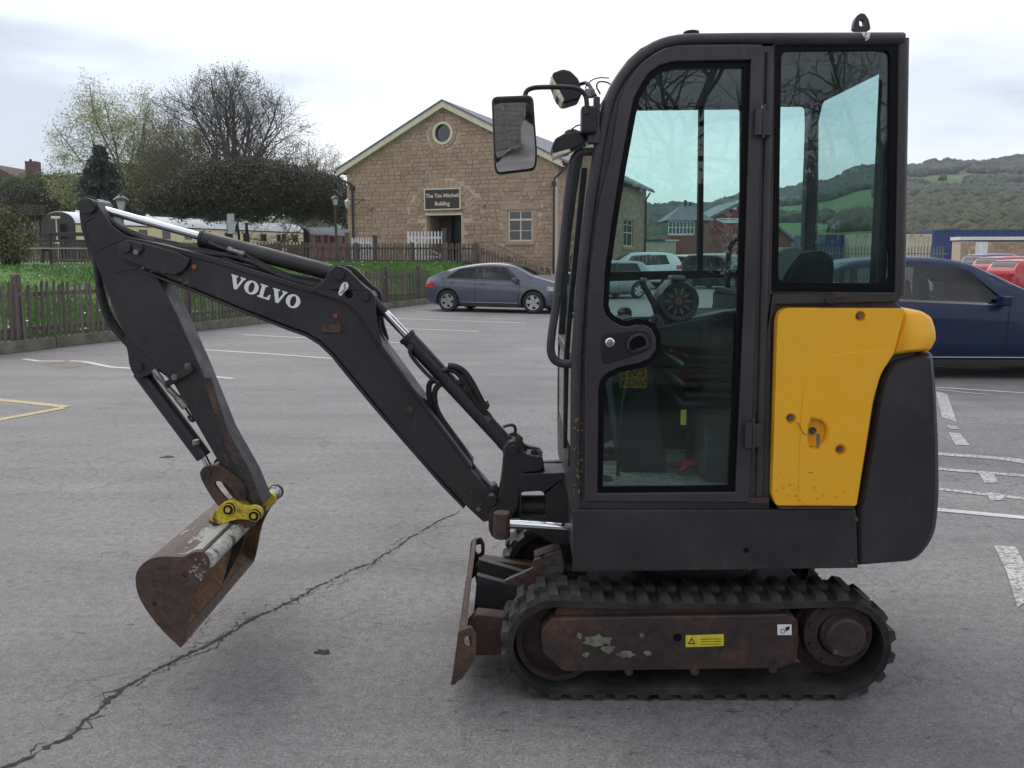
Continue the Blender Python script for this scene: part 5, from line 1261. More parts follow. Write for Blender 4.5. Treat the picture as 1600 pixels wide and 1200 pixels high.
def place(px0, px1, Y0, Y1, **kw):
    """rear corner near px0 and nose near px1"""
    a = Vector((P(px0, 420, Y0).x, Y0, 0)); b = Vector((P(px1, 420, Y1).x, Y1, 0)); h = math.atan2(b.y-a.y, b.x-a.x)
    return car((a.x, a.y, 0), h, **kw)
place(1003, 848, 33.5, 31.5, label='silver blue hatchback nosing left behind the grey hatchback', cat='car', paint=K['p_silver'], L_=4.1, W_=1.78, H_=1.50, wb=2.55, x_rear=.75, wr=.31, sidew=[(.14, .40, .17, .39), (.42, .70, .41, .60)], wind=(.60, .77, .98, 1.1), back=(.03, .10, .85, .95), **BOX)
place(1060, 925, 42.5, 42, label='white hatchback with red tail lamps seen through the cab door glass', cat='car', paint=K['p_white'], L_=4.4, W_=1.82, H_=1.86, wb=2.6, x_rear=.8, wr=.34, sidew=[(.16, .40, .20, .39), (.42, .70, .41, .60)], wind=(.60, .77, .98, 1.1), back=(.03, .10, .85, .95), ride=.3, **BOX)
place(1052, 1100, 50, 47, label='white estate car behind the white hatchback, seen through the cab', cat='car', paint=K['p_white'], L_=4.4, W_=1.8, H_=1.75, wb=2.6, x_rear=.8, wr=.33, sidew=[(.14, .40, .17, .39), (.42, .70, .41, .60)], wind=(.60, .77, .98, 1.1), back=(.03, .10, .85, .95), **BOX)
place(1075, 1175, 44, 41, label='dark car beyond the sliding window of the cab', cat='car', paint=K['p_dark'], L_=4.3, W_=1.8, H_=1.80, wb=2.6, x_rear=.8, wr=.33, sidew=[(.14, .40, .17, .39), (.42, .70, .41, .60)], wind=(.60, .77, .98, 1.1), back=(.03, .10, .85, .95), **BOX)
# blue estate 4x4 close on the right
sx_ = P(1268, 480, 11.2).x
car((sx_, 12.0, 0), R(-2), 'large deep blue estate car parked close behind the excavator, right of the cab', 'car', K['p_blue'], 4.75, 1.90, 1.66, wb=2.86, x_rear=.92, wr=.365,
    top=[(0, .34), (.0, .55), (.01, .68), (.03, .80), (.065, .91), (.13, .965), (.26, 1.0), (.37, .995), (.44, .965), (.51, .885), (.60, .735), (.66, .66), (.85, .61), (.95, .54), (.99, .44), (1.0, .30)],
    belt=[(0, .655), (.12, .65), (.4, .615), (.7, .585), (1, .5)], sidew=[(.05, .115, .075, .125), (.13, .185, .136, .19), (.20, .30, .203, .30), (.33, .545, .325, .445)], wind=(.44, .62, .98, 1.12), back=(.02, .075, .85, .95), ride=.2, chrome=True)
place(1513, 1640, 44, 46, label='navy blue car with silver roof between the red cars and the stone cabin', cat='car', paint=K['p_navy'], L_=4.3, W_=1.8, H_=1.80, wb=2.6, x_rear=.8, wr=.33, sidew=[(.14, .40, .17, .39), (.42, .70, .41, .60)], wind=(.60, .77, .98, 1.1), back=(.03, .10, .85, .95), **BOX)
place(1534, 1690, 38, 40, label='bright red hatchback in the middle of the row of cars at the right edge', cat='car', paint=K['p_red'], L_=4.1, W_=1.8, H_=1.66, wb=2.5, x_rear=.8, wr=.33, sidew=[(.14, .40, .17, .39), (.42, .70, .41, .60)], wind=(.60, .77, .98, 1.1), back=(.03, .10, .85, .95), **BOX)
place(1562, 1740, 32, 34, label='nearest red hatchback with a dark rear window at the right edge', cat='car', paint=K['p_red'], L_=4.0, W_=1.8, H_=1.55, wb=2.5, x_rear=.8, wr=.33, sidew=[(.14, .40, .17, .39), (.42, .70, .41, .60)], wind=(.60, .77, .98, 1.1), back=(.03, .10, .85, .95), **BOX)

# ================================================================== behind the camera: trailer and trees that the glass reflects
K['alu'] = M('grey_aluminium_slat', (.15, .145, .14), (.11, .107, .105), 4, rough=.45, metal=.3)
K['reflred'] = M('dull_red_reflector', (.16, .014, .012), rough=.4)
TR = empty('livestock_trailer', (1.15, -2.7, 0), R(4), 'grey slatted livestock trailer standing behind the photographer, seen only in reflections', 'trailer')
ty = 0
for k in range(9): obj('slat', MB().span((-1.75, -.03, .5+.2*k), (.85, .0, .5+.2*k+.188)), K['alu'], TR, world=False, bev=.008)
for x in (-1.75, -.75, .05, .82): obj('upright', MB().span((x, -.0, .42), (x+.07, .05, 2.35)), K['galv'], TR, world=False)
obj('trailer_body', MB().span((-1.74, -3.6, .45), (.88, -.04, 2.3)), K['alu'], TR, world=False)
obj('rear_beam', MB().span((-1.75, -.02, .33), (.9, .08, .48)), K['galv'], TR, world=False)
for x in (-1.35, .62): obj('reflector_triangle', MB().prism([(x-.08, .62), (x+.08, .62), (x, .76)], .001, .012), K['reflred'], TR, world=False)
for x in (-1.6, .70): obj('tail_lamp', MB().span((x-.08, .08, .36), (x+.08, .10, .45)), K['reflred'], TR, world=False)
pl_ = obj('number_plate', MB().span((-.02, .081, .28), (.26, .09, .48)), K['stickery'], TR, world=False)
K['stk2'] = K['blacksticker']
text('CV52', .105, K['blacksticker'], TR, (.12, .092, .43), (R(90), 0, R(180)), bold=.002, extr=.001); text('WOX', .105, K['blacksticker'], TR, (.12, .092, .33), (R(90), 0, R(180)), bold=.002, extr=.001)
for sd in (-1.85, .95):
    for y in (-1.4, -2.2): obj('wheel', MB().cyl((sd-.1, y, .32), (sd+.1, y, .32), .32, n=24), K['tyre'], TR, world=False)
RL = ['nearest leafless tree left of the livestock trailer behind the camera', 'leafless tree directly behind the livestock trailer', 'leafless tree just right of the livestock trailer behind the camera', 'leafless tree behind the camera, opposite the yellow side panel', 'farthest right leafless tree behind the camera', 'farthest left leafless tree behind the camera']
for k, (x, y, h_, s) in enumerate(((-7.5, -13, 9.5, 71), (-2, -15, 10.5, 72), (3.5, -13, 9, 73), (8.5, -15, 10, 74), (14, -17, 10, 75), (-14, -16, 10, 76))):
    tree((x, y, 0), RL[k], h_, .2, s, .62, 4, (14, 8, 6), .12, None, .06, 2, .35, group='trees reflected in the cab glass', up=.2, lens=.52, twig=.01)
bush((0, -14, 0), 'hedge behind the photographer, reflected in the cab glass', [(-8, 0, 1.6, 5, 1.6, 2.4), (0, 0, 1.8, 5, 1.6, 2.6), (8, 0, 1.6, 5, 1.6, 2.4), (15, 0, 1.6, 5, 1.6, 2.4)], 90000, .07, 'l_dark', 15, 'hedge', None)
core = MB()
for x_, h_ in ((-8, 2.1), (0, 2.3), (8, 2.1), (15, 2.1)): core.lathe([(0, -2), (.5*h_, -1.8), (.85*h_, -.9), (.9*h_, 0), (.75*h_, .9), (.3*h_, 1.7), (0, 1.9)], (x_, -14, 1.7), 'z', 16)
obj('added_dark_core', core, K['barkd'], bpy.data.objects['hedge'])  # solid core added inside the unseen hedge to keep its reflection dense
# ================================================================== air
HZ = bpy.data.materials.new('pale_air'); HZ.use_nodes = True; t = HZ.node_tree; t.nodes.clear(); o_ = t.nodes.new('ShaderNodeOutputMaterial'); v_ = t.nodes.new('ShaderNodeVolumePrincipled')
v_.inputs['Color'].default_value = (.86, .92, 1, 1); v_.inputs['Density'].default_value = .00028; v_.inputs['Anisotropy'].default_value = .2; t.links.new(v_.outputs[0], o_.inputs['Volume'])
tag(obj('haze', MB().span((-705, -65, -1.2), (705, 905, 150)), HZ, world=False), kind='stuff')
# ================================================================== the mini excavator
YN = 2.95                                   # near side of the upper body
EX = empty('mini_excavator', (.62, 3.43, 0), 0, 'charcoal and yellow mini excavator with a closed cab standing on rubber tracks', 'excavator')
def part(name, mb, mat, bev=0, parent=None, label=None, **k):
    o = obj(name, mb, K[mat] if isinstance(mat, str) else mat, parent or EX, bev, **k)
    if label: o['label'] = label
    return o
def circ(px, py, rpx, Y, n=16):
    c = P(px, py, Y); r = rpx/FPX*Y
    return [(c.x+r*math.cos(2*math.pi*i/n), c.z+r*math.sin(2*math.pi*i/n)) for i in range(n)]
def pin(px, py, rpx, y0, y1, mat='steel', name='pin', parent=None, n=16, bev=.002):
    c = P(px, py, y0); r = rpx/FPX*y0
    return part(name, MB().cyl((c.x, y0, c.z), (c.x, y1, c.z), r, n=n), mat, bev, parent)
def bolt(px, py, rpx, y, parent, mat='steel', t=.008):
    c = P(px, py, y); r = rpx/FPX*y
    mb = MB().cyl((c.x, y, c.z), (c.x, y-t*.35, c.z), r*1.25, n=14).cyl((c.x, y-t*.35, c.z), (c.x, y-t, c.z), r*.8, n=6)
    return part('bolt', mb, mat, 0, parent)

# ---------------- tracks
TY0, TY1 = 2.93, 3.125
cF = P(868, 997, 2.93); cR = P(1318, 990, 2.93)
zt = P(1000, 935, 2.93).z; RB = (zt-.03)/2; zc = RB+.024
xF, xR = P(790, 985, 2.93).x+RB, P(1394, 985, 2.93).x-RB
def belt_path(off=0.0):
    """closed path (x, z, nx, nz) by arc length"""
    pts = []; n = 22; r = RB+off
    for i in range(n+1):
        a = -math.pi/2-math.pi*i/n; pts.append((xF+r*math.cos(a), zc+r*math.sin(a)))
    for i in range(1, 12):
        t = i/12; pts.append((xF+(xR-xF)*t, zc+r-.010*math.sin(math.pi*t)))
    for i in range(n+1):
        a = math.pi/2-math.pi*i/n; pts.append((xR+r*math.cos(a), zc+r*math.sin(a)))
    for i in range(1, 12):
        t = i/12; pts.append((xR+(xF-xR)*t, zc-r))
    return pts
def track(y0, y1, side):
    T = part('rubber_track', MB().prism(belt_path(0), y0, y1, [belt_path(-.028)]), 'rubber', .004)
    pts = [Vector(p) for p in belt_path(0)]; n = len(pts)
    seg = [(pts[(i+1) % n]-pts[i]).length for i in range(n)]; tot = sum(seg); cnt = 40
    ym = (y0+y1)/2; w = (y1-y0)
    lb = MB(); hx, hy, hz = .026, w*.27, .020
    # chamfered lug
    base = [(-hx, -hy), (hx, -hy), (hx, hy), (-hx, hy)]; top = [(-hx*.62, -hy*.94), (hx*.62, -hy*.94), (hx*.62, hy*.90), (-hx*.62, hy*.90)]
    lb.add([(a, b, -.004) for a, b in base]+[(a, b, hz) for a, b in top], [(3, 2, 1, 0), (4, 5, 6, 7), (0, 1, 5, 4), (1, 2, 6, 5), (2, 3, 7, 6), (3, 0, 4, 7)])
    me = lb.mesh('track_lug'); me.materials.append(K['rubber'])
    off = T.matrix_world.translation
    for row in (0, 1):
        for i in range(cnt):
            d = (i+.5*row)*tot/cnt % tot; k = 0
            while d > seg[k]: d -= seg[k]; k += 1
            p = pts[k]+(pts[(k+1) % n]-pts[k])*(d/seg[k]); tg = (pts[(k+1) % n]-pts[k]).normalized()
            nrm = Vector((-tg.y, tg.x)); 
            if nrm.dot(p-Vector(((xF+xR)/2, zc))) < 0: nrm = -nrm
            o = link('track_lug', me, None, T)
            yy = y0+w*.262 if row == 0 else y1-w*.262
            o.location = (p.x-EX.location.x, yy-EX.location.y, p.y)
            o.rotation_euler = (0, math.atan2(nrm.x, nrm.y), 0)
    fy0, fy1 = y0-.004 if side else y0+.02, y1-.05
    if side:
        fp = [(845, 985), (862, 966), (1228, 960), (1246, 968), (1248, 1000), (1245, 1030), (1222, 1044), (880, 1049), (848, 1020)]
        fr = part('track_frame', MB().prism(rounded(PP(fp, y0), .012), y0-.004, y1-.06), 'trackframe', .006)
        part('frame_top_cover', MB().prism(PP([(866, 966), (1224, 960), (1222, 948), (872, 952)], y0), y0+.02, y1-.02), 'trackframe', .004)
        for a, b in ((983, 1050), (1086, 1050), (1208, 1046)):
            pin(a, b, 7, y0-.012, y0+.1, 'trackframe', 'roller_boss', fr)
        q = PP([(1071, 992), (1130, 990), (1130, 1008), (1071, 1010)], y0); part('warning_label', MB().prism(q, y0-.0065, y0-.004), 'stickery', 0, fr, 'torn yellow warning label')
        q = PP([(1074, 1005), (1080, 995), (1086, 1005)], y0)
        part('warning_triangle', MB().prism(q, y0-.0075, y0-.0065, [[((a-sum(x[0] for x in q)/3)*.6+sum(x[0] for x in q)/3, (b-sum(x[1] for x in q)/3)*.6+sum(x[1] for x in q)/3) for a, b in q]]), 'blacksticker', 0, fr)
        for yy in (997, 1001, 1005):
            part('print_line', MB().prism(PP([(1094, yy), (1126, yy-.6), (1126, yy+.2), (1094, yy+.8)], y0), y0-.0075, y0-.0065), 'blacksticker', 0, fr)
        q = PP([(1214, 975), (1236, 975), (1236, 991), (1214, 991)], y0); part('white_label', MB().prism(q, y0-.0065, y0-.004), 'sticker', 0, fr, 'small white pictogram label')
        part('label_pictogram', MB().prism(circ(1222, 985, 4, y0), y0-.0075, y0-.0065, [circ(1222, 985, 3, y0)]).prism(PP([(1226, 979), (1233, 977), (1232, 983), (1227, 985)], y0), y0-.0075, y0-.0065), 'blacksticker', 0, fr)
        pin(1059, 996, 7, y0-.0065, y0-.002, 'rubberseal', 'frame_hole_shade', fr)  # no opening here: a black disc colours in the hole's dark inside
        for (dx, sc_) in ((0, 1.0), ):
            rng = random.Random(5)
            for (bx, by, bw, bh, k_) in ((930, 1000, 26, 11, 16), (948, 1012, 14, 8, 14), (978, 1022, 16, 6, 12), (905, 992, 6, 5, 9), (1012, 1020, 8, 4, 9), (915, 1022, 7, 4, 9), (1003, 992, 4, 4, 8)):
                pol = [P(bx+bw*math.cos(2*math.pi*i/k_)*rng.uniform(.55, 1.1), by+bh*math.sin(2*math.pi*i/k_)*rng.uniform(.5, 1.15), y0) for i in range(k_)]
                part('mud_patch', MB().prism([(p.x, p.z) for p in pol], y0-.006, y0-.0035), M('dried_mud', (.19, .185, .14), (.10, .10, .08), 30, rough=.95) if 'mud' not in K else 'mud', 0, fr)
                
    else:
        part('track_frame', MB().prism(rounded(PP([(845, 975), (1240, 965), (1245, 1040), (880, 1047)], 2.93), .012), y0+.06, y1-.02), 'trackframe', .006)
    # idler and sprocket
    ci = (xF+.01, zc); cs = (xR-.005, zc)
    part('idler_wheel', MB().lathe([(.0, .04), (.06, .04), (.07, .06), (.13, .07), (.135, .03), (.155, .03), (.158, .1), (.155, .15), (0, .15)], (ci[0], y0+.02, ci[1]), 'y', 28), 'trackframe', 0)
    part('sprocket', MB().lathe([(0, .05), (.1, .05), (.105, .07), (.145, .075), (.152, .08), (.152, .12), (0, .12)], (cs[0], y0+.02, cs[1]), 'y', 28), 'trackframe', 0)
    if side:
        c = P(1324, 997, y0)
        part('motor_housing', MB().lathe([(0, -.012), (.066, -.012), (.074, -.004), (.076, .02), (.083, .03), (.085, .09)], (c.x-.006, y0+.0, c.z), 'y', 30), 'trackframe', 0)
        part('motor_flange', MB().lathe([(0.08, .03), (.128, .035), (.132, .05), (.132, .08)], (c.x-.02, y0+.0, c.z), 'y', 30), 'trackframe', 0)
        for k in range(9):
            a = 2*math.pi*k/9
            part('flange_bolt', MB().cyl((c.x-.02+.112*math.cos(a), y0+.022, c.z+.112*math.sin(a)), (c.x-.02+.112*math.cos(a), y0+.04, c.z+.112*math.sin(a)), .008, n=6), 'dark')
        pin(1306, 1020, 4, y0-.016, y0, 'steel', 'filler_plug')
K['mud'] = M('dried_mud', (.19, .185, .14), (.10, .10, .08), 30, rough=.95)
track(TY0, TY1, True)
track(3.71, 3.93, False)
zu = P(1000, 905, 3.2).z
part('undercarriage', MB().span((.34, 3.16, .12), (1.15, 3.70, zt-.03)).cyl((.78, 3.43, zt-.04), (.78, 3.43, P(1000, 893, YN).z+.02), .26, n=32), 'dark', .01)

# ---------------- dozer blade
by0, by1 = 2.90, 3.88
bl = PP([(703, 1071), (708, 1068), (722, 1046), (731, 1010), (734, 984), (728, 982), (717, 986), (712, 1020)], by0)
prof = PP(smooth([(704, 1071), (709, 1048), (713, 1020), (719, 984)], 1, False), by0)
back = [(x+.020, z+.002) for x, z in reversed(prof)]
part('dozer_blade', MB().prism(prof+back, by0, by1), 'brown', .004)
for yy, fl in ((by0-.004, 0), (by1-.02, 0)):
    ep = rounded(PP([(706, 1070), (716, 986), (736, 979), (744, 993), (743, 1030), (722, 1060)], by0), .012)
    hole = rounded(PP([(726, 994), (736, 992), (737, 1010), (730, 1014), (725, 1008)], by0), .008)
    part('blade_end_plate', MB().prism(ep, yy, yy+.022, [hole]), 'brown', .003)
for yy in (3.08, 3.66):     # arms
    a = P(726, 1010, 2.93); 
    part('blade_arm', MB().prism([(a.x, .22), (a.x+.02, .10), (.30, .12), (.62, .16), (.62, .22), (.30, .22), (a.x+.04, .27)], yy, yy+.07), 'brown', .006)
part('blade_crossbeam', MB().box((.16, 3.43, .19), (.07, .60, .07)), 'dark', .006)
c0 = P(735, 905, 3.43); c1 = P(885, 885, 3.43)
part('blade_gusset', MB().prism([(a.x+.01, .10), (a.x+.03, .33), (a.x+.10, .31), (.16, .24), (.16, .14)], 3.32, 3.36).prism([(a.x+.01, .10), (a.x+.03, .33), (a.x+.10, .31), (.16, .24), (.16, .14)], 3.50, 3.54), 'dark', .003)
q0 = P(742, 925, 3.4); q1 = P(893, 880, 3.4)
part('blade_cylinder', MB().cyl(P(800, 915, 3.43), P(884, 884, 3.43), .040, n=20), 'brown', .003)
part('blade_cylinder_rod', MB().cyl(P(752, 930, 3.43), P(805, 913, 3.43), .018, n=16), 'steel')
gp = PP([(788, 904), (832, 884), (834, 871), (877, 856), (881, 885), (873, 909), (800, 928), (790, 922)], 3.36)
g = part('cylinder_guard', MB().prism(rounded(gp, .008), 3.33, 3.352), rusty('flaked_guard_paint', [(.40, (.065, .032, .026)), (.50, (.10, .05, .04)), (.54, (.085, .095, .10)), (.8, (.12, .13, .14))], 5, .6, .3), .002)
gt = PP([(834, 871), (877, 856)], 3.36)
part('guard_top', MB().box(((gt[0][0]+gt[1][0])/2, 3.39, (gt[0][1]+gt[1][1])/2), (.115, .08, .01), Matrix.Rotation(-math.atan2(gt[1][1]-gt[0][1], gt[1][0]-gt[0][0]), 3, 'Y')), 'brown', .002)
bolt(848, 870, 4, 3.34, g, 'black')

# ---------------- lower body skirt, counterweight
sk = PP([(895, 797), (1338, 797), (1341, 888), (895, 894)], YN)
SK = part('lower_skirt', MB().prism(rounded(sk, .006), YN, YN+.012), 'paint', .004)
part('turntable_deck', MB().prism(PP([(897, 800), (1400, 797), (1400, 880), (897, 886)], YN), YN+.03, 3.88), 'dark', .008)
pin(1166, 860, 4.8, YN-.0015, YN+.004, 'rubberseal', 'skirt_hole_shade', SK)  # black disc laid on the skirt as the shade inside a hole
bolt(1336, 811, 4, YN, SK, 'brown'); bolt(1330, 877, 4, YN, SK, 'brown')
# front right/left corners of the deck
cwp = [(1341, 797), (1346, 786), (1380, 596), (1394, 570), (1418, 560), (1448, 554), (1459, 552), (1464, 600), (1468, 690), (1469, 780), (1464, 832), (1452, 858), (1432, 880), (1341, 887)]
def cw_outline(inset_top=0):
    return PP(cwp, YN)
cw = cw_outline()
def bulge(poly, y0, y1, amt, xs):
    """extrude a side outline across the machine with the rear bowed outwards"""
    rows = []; n = 13; Dy = y1-y0
    ts = [(0, .016), (.014/Dy, .004), (.022/Dy, .0008)]+[(.04/Dy+(1-.08/Dy)*i/n, 0) for i in range(n+1)]+[(1-.022/Dy, .0008), (1-.014/Dy, .004), (1, .016)]
    xm = max(p[0] for p in poly)
    for t, ins in ts:
        y = y0+Dy*t; b = amt*(1-(2*t-1)**2)
        xa_ = [p[0] for p in poly]; za_ = [p[1] for p in poly]; mx0, mz0 = (min(xa_)+max(xa_))/2, (min(za_)+max(za_))/2
        fx, fz_ = 1-ins/((max(xa_)-min(xa_))/2), 1-ins/((max(za_)-min(za_))/2)
        pl_ = [(mx0+(x-mx0)*fx, mz0+(z-mz0)*fz_) for x, z in poly]
        row = []
        for x, z in pl_:
            k = max(0, min(1, (x-xs)/(xm-xs))); row.append((x+b*k, y, z))
        rows.append(row+[row[0]])
    mb = MB().grid(rows); m = len(poly)
    mb.add(rows[0][:-1], [tuple(range(m))]); mb.add(rows[-1][:-1], [tuple(reversed(range(m)))])
    return mb
cwr = rounded([(p[0], p[1], r) for p, r in zip(cw, (0, 0, .02, .02, .02, .01, .02, .05, .05, .05, .04, .05, .05, 0))], 0, 5)
CWO = part('counterweight', bulge(cwr, YN+.004, 3.89, .10, P(1385, 700, YN).x), 'paint', 0, weld=True, ang=50)
CWO['label'] = 'rounded charcoal rear counterweight casting'
# rear engine hood
hd = rounded(PP([(1414, 484), (1442, 486), (1457, 496), (1463, 515), (1464, 532), (1455, 549), (1426, 552), (1396, 556)], YN), .012, 3)
part('rear_hood', bulge(hd, YN, 3.88, .09, P(1410, 520, YN).x), 'yellow', 0, weld=True, ang=50)
part('tail_lamp', MB().span((P(1455, 590, YN).x, YN+.09, P(1459, 600, YN).z), (P(1470, 590, YN).x, YN+.13, P(1459, 553, YN).z)), 'redc', .004)
part('rear_grille_panel', MB().span((P(1458, 600, YN).x, YN+.10, P(1459, 760, YN).z), (P(1476, 590, YN).x, 3.78, P(1459, 600, YN).z)), 'yellow', .01)
# engine box behind the panel
part('engine_bay', MB().prism(PP([(1209, 470), (1405, 470), (1430, 495), (1440, 560), (1385, 790), (1209, 792)], YN), YN+.035, 3.86), 'dark', .01)
yp = rounded([(p[0], p[1], r) for p, r in zip(PP([(1214, 481), (1412, 482), (1394, 552), (1374, 582), (1362, 624), (1336, 789), (1211, 788), (1205, 772)], YN), (.05, .015, .01, .03, .03, .01, .01, .01))], 0, 6)
def holes_(l, Y): return [circ(a, b, r, Y, 18) for a, b, r in l]
lockh = PP(smooth([(1261, 653), (1278, 653), (1290, 663), (1292, 677), (1286, 690), (1274, 699), (1260, 699)], 1), YN)
PANEL = part('side_panel', MB().prism(yp, YN-.012, YN+.028, holes_([(1342, 494, 8.5), (1234, 653, 8.5), (1311, 702, 8.5)], YN)+[lockh]), 'yellow', .009, seg=4, label='yellow engine side panel with lock recess')
for a, b in ((1342, 494), (1234, 653), (1311, 702)):
    part('bolt_cup', MB().cyl((P(a, b, YN).x, YN+.006, P(a, b, YN).z), (P(a, b, YN).x, YN+.02, P(a, b, YN).z), .0205, n=18), 'yellow', 0, PANEL)
    bolt(a, b, 4, YN+.006, PANEL, 'steel', .01)
lc = P(1274, 676, YN)
part('lock_recess', MB().prism([(x*.98+lc.x*.02, z*.98+lc.z*.02) for x, z in lockh], YN+.012, YN+.02), 'yellow', 0, PANEL)
k_ = part('lock_barrel', MB().cyl(P(1270, 673, YN+.012), P(1270, 673, YN-.004), .013, n=18), 'black', .002, PANEL)
part('lock_key', MB().prism(PP([(1272, 676), (1278, 676), (1277, 696), (1273, 696)], YN), YN-.022, YN-.019).cyl(P(1270, 673, YN), P(1273, 677, YN-.02), .004, n=8), 'steel', 0, PANEL)
# embossed swage on the panel
sw = PP([(1226, 770), (1236, 650), (1247, 590), (1262, 566), (1290, 552), (1330, 546), (1396, 543)], YN)
swp = smooth([(1245, 787), (1248, 700), (1250, 640), (1256, 595), (1272, 568), (1300, 554), (1340, 549), (1388, 547)], 2, False)
rb_ = [(1389, 551), (1370, 583), (1359, 624), (1333, 787)]
clip_ = PP(swp+rb_, YN)
part('panel_swage', MB().prism(clip_, YN-.0150, YN-.010, [circ(1311, 702, 11, YN, 18), [((x-lc.x)*1.12+lc.x, (z-lc.z)*1.12+lc.z) for x, z in lockh]]), 'yellow', .0045, PANEL, seg=3)
part('panel_hinge_strip', MB().prism(PP([(1216, 790), (1334, 790), (1334, 795), (1216, 795)], YN), YN-.004, YN+.02), 'brown')
cr_ = MB()
for a, b, c, d in ((1246, 660, 1256, 678), (1254, 676, 1262, 680), (1263, 738, 1270, 738)):
    q0, q1 = P(a, b, YN-.0155), P(c, d, YN-.0155); cr_.cyl(q0, q1, .0015, n=4)
part('paint_scratch', cr_, M('scratch_brown', (.25, .14, .05), rough=.8), 0, PANEL)

# ---------------- cab
CY0, CY1 = 2.968, 3.86
out_px = [(893, 797), (892, 700), (893, 560), (903, 420), (915, 310), (930, 217), (941, 161), (952, 136), (964, 116), (981, 93), (1001, 75), (1024, 63), (1050, 55), (1085, 52.5), (1417, 51), (1416, 60), (1409, 462), (1404, 472), (1212, 476), (1206, 500), (1203, 797)]
door_px = [(913, 782), (914, 560), (922, 420), (937, 312), (952, 250), (967, 161), (977, 136), (990, 115), (1004, 98), (1021, 85), (1038, 76), (1060, 72), (1190, 71), (1192, 79), (1169, 784)]
op_px = [(918, 776), (919, 562), (928, 420), (944, 310), (958, 250), (973, 163), (995, 120), (1024, 91), (1062, 78), (1183, 78), (1163, 778)]
gl_px = [(933, 770), (935, 607), (937, 596), (945, 584), (967, 573), (1000, 566), (1015, 559), (1024, 546), (1024, 528), (1018, 514), (1008, 508), (993, 507), (982, 510), (970, 509), (955, 501), (946, 492), (942, 478), (945, 420), (958, 330), (969, 262), (984, 180), (990, 153), (1001, 133), (1012, 116), (1030, 103), (1052, 97), (1172, 95), (1161, 480), (1148, 768)]
qw_px = [(1212, 70), (1406, 69), (1399, 457), (1206, 456)]
outer = PP(out_px, CY0)
CABN = part('cab_near_frame', MB().prism(outer, CY0, CY0+.05, [PP(op_px, CY0), rounded(PP(qw_px, CY0), .006)]), 'frame', .014, seg=4)
# raised rounded front column and roof rail
rail = [(901, 795), (900, 700), (902, 560), (911, 420), (924, 310), (939, 217), (950, 165), (960, 140), (972, 121), (988, 100), (1006, 85), (1028, 72), (1052, 65), (1085, 62), (1410, 61)]
part('front_column', MB().tube([P(a, b, CY0+.012) for a, b in rail], .0225, 12, 1), 'frame')
part('rear_column', MB().tube([P(a, b, CY0+.018) for a, b in ((1410, 61), (1408, 200), (1404, 462))], .022, 12), 'frame')
part('far_front_column', MB().tube([Vector((p.x, CY1-.012, p.z)) for p in [P(a, b, CY0+.012) for a, b in rail]], .0225, 12, 1), 'frame')
part('far_rear_column', MB().tube([Vector((p.x, CY1-.018, p.z)) for p in [P(a, b, CY0+.018) for a, b in ((1410, 61), (1408, 200), (1404, 462))]], .022, 12), 'frame')
part('rust_stain', MB().box(P(1312, 461, CY0-.004), (.05, .004, .02)), 'brown', .004, CABN)
# door
DOOR = part('cab_door', MB().prism(PP(door_px, CY0-.01), CY0-.022, CY0+.018, [PP(gl_px, CY0-.01)]), 'frame', .012, seg=4, label='charcoal cab door with a single large pane')
glp = PP(gl_px, CY0-.01)
part('door_seal', MB().prism(glp, CY0-.008, CY0+.004, [inset(glp, .021)]), 'rubberseal', 0, DOOR)
part('door_glass', MB().prism(inset(glp, .002), CY0+.0045, CY0+.0085), 'cabglass', 0, DOOR)
# door handle
hp = PP(smooth([(940, 566), (938, 530), (942, 522), (952, 520), (1010, 513), (1020, 530), (1014, 547), (990, 555), (965, 562), (950, 568)], 1), YN)
part('handle_recess', MB().prism(hp, CY0-.027, CY0-.018), 'black', .003, DOOR)
h2 = PP(smooth([(978, 527), (1004, 518), (1014, 534), (1010, 545), (978, 552)], 1), YN)
part('door_handle', MB().prism(h2, CY0-.040, CY0-.026, [inset(h2, .010)]), 'frame', .003, DOOR)
part('handle_pocket', MB().prism(inset(h2, .011), CY0-.030, CY0-.0268), 'rubberseal', 0, DOOR)
lk = P(953, 535, CY0-.028)
part('door_lock', MB().lathe([(0, -.006), (.006, -.006), (.007, -.003), (.012, -.003), (.0165, 0), (.017, .004)], lk, 'y', 20), 'chrome', 0, DOOR)
# hinges
for hx, hy in ((1190, 191), (1174, 680)):
    c = P(hx, hy, CY0-.03)
    part('door_hinge', MB().cyl((c.x-.012, c.y-.004, c.z-.045), (c.x-.012, c.y-.004, c.z+.045), .0135, n=14).box((c.x+.014, c.y+.010, c.z-.002), (.045, .018, .085)).cyl((c.x+.006, c.y-.004, c.z-.055), (c.x+.006, c.y-.004, c.z+.06), .006, n=10), 'frame', .003, DOOR)
part('hinge_bolt', MB().cyl(P(1192, 172, CY0-.03), P(1192, 165, CY0-.03), .007, n=6), 'steel', 0, DOOR)
part('door_step_strip', MB().prism(PP([(1168, 778), (1202, 778), (1202, 787), (1168, 787)], YN), CY0-.02, CY0), 'brown', .003)
bp = [P(a, b, CY0+.0) for a, b in ((1203, 82), (1186, 775))]
part('door_pillar', MB().tube([Vector((bp[0].x, CY0+.004, bp[0].z)), Vector((bp[1].x, CY0+.004, bp[1].z))], .0165, 12), 'frame', 0, CABN)
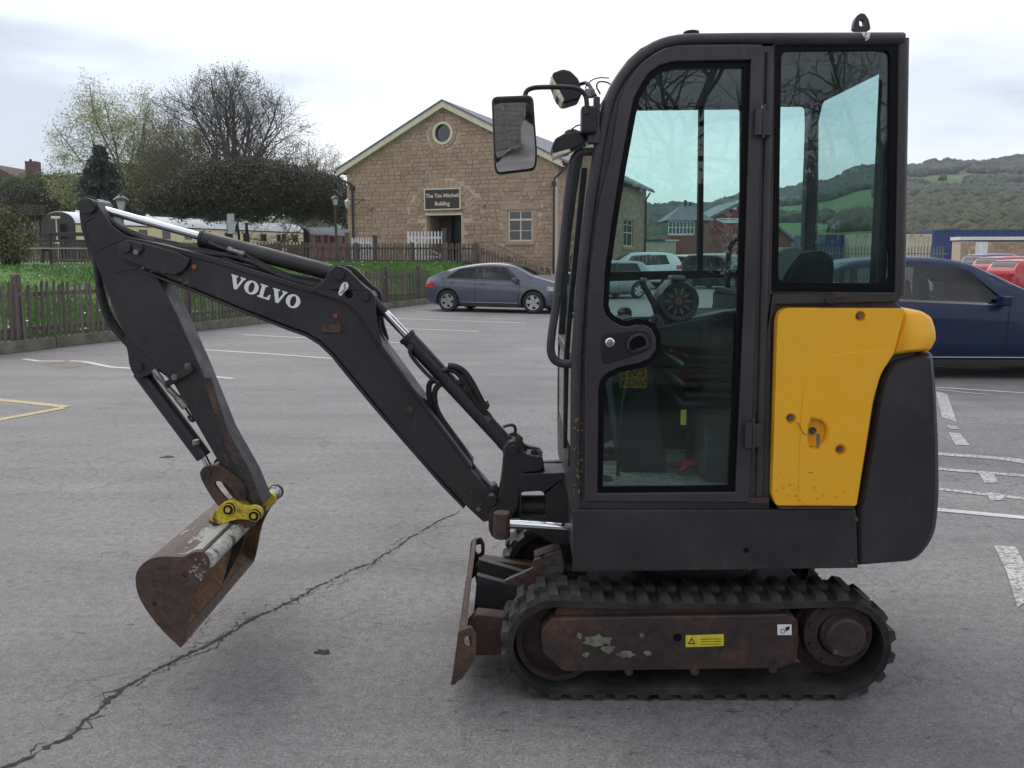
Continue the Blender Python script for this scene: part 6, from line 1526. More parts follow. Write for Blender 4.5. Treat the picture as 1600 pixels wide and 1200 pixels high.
# quarter window
qg = rounded(PP(qw_px, CY0), .006)
part('quarter_window_seal', MB().prism(inset(qg, .0005), CY0+.008, CY0+.018, [rounded(PP([(1222, 78), (1393, 77), (1390, 443), (1217, 441)], CY0), .03)]), 'rubberseal', 0, CABN)
part('quarter_window_glass', MB().prism(inset(qg, .001), CY0+.0185, CY0+.0225), 'cabglass', 0, CABN)
part('window_latch', MB().cyl(P(1298, 468, CY0-.02), P(1298, 468, CY0+.01), .017, n=16).cyl(P(1300, 468, CY0-.03), P(1300, 468, CY0-.02), .009, n=10), 'dark', .003, CABN)
# far side frame
far_open = [(P(a, b, CY0).x, P(a, b, CY0).z) for a, b in ((985, 95), (985, 95))]
fo1 = rounded(PP([(955, 240), (968, 195), (990, 172), (1157, 170), (1157, 495), (945, 495), (936, 470), (940, 330)], CY1-.02), .012)
fo2 = rounded(PP([(1200, 166), (1259, 166), (1262, 300), (1262, 446), (1200, 446)], CY1-.02), .02)
FARF = part('cab_far_frame', MB().prism(outer, CY1-.04, CY1, [fo1, fo2]), 'cabin', .008)
part('far_window_glass', MB().prism(inset(fo1, -.004), CY1-.022, CY1-.018), 'cabglass', 0, FARF)
part('far_quarter_glass', MB().prism(inset(fo2, -.004), CY1-.022, CY1-.018), 'cabglass', 0, FARF)
part('sliding_window_divider', MB().prism(PP([(1092, 168), (1099, 168), (1097, 424), (1089, 424)], CY1-.03), CY1-.05, CY1-.012), 'rubberseal', .002, FARF)
part('far_window_sill', MB().prism(PP([(935, 425), (1160, 421), (1160, 432), (935, 440)], CY1-.03), CY1-.055, CY1-.008), 'rubberseal', .003, FARF)
# roof, rear, floor
def strip(pxs, t, y0, y1, Y=CY0, n=1):
    a = [P(x, y, Y) for x, y in smooth(pxs, n, False)]; up = [(p.x, p.z) for p in a]; m = len(up)
    lo = []
    for i in range(m):
        d = Vector(up[min(i+1, m-1)])-Vector(up[max(i-1, 0)]); d.normalize(); nn = Vector((d.y, -d.x))*t
        lo.append((up[i][0]+nn.x, up[i][1]+nn.y))
    return MB().prism(up+lo[::-1], y0, y1)
roof_px = [(962, 121), (978, 99), (1000, 79), (1024, 67), (1050, 59), (1085, 56), (1414, 54)]
part('cab_roof', strip(roof_px, .05, CY0+.03, CY1-.03), 'frame', .004)
part('roof_lining', strip([(1000, 92), (1024, 80), (1050, 72), (1085, 69), (1396, 68)], .06, CY0+.055, CY1-.05), 'cabin', .004)
part('roof_bump', MB().cyl(P(1080, 53, 3.2), P(1080, 49, 3.2), .03, n=16), 'frame', .004)
fr_px = [(900, 560), (908, 420), (920, 310), (935, 217), (946, 163), (964, 122)]
part('windscreen', strip(fr_px, .005, CY0+.04, CY1-.03), 'cabglass')
part('windscreen_crossbar', MB().box(((P(894, 560, CY0).x+.01), (CY0+CY1)/2, P(894, 565, CY0).z), (.03, CY1-CY0-.06, .04)), 'frame', .006)
part('lower_windscreen', strip([(893, 705), (894, 570), (900, 562)], .005, CY0+.04, CY1-.03), 'cabglass')
part('cab_front_panel', strip([(892, 797), (893, 705)], .02, CY0+.04, CY1-.02), 'frame', .004)
rx = P(1410, 60, CY0).x; rz = [P(1388, 112, 3.10).z, P(1390, 446, 3.10).z]
rtop = P(1410, 56, CY0).z; rbot = P(1404, 790, CY0).z
rearo = [(CY0+.04, rtop-.02), (CY1-.04, rtop-.02), (CY1-.04, P(1404, 462, CY0).z), (CY0+.04, P(1404, 462, CY0).z)]
rh = rounded([(CY0+.10, rz[0]), (CY1-.16, rz[0]), (CY1-.10, rz[0]-.10), (CY1-.10, rz[1]), (CY0+.10, rz[1])], .02)
REAR = part('cab_rear_frame', MB().prism(rearo, rx-.035, rx+.004, [rh], axis='x'), 'frame', .006)
part('rear_window_glass', MB().prism(inset(rh, -.004), rx-.012, rx-.008, axis='x'), 'cabglass', 0, REAR)
part('lifting_eye', MB().prism(rounded(PP([(1331, 49), (1333, 32), (1341, 22), (1349, 22), (1356, 32), (1359, 49)], CY0+.1), .012), CY0+.09, CY0+.11, [rounded(PP([(1341, 42), (1341, 32), (1348, 32), (1349, 42)], CY0+.1), .006)]), 'frame', .003)
q = PP([(1346, 50), (1360, 50), (1358, 60), (1353, 64)], CY0-.012)
part('hook_sticker', MB().prism(q, CY0-.0125, CY0-.0105), 'sticker')
part('hook_symbol', MB().tube([P(a, b, CY0-.0135) for a, b in ((1353, 51), (1353, 55), (1350, 58), (1353, 61), (1356, 58))], .0016, 5), 'blacksticker')
fz = P(1000, 792, CY0).z
part('cab_floor', MB().span((P(905, 790, CY0).x, CY0+.05, fz-.02), (P(1203, 790, CY0).x, CY1-.04, fz+.015)), 'floor', .003)
part('rear_bulkhead', MB().span((P(1196, 790, CY0).x, CY0+.052, fz), (P(1207, 790, CY0).x, CY1-.042, P(1200, 465, CY0).z-.01)), 'cabin', .004)
part('parcel_shelf', MB().span((P(1196, 790, CY0).x, CY0+.052, P(1200, 475, CY0).z), (rx-.04, CY1-.042, P(1200, 462, CY0).z)), 'cabin', .004)
# seat
sx0, sx1 = .72, .93
sy0, sy1 = 3.20, 3.66
sz = P(1120, 520, 3.3).z
SEAT = part('driver_seat', MB().span((.66, sy0, sz-.02), (.98, sy1, sz+.08)), M('seat_fabric', (.012, .014, .015), (.024, .027, .028), 40, rough=.85, bump=.2), .035, seg=4)
bk = PP(smooth([(1188, 470), (1196, 400), (1215, 378), (1262, 378), (1300, 392), (1305, 430), (1296, 480), (1230, 520)], 1), 3.3)
bk = [(min(x, rx-.05), z) for x, z in PP(smooth([(1160, 500), (1195, 470), (1215, 430), (1235, 400), (1262, 390), (1288, 396), (1292, 430), (1280, 480), (1230, 520)], 1), 3.3)]
part('seat_backrest', MB().prism(bk, sy0, sy1), SEAT.data.materials[0], .03, SEAT, seg=4)
part('seat_headrest_panel', MB().prism(PP(smooth([(1200, 425), (1206, 396), (1222, 386), (1252, 387), (1238, 405), (1222, 430), (1216, 455), (1200, 455)], 1), 3.28), sy0+.02, sy1-.02), M('grey_seat_shell', (.16, .17, .17), rough=.6), .012, SEAT)
for i in range(7):
    z = sz-.05-i*.038
    part('suspension_bellow', MB().span((.665+.02*(i % 2), sy0+.02, z-.014), (.96, sy1-.02, z+.014)), 'black', .012, SEAT, seg=3)
part('seat_base', MB().span((.77, sy0+.04, fz+.015), (.97, sy1-.04, sz-.30)), M('dusty_seat_base', (.04, .042, .04), (.075, .075, .066), 6, rough=.8), .01, SEAT)
part('yellow_tag', MB().span((.67, sy0+.030, sz-.36), (.69, sy0+.0395, sz-.30)), 'stickery', 0, SEAT)
# consoles and controls
part('left_console', MB().prism(PP(smooth([(990, 512), (1040, 502), (1150, 478), (1165, 490), (1165, 530), (1060, 545), (1000, 530)], 1), 3.2), 3.10, 3.20), 'black', .012, seg=3)
part('console_lever_base', MB().cyl(P(1032, 512, 3.15), P(1026, 490, 3.15), .035, .022, n=16), 'black', .004)
part('control_lever', MB().tube([P(a, b, 3.15) for a, b in ((1028, 500), (1023, 478), (1014, 460), (1006, 448), (1003, 437))], [.011, .012, .013, .018, .012], 12, 1), 'black')
part('lever_switch_panel', MB().box(P(1006, 437, 3.14), (.022, .03, .014)), 'steel', .003)
part('control_lever', MB().tube([P(a, b, 3.62) for a, b in ((1050, 505), (1052, 480), (1048, 462), (1044, 452))], [.011, .012, .014, .018, .012], 12, 1), 'black')
dz = P(1061, 471, 3.12)
RFU = part('round_finned_unit', MB().lathe([(0, .012), (.030, .012), (.052, .018), (.056, .004), (.072, .0), (.080, .02), (.080, .10)], dz, 'y', 32), 'black')  # round finned black unit, its purpose not identified
for k in range(10):
    a = 2*math.pi*k/10
    part('unit_fin', MB().box((dz.x+.040*math.cos(a), dz.y+.008, dz.z+.040*math.sin(a)), (.026, .006, .005), Matrix.Rotation(-a, 3, 'Y')), 'steel', 0, RFU)
part('unit_hub', MB().cyl((dz.x, dz.y+.002, dz.z), (dz.x, dz.y+.014, dz.z), .016, n=16), M('dull_red_hub', (.12, .03, .025), rough=.5), .002, RFU)
part('unit_cap', MB().box((dz.x-.003, dz.y+.04, dz.z+.088), (.06, .06, .018)), M('grey_plastic', (.11, .11, .11), rough=.5), .008, RFU)
part('unit_stalk', MB().cyl((dz.x, dz.y+.06, dz.z-.07), (dz.x+.01, dz.y+.06, dz.z-.20), .03, n=14), 'black', 0, RFU)
part('interior_grab_rail', MB().tube([P(a, b, 3.74) for a, b in ((1163, 372), (1150, 372), (1140, 384), (1137, 410), (1136, 450), (1146, 470), (1160, 478))], .012, 10, 2), 'black')
part('right_console', MB().prism(PP(smooth([(960, 510), (1000, 500), (1150, 496), (1165, 500), (1165, 560), (1000, 560), (960, 530)], 1), 3.75), 3.70, 3.80), 'cabin', .01)
part('control_tower', MB().prism(PP([(958, 498), (985, 492), (1010, 520), (1040, 750), (970, 755), (950, 600)], 3.5), 3.4, 3.62), 'cabin', .012)
part('far_side_knob', MB().lathe([(0, .03), (.02, .026), (.032, .01), (.03, -.02), (.018, -.03)], P(976, 490, 3.6), 'z', 16), 'black')
for k, a in enumerate((955, 1000)):
    part('travel_pedal', MB().box(P(a+10, 752, 3.3+.1*k), (.12, .08, .012), Matrix.Rotation(R(12), 3, 'Y')), 'cabin', .004)
for k in range(2):
    part('travel_lever', MB().tube([P(965+14*k, 750, 3.35+.12*k), P(972+16*k, 640, 3.35+.12*k), P(985+14*k, 580, 3.35+.12*k)], [.008, .008, .012], 10, 1), 'black')
# handrail at the front of the cab
hr = [(932, 237), (912, 236), (900, 242), (894, 256), (888, 300), (880, 380), (870, 470), (860, 535), (861, 556), (872, 568), (896, 569)]
part('grab_rail', MB().tube([P(a, b, CY0+.035) for a, b in hr], .0155, 12, 2), 'frame')
# windscreen lower gas strut strip seen in front
part('windscreen_guide', MB().prism(PP([(908, 262), (918, 262), (896, 470), (889, 560), (886, 700), (880, 700), (881, 560), (888, 470)], CY0+.1), CY0+.09, CY0+.13), 'black', .004)
part('guide_bracket', MB().tube([P(a, b, CY0+.1) for a, b in ((884, 690), (888, 700), (887, 728))], .007, 8), 'steel')
# mirror
mc = P(804, 210, 2.88)
mo = PP([(768, 153), (833, 149), (840, 238), (838, 264), (777, 272), (772, 262)], 2.88)
mo = rounded(mo, .022, 5)
PT, RR = math.tan(R(11.0)), 1.25; YT = math.tan(R(8.0))
pol = inset(mo, .007); mcx = sum(p[0] for p in pol)/len(pol); mcz = sum(p[1] for p in pol)/len(pol)
hb = MB().prism(mo, 2.885, 2.925); hb.v = [(x, y-PT*(z-mcz)+YT*(x-mcx), z) for x, y, z in hb.v]
MIR = part('door_mirror', hb, 'black', .012, seg=3, label='rectangular black rear-view mirror')
rings = []
for k in range(11):
    t = k/10; row = []
    for x, z in pol:
        dx, dz_ = (x-mcx)*t, (z-mcz)*t
        row.append((mcx+dx, 2.8775-PT*dz_+YT*dx+(dx*dx+dz_*dz_)/(2*RR), mcz+dz_))
    rings.append(row+[row[0]])
part('mirror_glass', MB().grid(rings), 'mirror', 0, MIR, weld=True, sharp=False)
part('mirror_arm', MB().tube([P(a, b, 2.93) for a, b in ((820, 152), (822, 142), (832, 137), (850, 136), (880, 136), (902, 138), (914, 146), (917, 158), (917, 178))], .0085, 10, 2), 'black')
part('mirror_mount', MB().span((P(908, 166, 2.95).x, 2.93, P(908, 210, 2.95).z), (P(932, 166, 2.95).x, 2.99, P(908, 166, 2.95).z)), 'black', .010, seg=3)
part('mount_bracket', MB().span((P(918, 200, 2.96).x, 2.95, P(908, 225, 2.96).z), (P(938, 166, 2.96).x, 2.985, P(908, 198, 2.96).z)).span((P(928, 150, 2.96).x, 2.96, P(908, 200, 2.96).z), (P(938, 150, 2.96).x, 2.99, P(908, 150, 2.96).z)), 'frame', .006)
# work lamps
def work_lamp(pts, Y, lens, w=.12):
    o = part('work_lamp', MB().prism(rounded(PP(pts, Y), .008), Y-w/2, Y+w/2), 'black', .008, seg=3)
    part('lamp_lens', MB().prism(PP(lens, Y), Y-w*.42-.012, Y+w*.42), 'lens', .002, o)
    return o
work_lamp([(862, 119), (878, 113), (890, 116), (902, 128), (908, 150), (903, 160), (880, 167), (870, 158), (861, 135)], 3.12, [(859, 124), (862, 126), (880, 160), (877, 167), (866, 150)])
part('lamp_bracket', MB().tube([P(905, 132, 3.1), P(918, 128, 3.06), P(930, 150, 3.0)], .007, 8, 1), 'black')
part('relay_box', MB().box(P(921, 146, 3.03), (.035, .03, .03)), M('grey_box', (.22, .22, .19), rough=.6), .004)
work_lamp([(861, 232), (866, 220), (880, 212), (898, 208), (910, 215), (910, 228), (890, 238), (864, 246)], 3.02, [(862, 243), (864, 249), (890, 240), (888, 236)])
part('lamp_bracket', MB().tube([P(884, 214, 3.02), P(886, 206, 3.02), P(900, 205, 3.0), P(918, 218, 2.98), P(930, 222, 2.98)], .009, 8, 1), 'black')
part('lamp_wire', MB().tube([P(a, b, 3.05) for a, b in ((914, 138), (922, 126), (935, 121), (952, 122))], .0025, 6, 2).tube([P(a, b, 3.05) for a, b in ((938, 147), (931, 135), (935, 127), (948, 128), (954, 132))], .003, 6, 2).tube([P(a, b, 3.0) for a, b in ((893, 202), (900, 197), (910, 194))], .0025, 6), 'hose')

# ---------------- swing bracket and swing cylinder
pk = PP(smooth([(787, 700), (793, 690), (803, 686), (813, 692), (817, 703), (824, 709), (849, 713), (849, 735), (812, 737), (811, 790), (800, 805), (800, 820), (790, 838), (780, 843), (764, 834), (763, 800), (777, 786), (783, 755)], 1), 3.36)
SWB = part('swing_bracket', MB().prism(pk, 3.34, 3.375).prism([(x, z) for x, z in pk], 3.50, 3.535).prism(PP([(786, 745), (811, 745), (810, 795), (782, 800)], 3.36), 3.375, 3.50), 'paint', .006)
part('swing_post_cap', MB().prism(PP([(822, 709), (848, 712), (849, 738), (820, 738)], 3.4), 3.36, 3.51), 'paint', .01)
bolt(835, 708, 5, 3.38, SWB, 'dark'); bolt(843, 700+7, 4, 3.42, SWB, 'steel')
mt = PP([(812, 736), (889, 733), (889, 845), (860, 842), (812, 812)], 3.38)
mh = rounded(PP([(812.5+2, 764), (846, 762), (852, 770), (852, 800), (814, 800)], 3.38), .01)
part('swing_mount', MB().prism(mt, 3.33, 3.36, [mh]).prism(mt, 3.52, 3.55, [mh]).prism(PP([(850, 736), (889, 736), (889, 843), (856, 842)], 3.38), 3.36, 3.52), 'paint', .005)
part('mount_tube', MB().cyl(P(800, 792, 3.44), P(890, 792, 3.44), .05, n=18), 'dark')
part('swing_cylinder_rod', MB().cyl(P(793, 818, 3.20), P(895, 825, 3.20), .0195, n=20), 'chrome')
part('swing_cylinder_eye', MB().cyl(P(784, 800, 3.16), P(784, 840, 3.16), .033, n=18).box(P(781, 820, 3.24), (.05, .16, .05)), 'brown', .005)
pin(818, 757, 9, 3.325, 3.34, 'paint', 'swing_pin', SWB)
pin(802, 703, 8, 3.325, 3.55, 'dark', 'pivot_pin', SWB)
pin(768, 783, 9, 3.325, 3.55, 'dark', 'pivot_pin', SWB)

# ---------------- boom
bm_px = [(182, 384), (190, 376), (200, 374), (215, 378), (247, 385), (285, 394), (335, 407), (400, 427), (470, 449), (500, 457), (522, 461), (540, 470), (556, 484), (568, 502), (597, 547), (668, 642), (735, 734), (768, 772), (782, 778), (785, 795), (775, 812), (755, 816), (727, 790), (693, 755), (639, 697), (585, 630), (545, 582), (520, 552), (500, 533), (478, 520), (450, 510), (375, 481), (305, 452), (250, 430), (222, 420), (200, 409), (186, 397)]
BM = part('boom', MB().prism(PP(bm_px, 3.36), 3.36, 3.51), 'paint', .006, label='charcoal bent boom with white maker name')
part('boom_edge', MB().prism(PP([(200, 370), (247, 380), (335, 402), (470, 445), (522, 456), (545, 468), (560, 481), (574, 500), (601, 545), (671, 640), (738, 730), (735, 734), (668, 644), (597, 550), (568, 506), (556, 488), (540, 474), (522, 465), (470, 453), (335, 411), (247, 388), (200, 378)], 3.355), 3.352, 3.518), 'paint', .003, BM)
part('boom_lower_flange', MB().prism(PP([(222, 421), (305, 454), (375, 483), (450, 512), (478, 522), (500, 535), (520, 554), (545, 584), (585, 633), (693, 757), (727, 792), (724, 795), (690, 760), (582, 636), (541, 587), (517, 557), (498, 539), (477, 526), (449, 516), (374, 487), (304, 458), (221, 425)], 3.352), 3.352, 3.518), 'paint', .002, BM)
# welds
part('boom_fork_plate', MB().prism(PP(smooth([(184, 392), (190, 377), (206, 374), (300, 400), (292, 420), (277, 430), (258, 428), (205, 410), (190, 404)], 1), 3.35), 3.340, 3.362), 'paint', .005, BM)
part('boom_fork_plate', MB().prism(PP(smooth([(184, 392), (190, 377), (206, 374), (300, 400), (292, 420), (277, 430), (258, 428), (205, 410), (190, 404)], 1), 3.35), 3.508, 3.53), 'paint', .005, BM)
for a in (3.335, 3.52):
    part('cylinder_lug', MB().prism(PP(smooth([(484, 453), (505, 441), (514, 424), (524, 414), (540, 418), (556, 433), (568, 446), (582, 456), (587, 468), (586, 500), (600, 548), (580, 522), (560, 488), (535, 470), (500, 461)], 1), 3.34), a, a+.022, [circ(545, 460, 6.5, 3.34)]), 'paint', .004, BM)
part('lug_web', MB().prism(PP([(524, 420), (546, 430), (586, 462), (588, 500), (560, 478), (530, 458)], 3.4), 3.40, 3.47), 'dark', .004, BM)
pin(530, 430, 7.5, 3.322, 3.55, 'dark', 'lug_pin', BM); pin(570, 464, 7.5, 3.322, 3.55, 'dark', 'lug_pin', BM)
st = PP(smooth([(530, 452), (534, 442), (541, 440), (545, 446), (542, 453), (536, 457), (533, 463), (528, 460)], 1), 3.33)
part('hook_decal', MB().prism(st, 3.3335, 3.335), 'sticker', 0, BM)
part('hook_symbol', MB().tube([P(a, b, 3.3325) for a, b in ((540, 443), (537, 447), (541, 450), (537, 453), (534, 457), (531, 458))], .0018, 5, 1), 'blacksticker', 0, BM)
pin(215, 387.5, 7.5, 3.328, 3.345, 'dark', 'boom_pin', BM); pin(212, 394, 4.2, 3.322, 3.33, 'steel', 'boom_pin_bolt', BM)
pin(196, 387, 8, 3.330, 3.345, 'dark', 'boom_pin', BM)
for a, b, r in ((303, 417, 4), (524, 493.5, 3.6), (508, 513.5, 4)):
    pin(a, b, r, 3.352, 3.365, M('rust_red_rivet', (.32, .06, .03), rough=.6), 'rivet', BM)
part('grease_fitting_plate', MB().prism(rounded(PP([(504, 507), (534, 507), (534, 520), (504, 519)], 3.36), .005), 3.350, 3.362), 'brown', .002, BM)
pin(640, 640, 5, 3.348, 3.365, 'brown', 'rivet', BM)
part('weld_seam', MB().tube([P(a, b, 3.36) for a, b in ((296, 404), (291, 416), (283, 428), (277, 438))], .003, 6, 1).tube([P(a, b, 3.36) for a, b in ((700, 752), (712, 735), (720, 725))], .003, 6), 'paint', 0, BM)
pin(748, 796, 4, 3.352, 3.365, 'steel', 'rivet', BM)
# maker name: slab letters
def letter(ch):
    def ell(cx, cz, rx_, rz_, n=28): return [(cx+rx_*math.cos(2*math.pi*i/n), cz+rz_*math.sin(2*math.pi*i/n)) for i in range(n)]
    if ch == 'V': return ([[(0, 1), (0, .90), (.08, .88), (.42, 0), (.62, 0), (.95, .88), (1.03, .90), (1.03, 1), (.66, 1), (.66, .90), (.78, .88), (.58, .30), (.38, .88), (.50, .90), (.50, 1)]], [[]], 1.03)
    if ch == 'O': return ([ell(.5, .5, .5, .52)], [[ell(.5, .5, .20, .40)]], 1.0)
    return ([[(0, 1), (0, .90), (.12, .88), (.12, .12), (0, .10), (0, 0), (.86, 0), (.86, .40), (.76, .40), (.68, .18), (.58, .12), (.38, .12), (.38, .88), (.52, .90), (.52, 1)]], [[]], .86)
p0, p1 = P(356, 448, 3.36), P(466, 484, 3.36); d = Vector((p1.x-p0.x, p1.z-p0.z)); Lw = d.length; d.normalize(); nn = Vector((-d.y, d.x))
ws = [letter(c)[2] for c in 'VOLVO']; gap = .03; H_ = Lw/(sum(ws)*1.0+gap*4)*1.0
hgt = H_*.92; x_ = 0
for c in 'VOLVO':
    ps, hs, w_ = letter(c)
    f = lambda q, x_=x_: (p0.x+d.x*(x_+q[0]*H_)+nn.x*q[1]*hgt, p0.z+d.y*(x_+q[0]*H_)+nn.y*q[1]*hgt)
    for pl, hl in zip(ps, hs):
        part('letter', MB().prism([f(q) for q in pl], 3.3585, 3.3600-.0003, [[f(q) for q in h] for h in hl]), 'sticker', 0, BM)
    x_ += (w_+gap)*H_
# arm (dipper)
ar_px = [(137, 309), (129, 311), (123, 319), (123, 335), (126, 358), (135, 388), (150, 414), (162, 444), (180, 492), (198, 530), (216, 545), (272, 602), (331, 705), (349, 736), (372, 772), (396, 793), (404, 794), (411, 788), (391, 740), (354, 675), (312, 572), (275, 490), (243, 428), (225, 393), (205, 372), (190, 364), (175, 352), (157, 327), (150, 314)]
ARM = part('dipper_arm', MB().prism(PP(ar_px, 3.37), 3.37, 3.50), 'paint', .006, label='charcoal dipper arm rusty along its lower edge')
part('arm_rust_edge', MB().prism(PP([(318, 590), (330, 590), (356, 672), (392, 738), (408, 785), (398, 790), (372, 738), (345, 680)], 3.369), 3.3675, 3.3712), rusty('edge_rust', [(.40, (.035, .030, .032)), (.55, (.065, .045, .036)), (.72, (.12, .07, .045))], 8), 0, ARM)
part('arm_head_boss', MB().prism(circ(137, 322, 12, 3.36, 20), 3.355, 3.515), 'dark', .004, ARM)
part('arm_reinforcement', MB().tube([P(a, b, 3.37) for a, b in ((147, 340), (133, 345), (131, 356), (140, 382), (152, 394), (163, 385), (178, 378), (196, 374))], .0035, 8, 2).tube([P(a, b, 3.37) for a, b in ((180, 426), (192, 421), (214, 420))], .004, 8, 1), 'paint', 0, ARM)
part('cylinder_bracket', MB().prism(PP(smooth([(192, 520), (199, 545), (203, 575), (212, 589), (222, 592), (246, 578), (262, 590), (255, 560), (230, 530)], 1), 3.38), 3.375, 3.395).prism(PP(smooth([(192, 520), (199, 545), (203, 575), (212, 589), (222, 592), (246, 578), (262, 590), (255, 560), (230, 530)], 1), 3.38), 3.475, 3.495), 'paint', .004, ARM)
pin(215, 574, 7, 3.36, 3.51, 'dark', 'bracket_pin', ARM)
CBR = part('hose_clamp_plate', MB().prism(PP([(258, 597), (292, 572), (302, 572), (303, 580), (270, 600), (262, 606)], 3.36), 3.345, 3.372), 'dark', .003, ARM)
bolt(293.5, 572, 4.2, 3.345, CBR, 'steel'); bolt(272.5, 589, 4, 3.345, CBR, 'steel')
# bucket cylinder
CYL = part('bucket_cylinder', MB().cyl(P(219, 580, 3.435), P(319, 714, 3.435), .033, n=22), 'paint', .004)
part('bucket_cylinder_rod', MB().cyl(P(318, 712, 3.435), P(326, 728, 3.435), .016, n=16), 'chrome')
part('cylinder_port', MB().box(P(306, 691, 3.39), (.022, .03, .022)), 'steel', .003, CYL)
part('hose_coupling', MB().cyl(P(240, 578, 3.37), P(252, 593, 3.37), .013, n=8).cyl(P(252, 593, 3.37), P(262, 606, 3.37), .010, n=12).cyl(P(262, 606, 3.37), P(276, 620, 3.37), .013, n=8).cyl(P(276, 620, 3.37), P(290, 637, 3.37), .016, n=8), 'steel', .001, CYL)
part('hydraulic_hose', MB().tube([P(a, b, 3.38) for a, b in ((289, 636), (295, 646), (301, 654), (304, 659), (297, 657), (294, 650))], .005, 8, 1), 'hose', 0, CYL)
# hoses along the back of the arm
part('hydraulic_hose', MB().tube([P(a, b, 3.42) for a, b in ((150, 400), (153, 430), (158, 470), (172, 506), (192, 528), (216, 556), (240, 578))], .014, 10, 2), 'hose')
part('hydraulic_hose', MB().tube([P(a, b, 3.47) for a, b in ((150, 400), (155, 440), (166, 484), (184, 514), (212, 548))], .016, 10, 2), 'hose')
# arm cylinder
AC = part('arm_cylinder', MB().cyl(P(313, 372, 3.435), P(517, 426, 3.435), .0335, n=26).cyl(P(313, 372, 3.435), P(318, 373, 3.435), .037, n=26), 'paint', .003)
part('arm_cylinder_rod', MB().cyl(P(152, 325, 3.435), P(314, 370, 3.435), .0165, n=20), 'chrome')
part('cylinder_eye', MB().cyl(P(530, 430, 3.40), P(530, 430, 3.47), .045, n=20), 'dark', .003, AC)
part('rod_eye', MB().cyl(P(140, 322, 3.385), P(140, 322, 3.485), .04, n=20).cyl(P(140, 322, 3.435), P(158, 327, 3.435), .024, n=16), 'dark', .003, AC)
part('cylinder_pipe', MB().tube([P(a, b, 3.40) for a, b in ((326, 378), (330, 381), (345, 387), (358, 391))], .008, 8, 1), 'paint', 0, AC)
part('pipe_coupling', MB().cyl(P(356, 389, 3.39), P(364, 392, 3.39), .013, n=6).cyl(P(364, 392, 3.39), P(373, 395, 3.39), .010, n=10).cyl(P(373, 395, 3.39), P(382, 398, 3.39), .014, n=6), 'steel', .001, AC)
part('hydraulic_hose', MB().tube([P(a, b, 3.40) for a, b in ((380, 397), (410, 413), (440, 428), (470, 440), (500, 444), (522, 446))], .010, 8, 2), 'hose')
hz_ = [(160, 335), (178, 352), (205, 366), (240, 378), (275, 388), (330, 398), (380, 405), (440, 432), (500, 447)]
for k, (yy, dy) in enumerate(((3.39, 0), (3.415, -3), (3.45, -5), (3.475, -2))):
    part('hydraulic_hose', MB().tube([P(a, b+dy+3*math.sin(a*.03+k), yy) for a, b in hz_], .010, 8, 2), 'hose')
part('hose_sleeve', MB().tube([P(a, b, 3.43) for a, b in ((172, 348), (195, 360), (220, 370), (246, 381))], [.014, .024, .026, .014], 10, 2), rusty('dirty_sleeve', [(.4, (.02, .018, .017)), (.6, (.045, .03, .025)), (.75, (.12, .05, .03))], 12))
# boom cylinder
BC = part('boom_cylinder', MB().cyl(P(634, 524, 3.435), P(790, 692, 3.435), .034, n=26).cyl(P(634, 524, 3.435), P(639, 529, 3.435), .038, n=26), 'paint', .003)
part('boom_cylinder_rod', MB().cyl(P(590, 476, 3.435), P(636, 525, 3.435), .0175, n=20), 'chrome')
part('rod_eye', MB().cyl(P(571, 464, 3.40), P(571, 464, 3.47), .036, n=20).cyl(P(578, 466, 3.435), P(602, 489, 3.435), .022, n=18), 'dark', .003, BC)
part('cylinder_eye', MB().cyl(P(802, 703, 3.38), P(802, 703, 3.49), .046, n=20).cyl(P(785, 687, 3.435), P(803, 704, 3.435), .036, n=18), 'paint', .003, BC)
part('cylinder_pipe', MB().tube([P(a, b, 3.395) for a, b in ((641, 544), (640, 552), (650, 566), (672, 590), (686, 598))], .008, 8, 1), 'paint', 0, BC)
part('cylinder_boss', MB().cyl(P(641, 543, 3.39), P(641, 543, 3.42), .014, n=12), 'dark', .002, BC)
for k, pts in enumerate((((700, 571), (712, 572), (726, 580), (738, 598), (748, 618), (760, 640)), ((692, 580), (702, 576), (716, 582), (730, 602), (744, 628), (762, 648)), ((730, 600), (700, 594), (684, 602), (678, 614), (681, 640), (700, 670), (728, 708), (742, 738), (760, 768)), ((690, 596), (672, 594), (669, 612), (676, 640), (692, 662), (716, 700), (736, 732), (756, 764)), ((596, 478), (588, 505), (596, 530), (605, 550)))):
    part('hydraulic_hose', MB().tube([P(a, b, 3.40+.012*k) for a, b in pts], .0125, 10, 2), 'hose')
part('hose_clamp', MB().cyl(P(738, 736, 3.42), P(747, 748, 3.42), .024, n=14).cyl(P(756, 627, 3.42), P(760, 637, 3.42), .017, n=12).cyl(P(760, 648, 3.42), P(765, 656, 3.42), .019, n=12), 'steel', .001)
part('hydraulic_hose', MB().tube([P(a, b, 3.40) for a, b in ((748, 750), (764, 768), (772, 762), (778, 775), (776, 795))], .02, 10, 2), 'hose')
part('hose_guide_loop', MB().tube([P(a, b, 3.42) for a, b in ((786, 667), (794, 664), (803, 664), (806, 672), (803, 680))], .007, 8, 1), 'frame')
bolt(811, 686, 5, 3.37, BC, 'brown', .02)

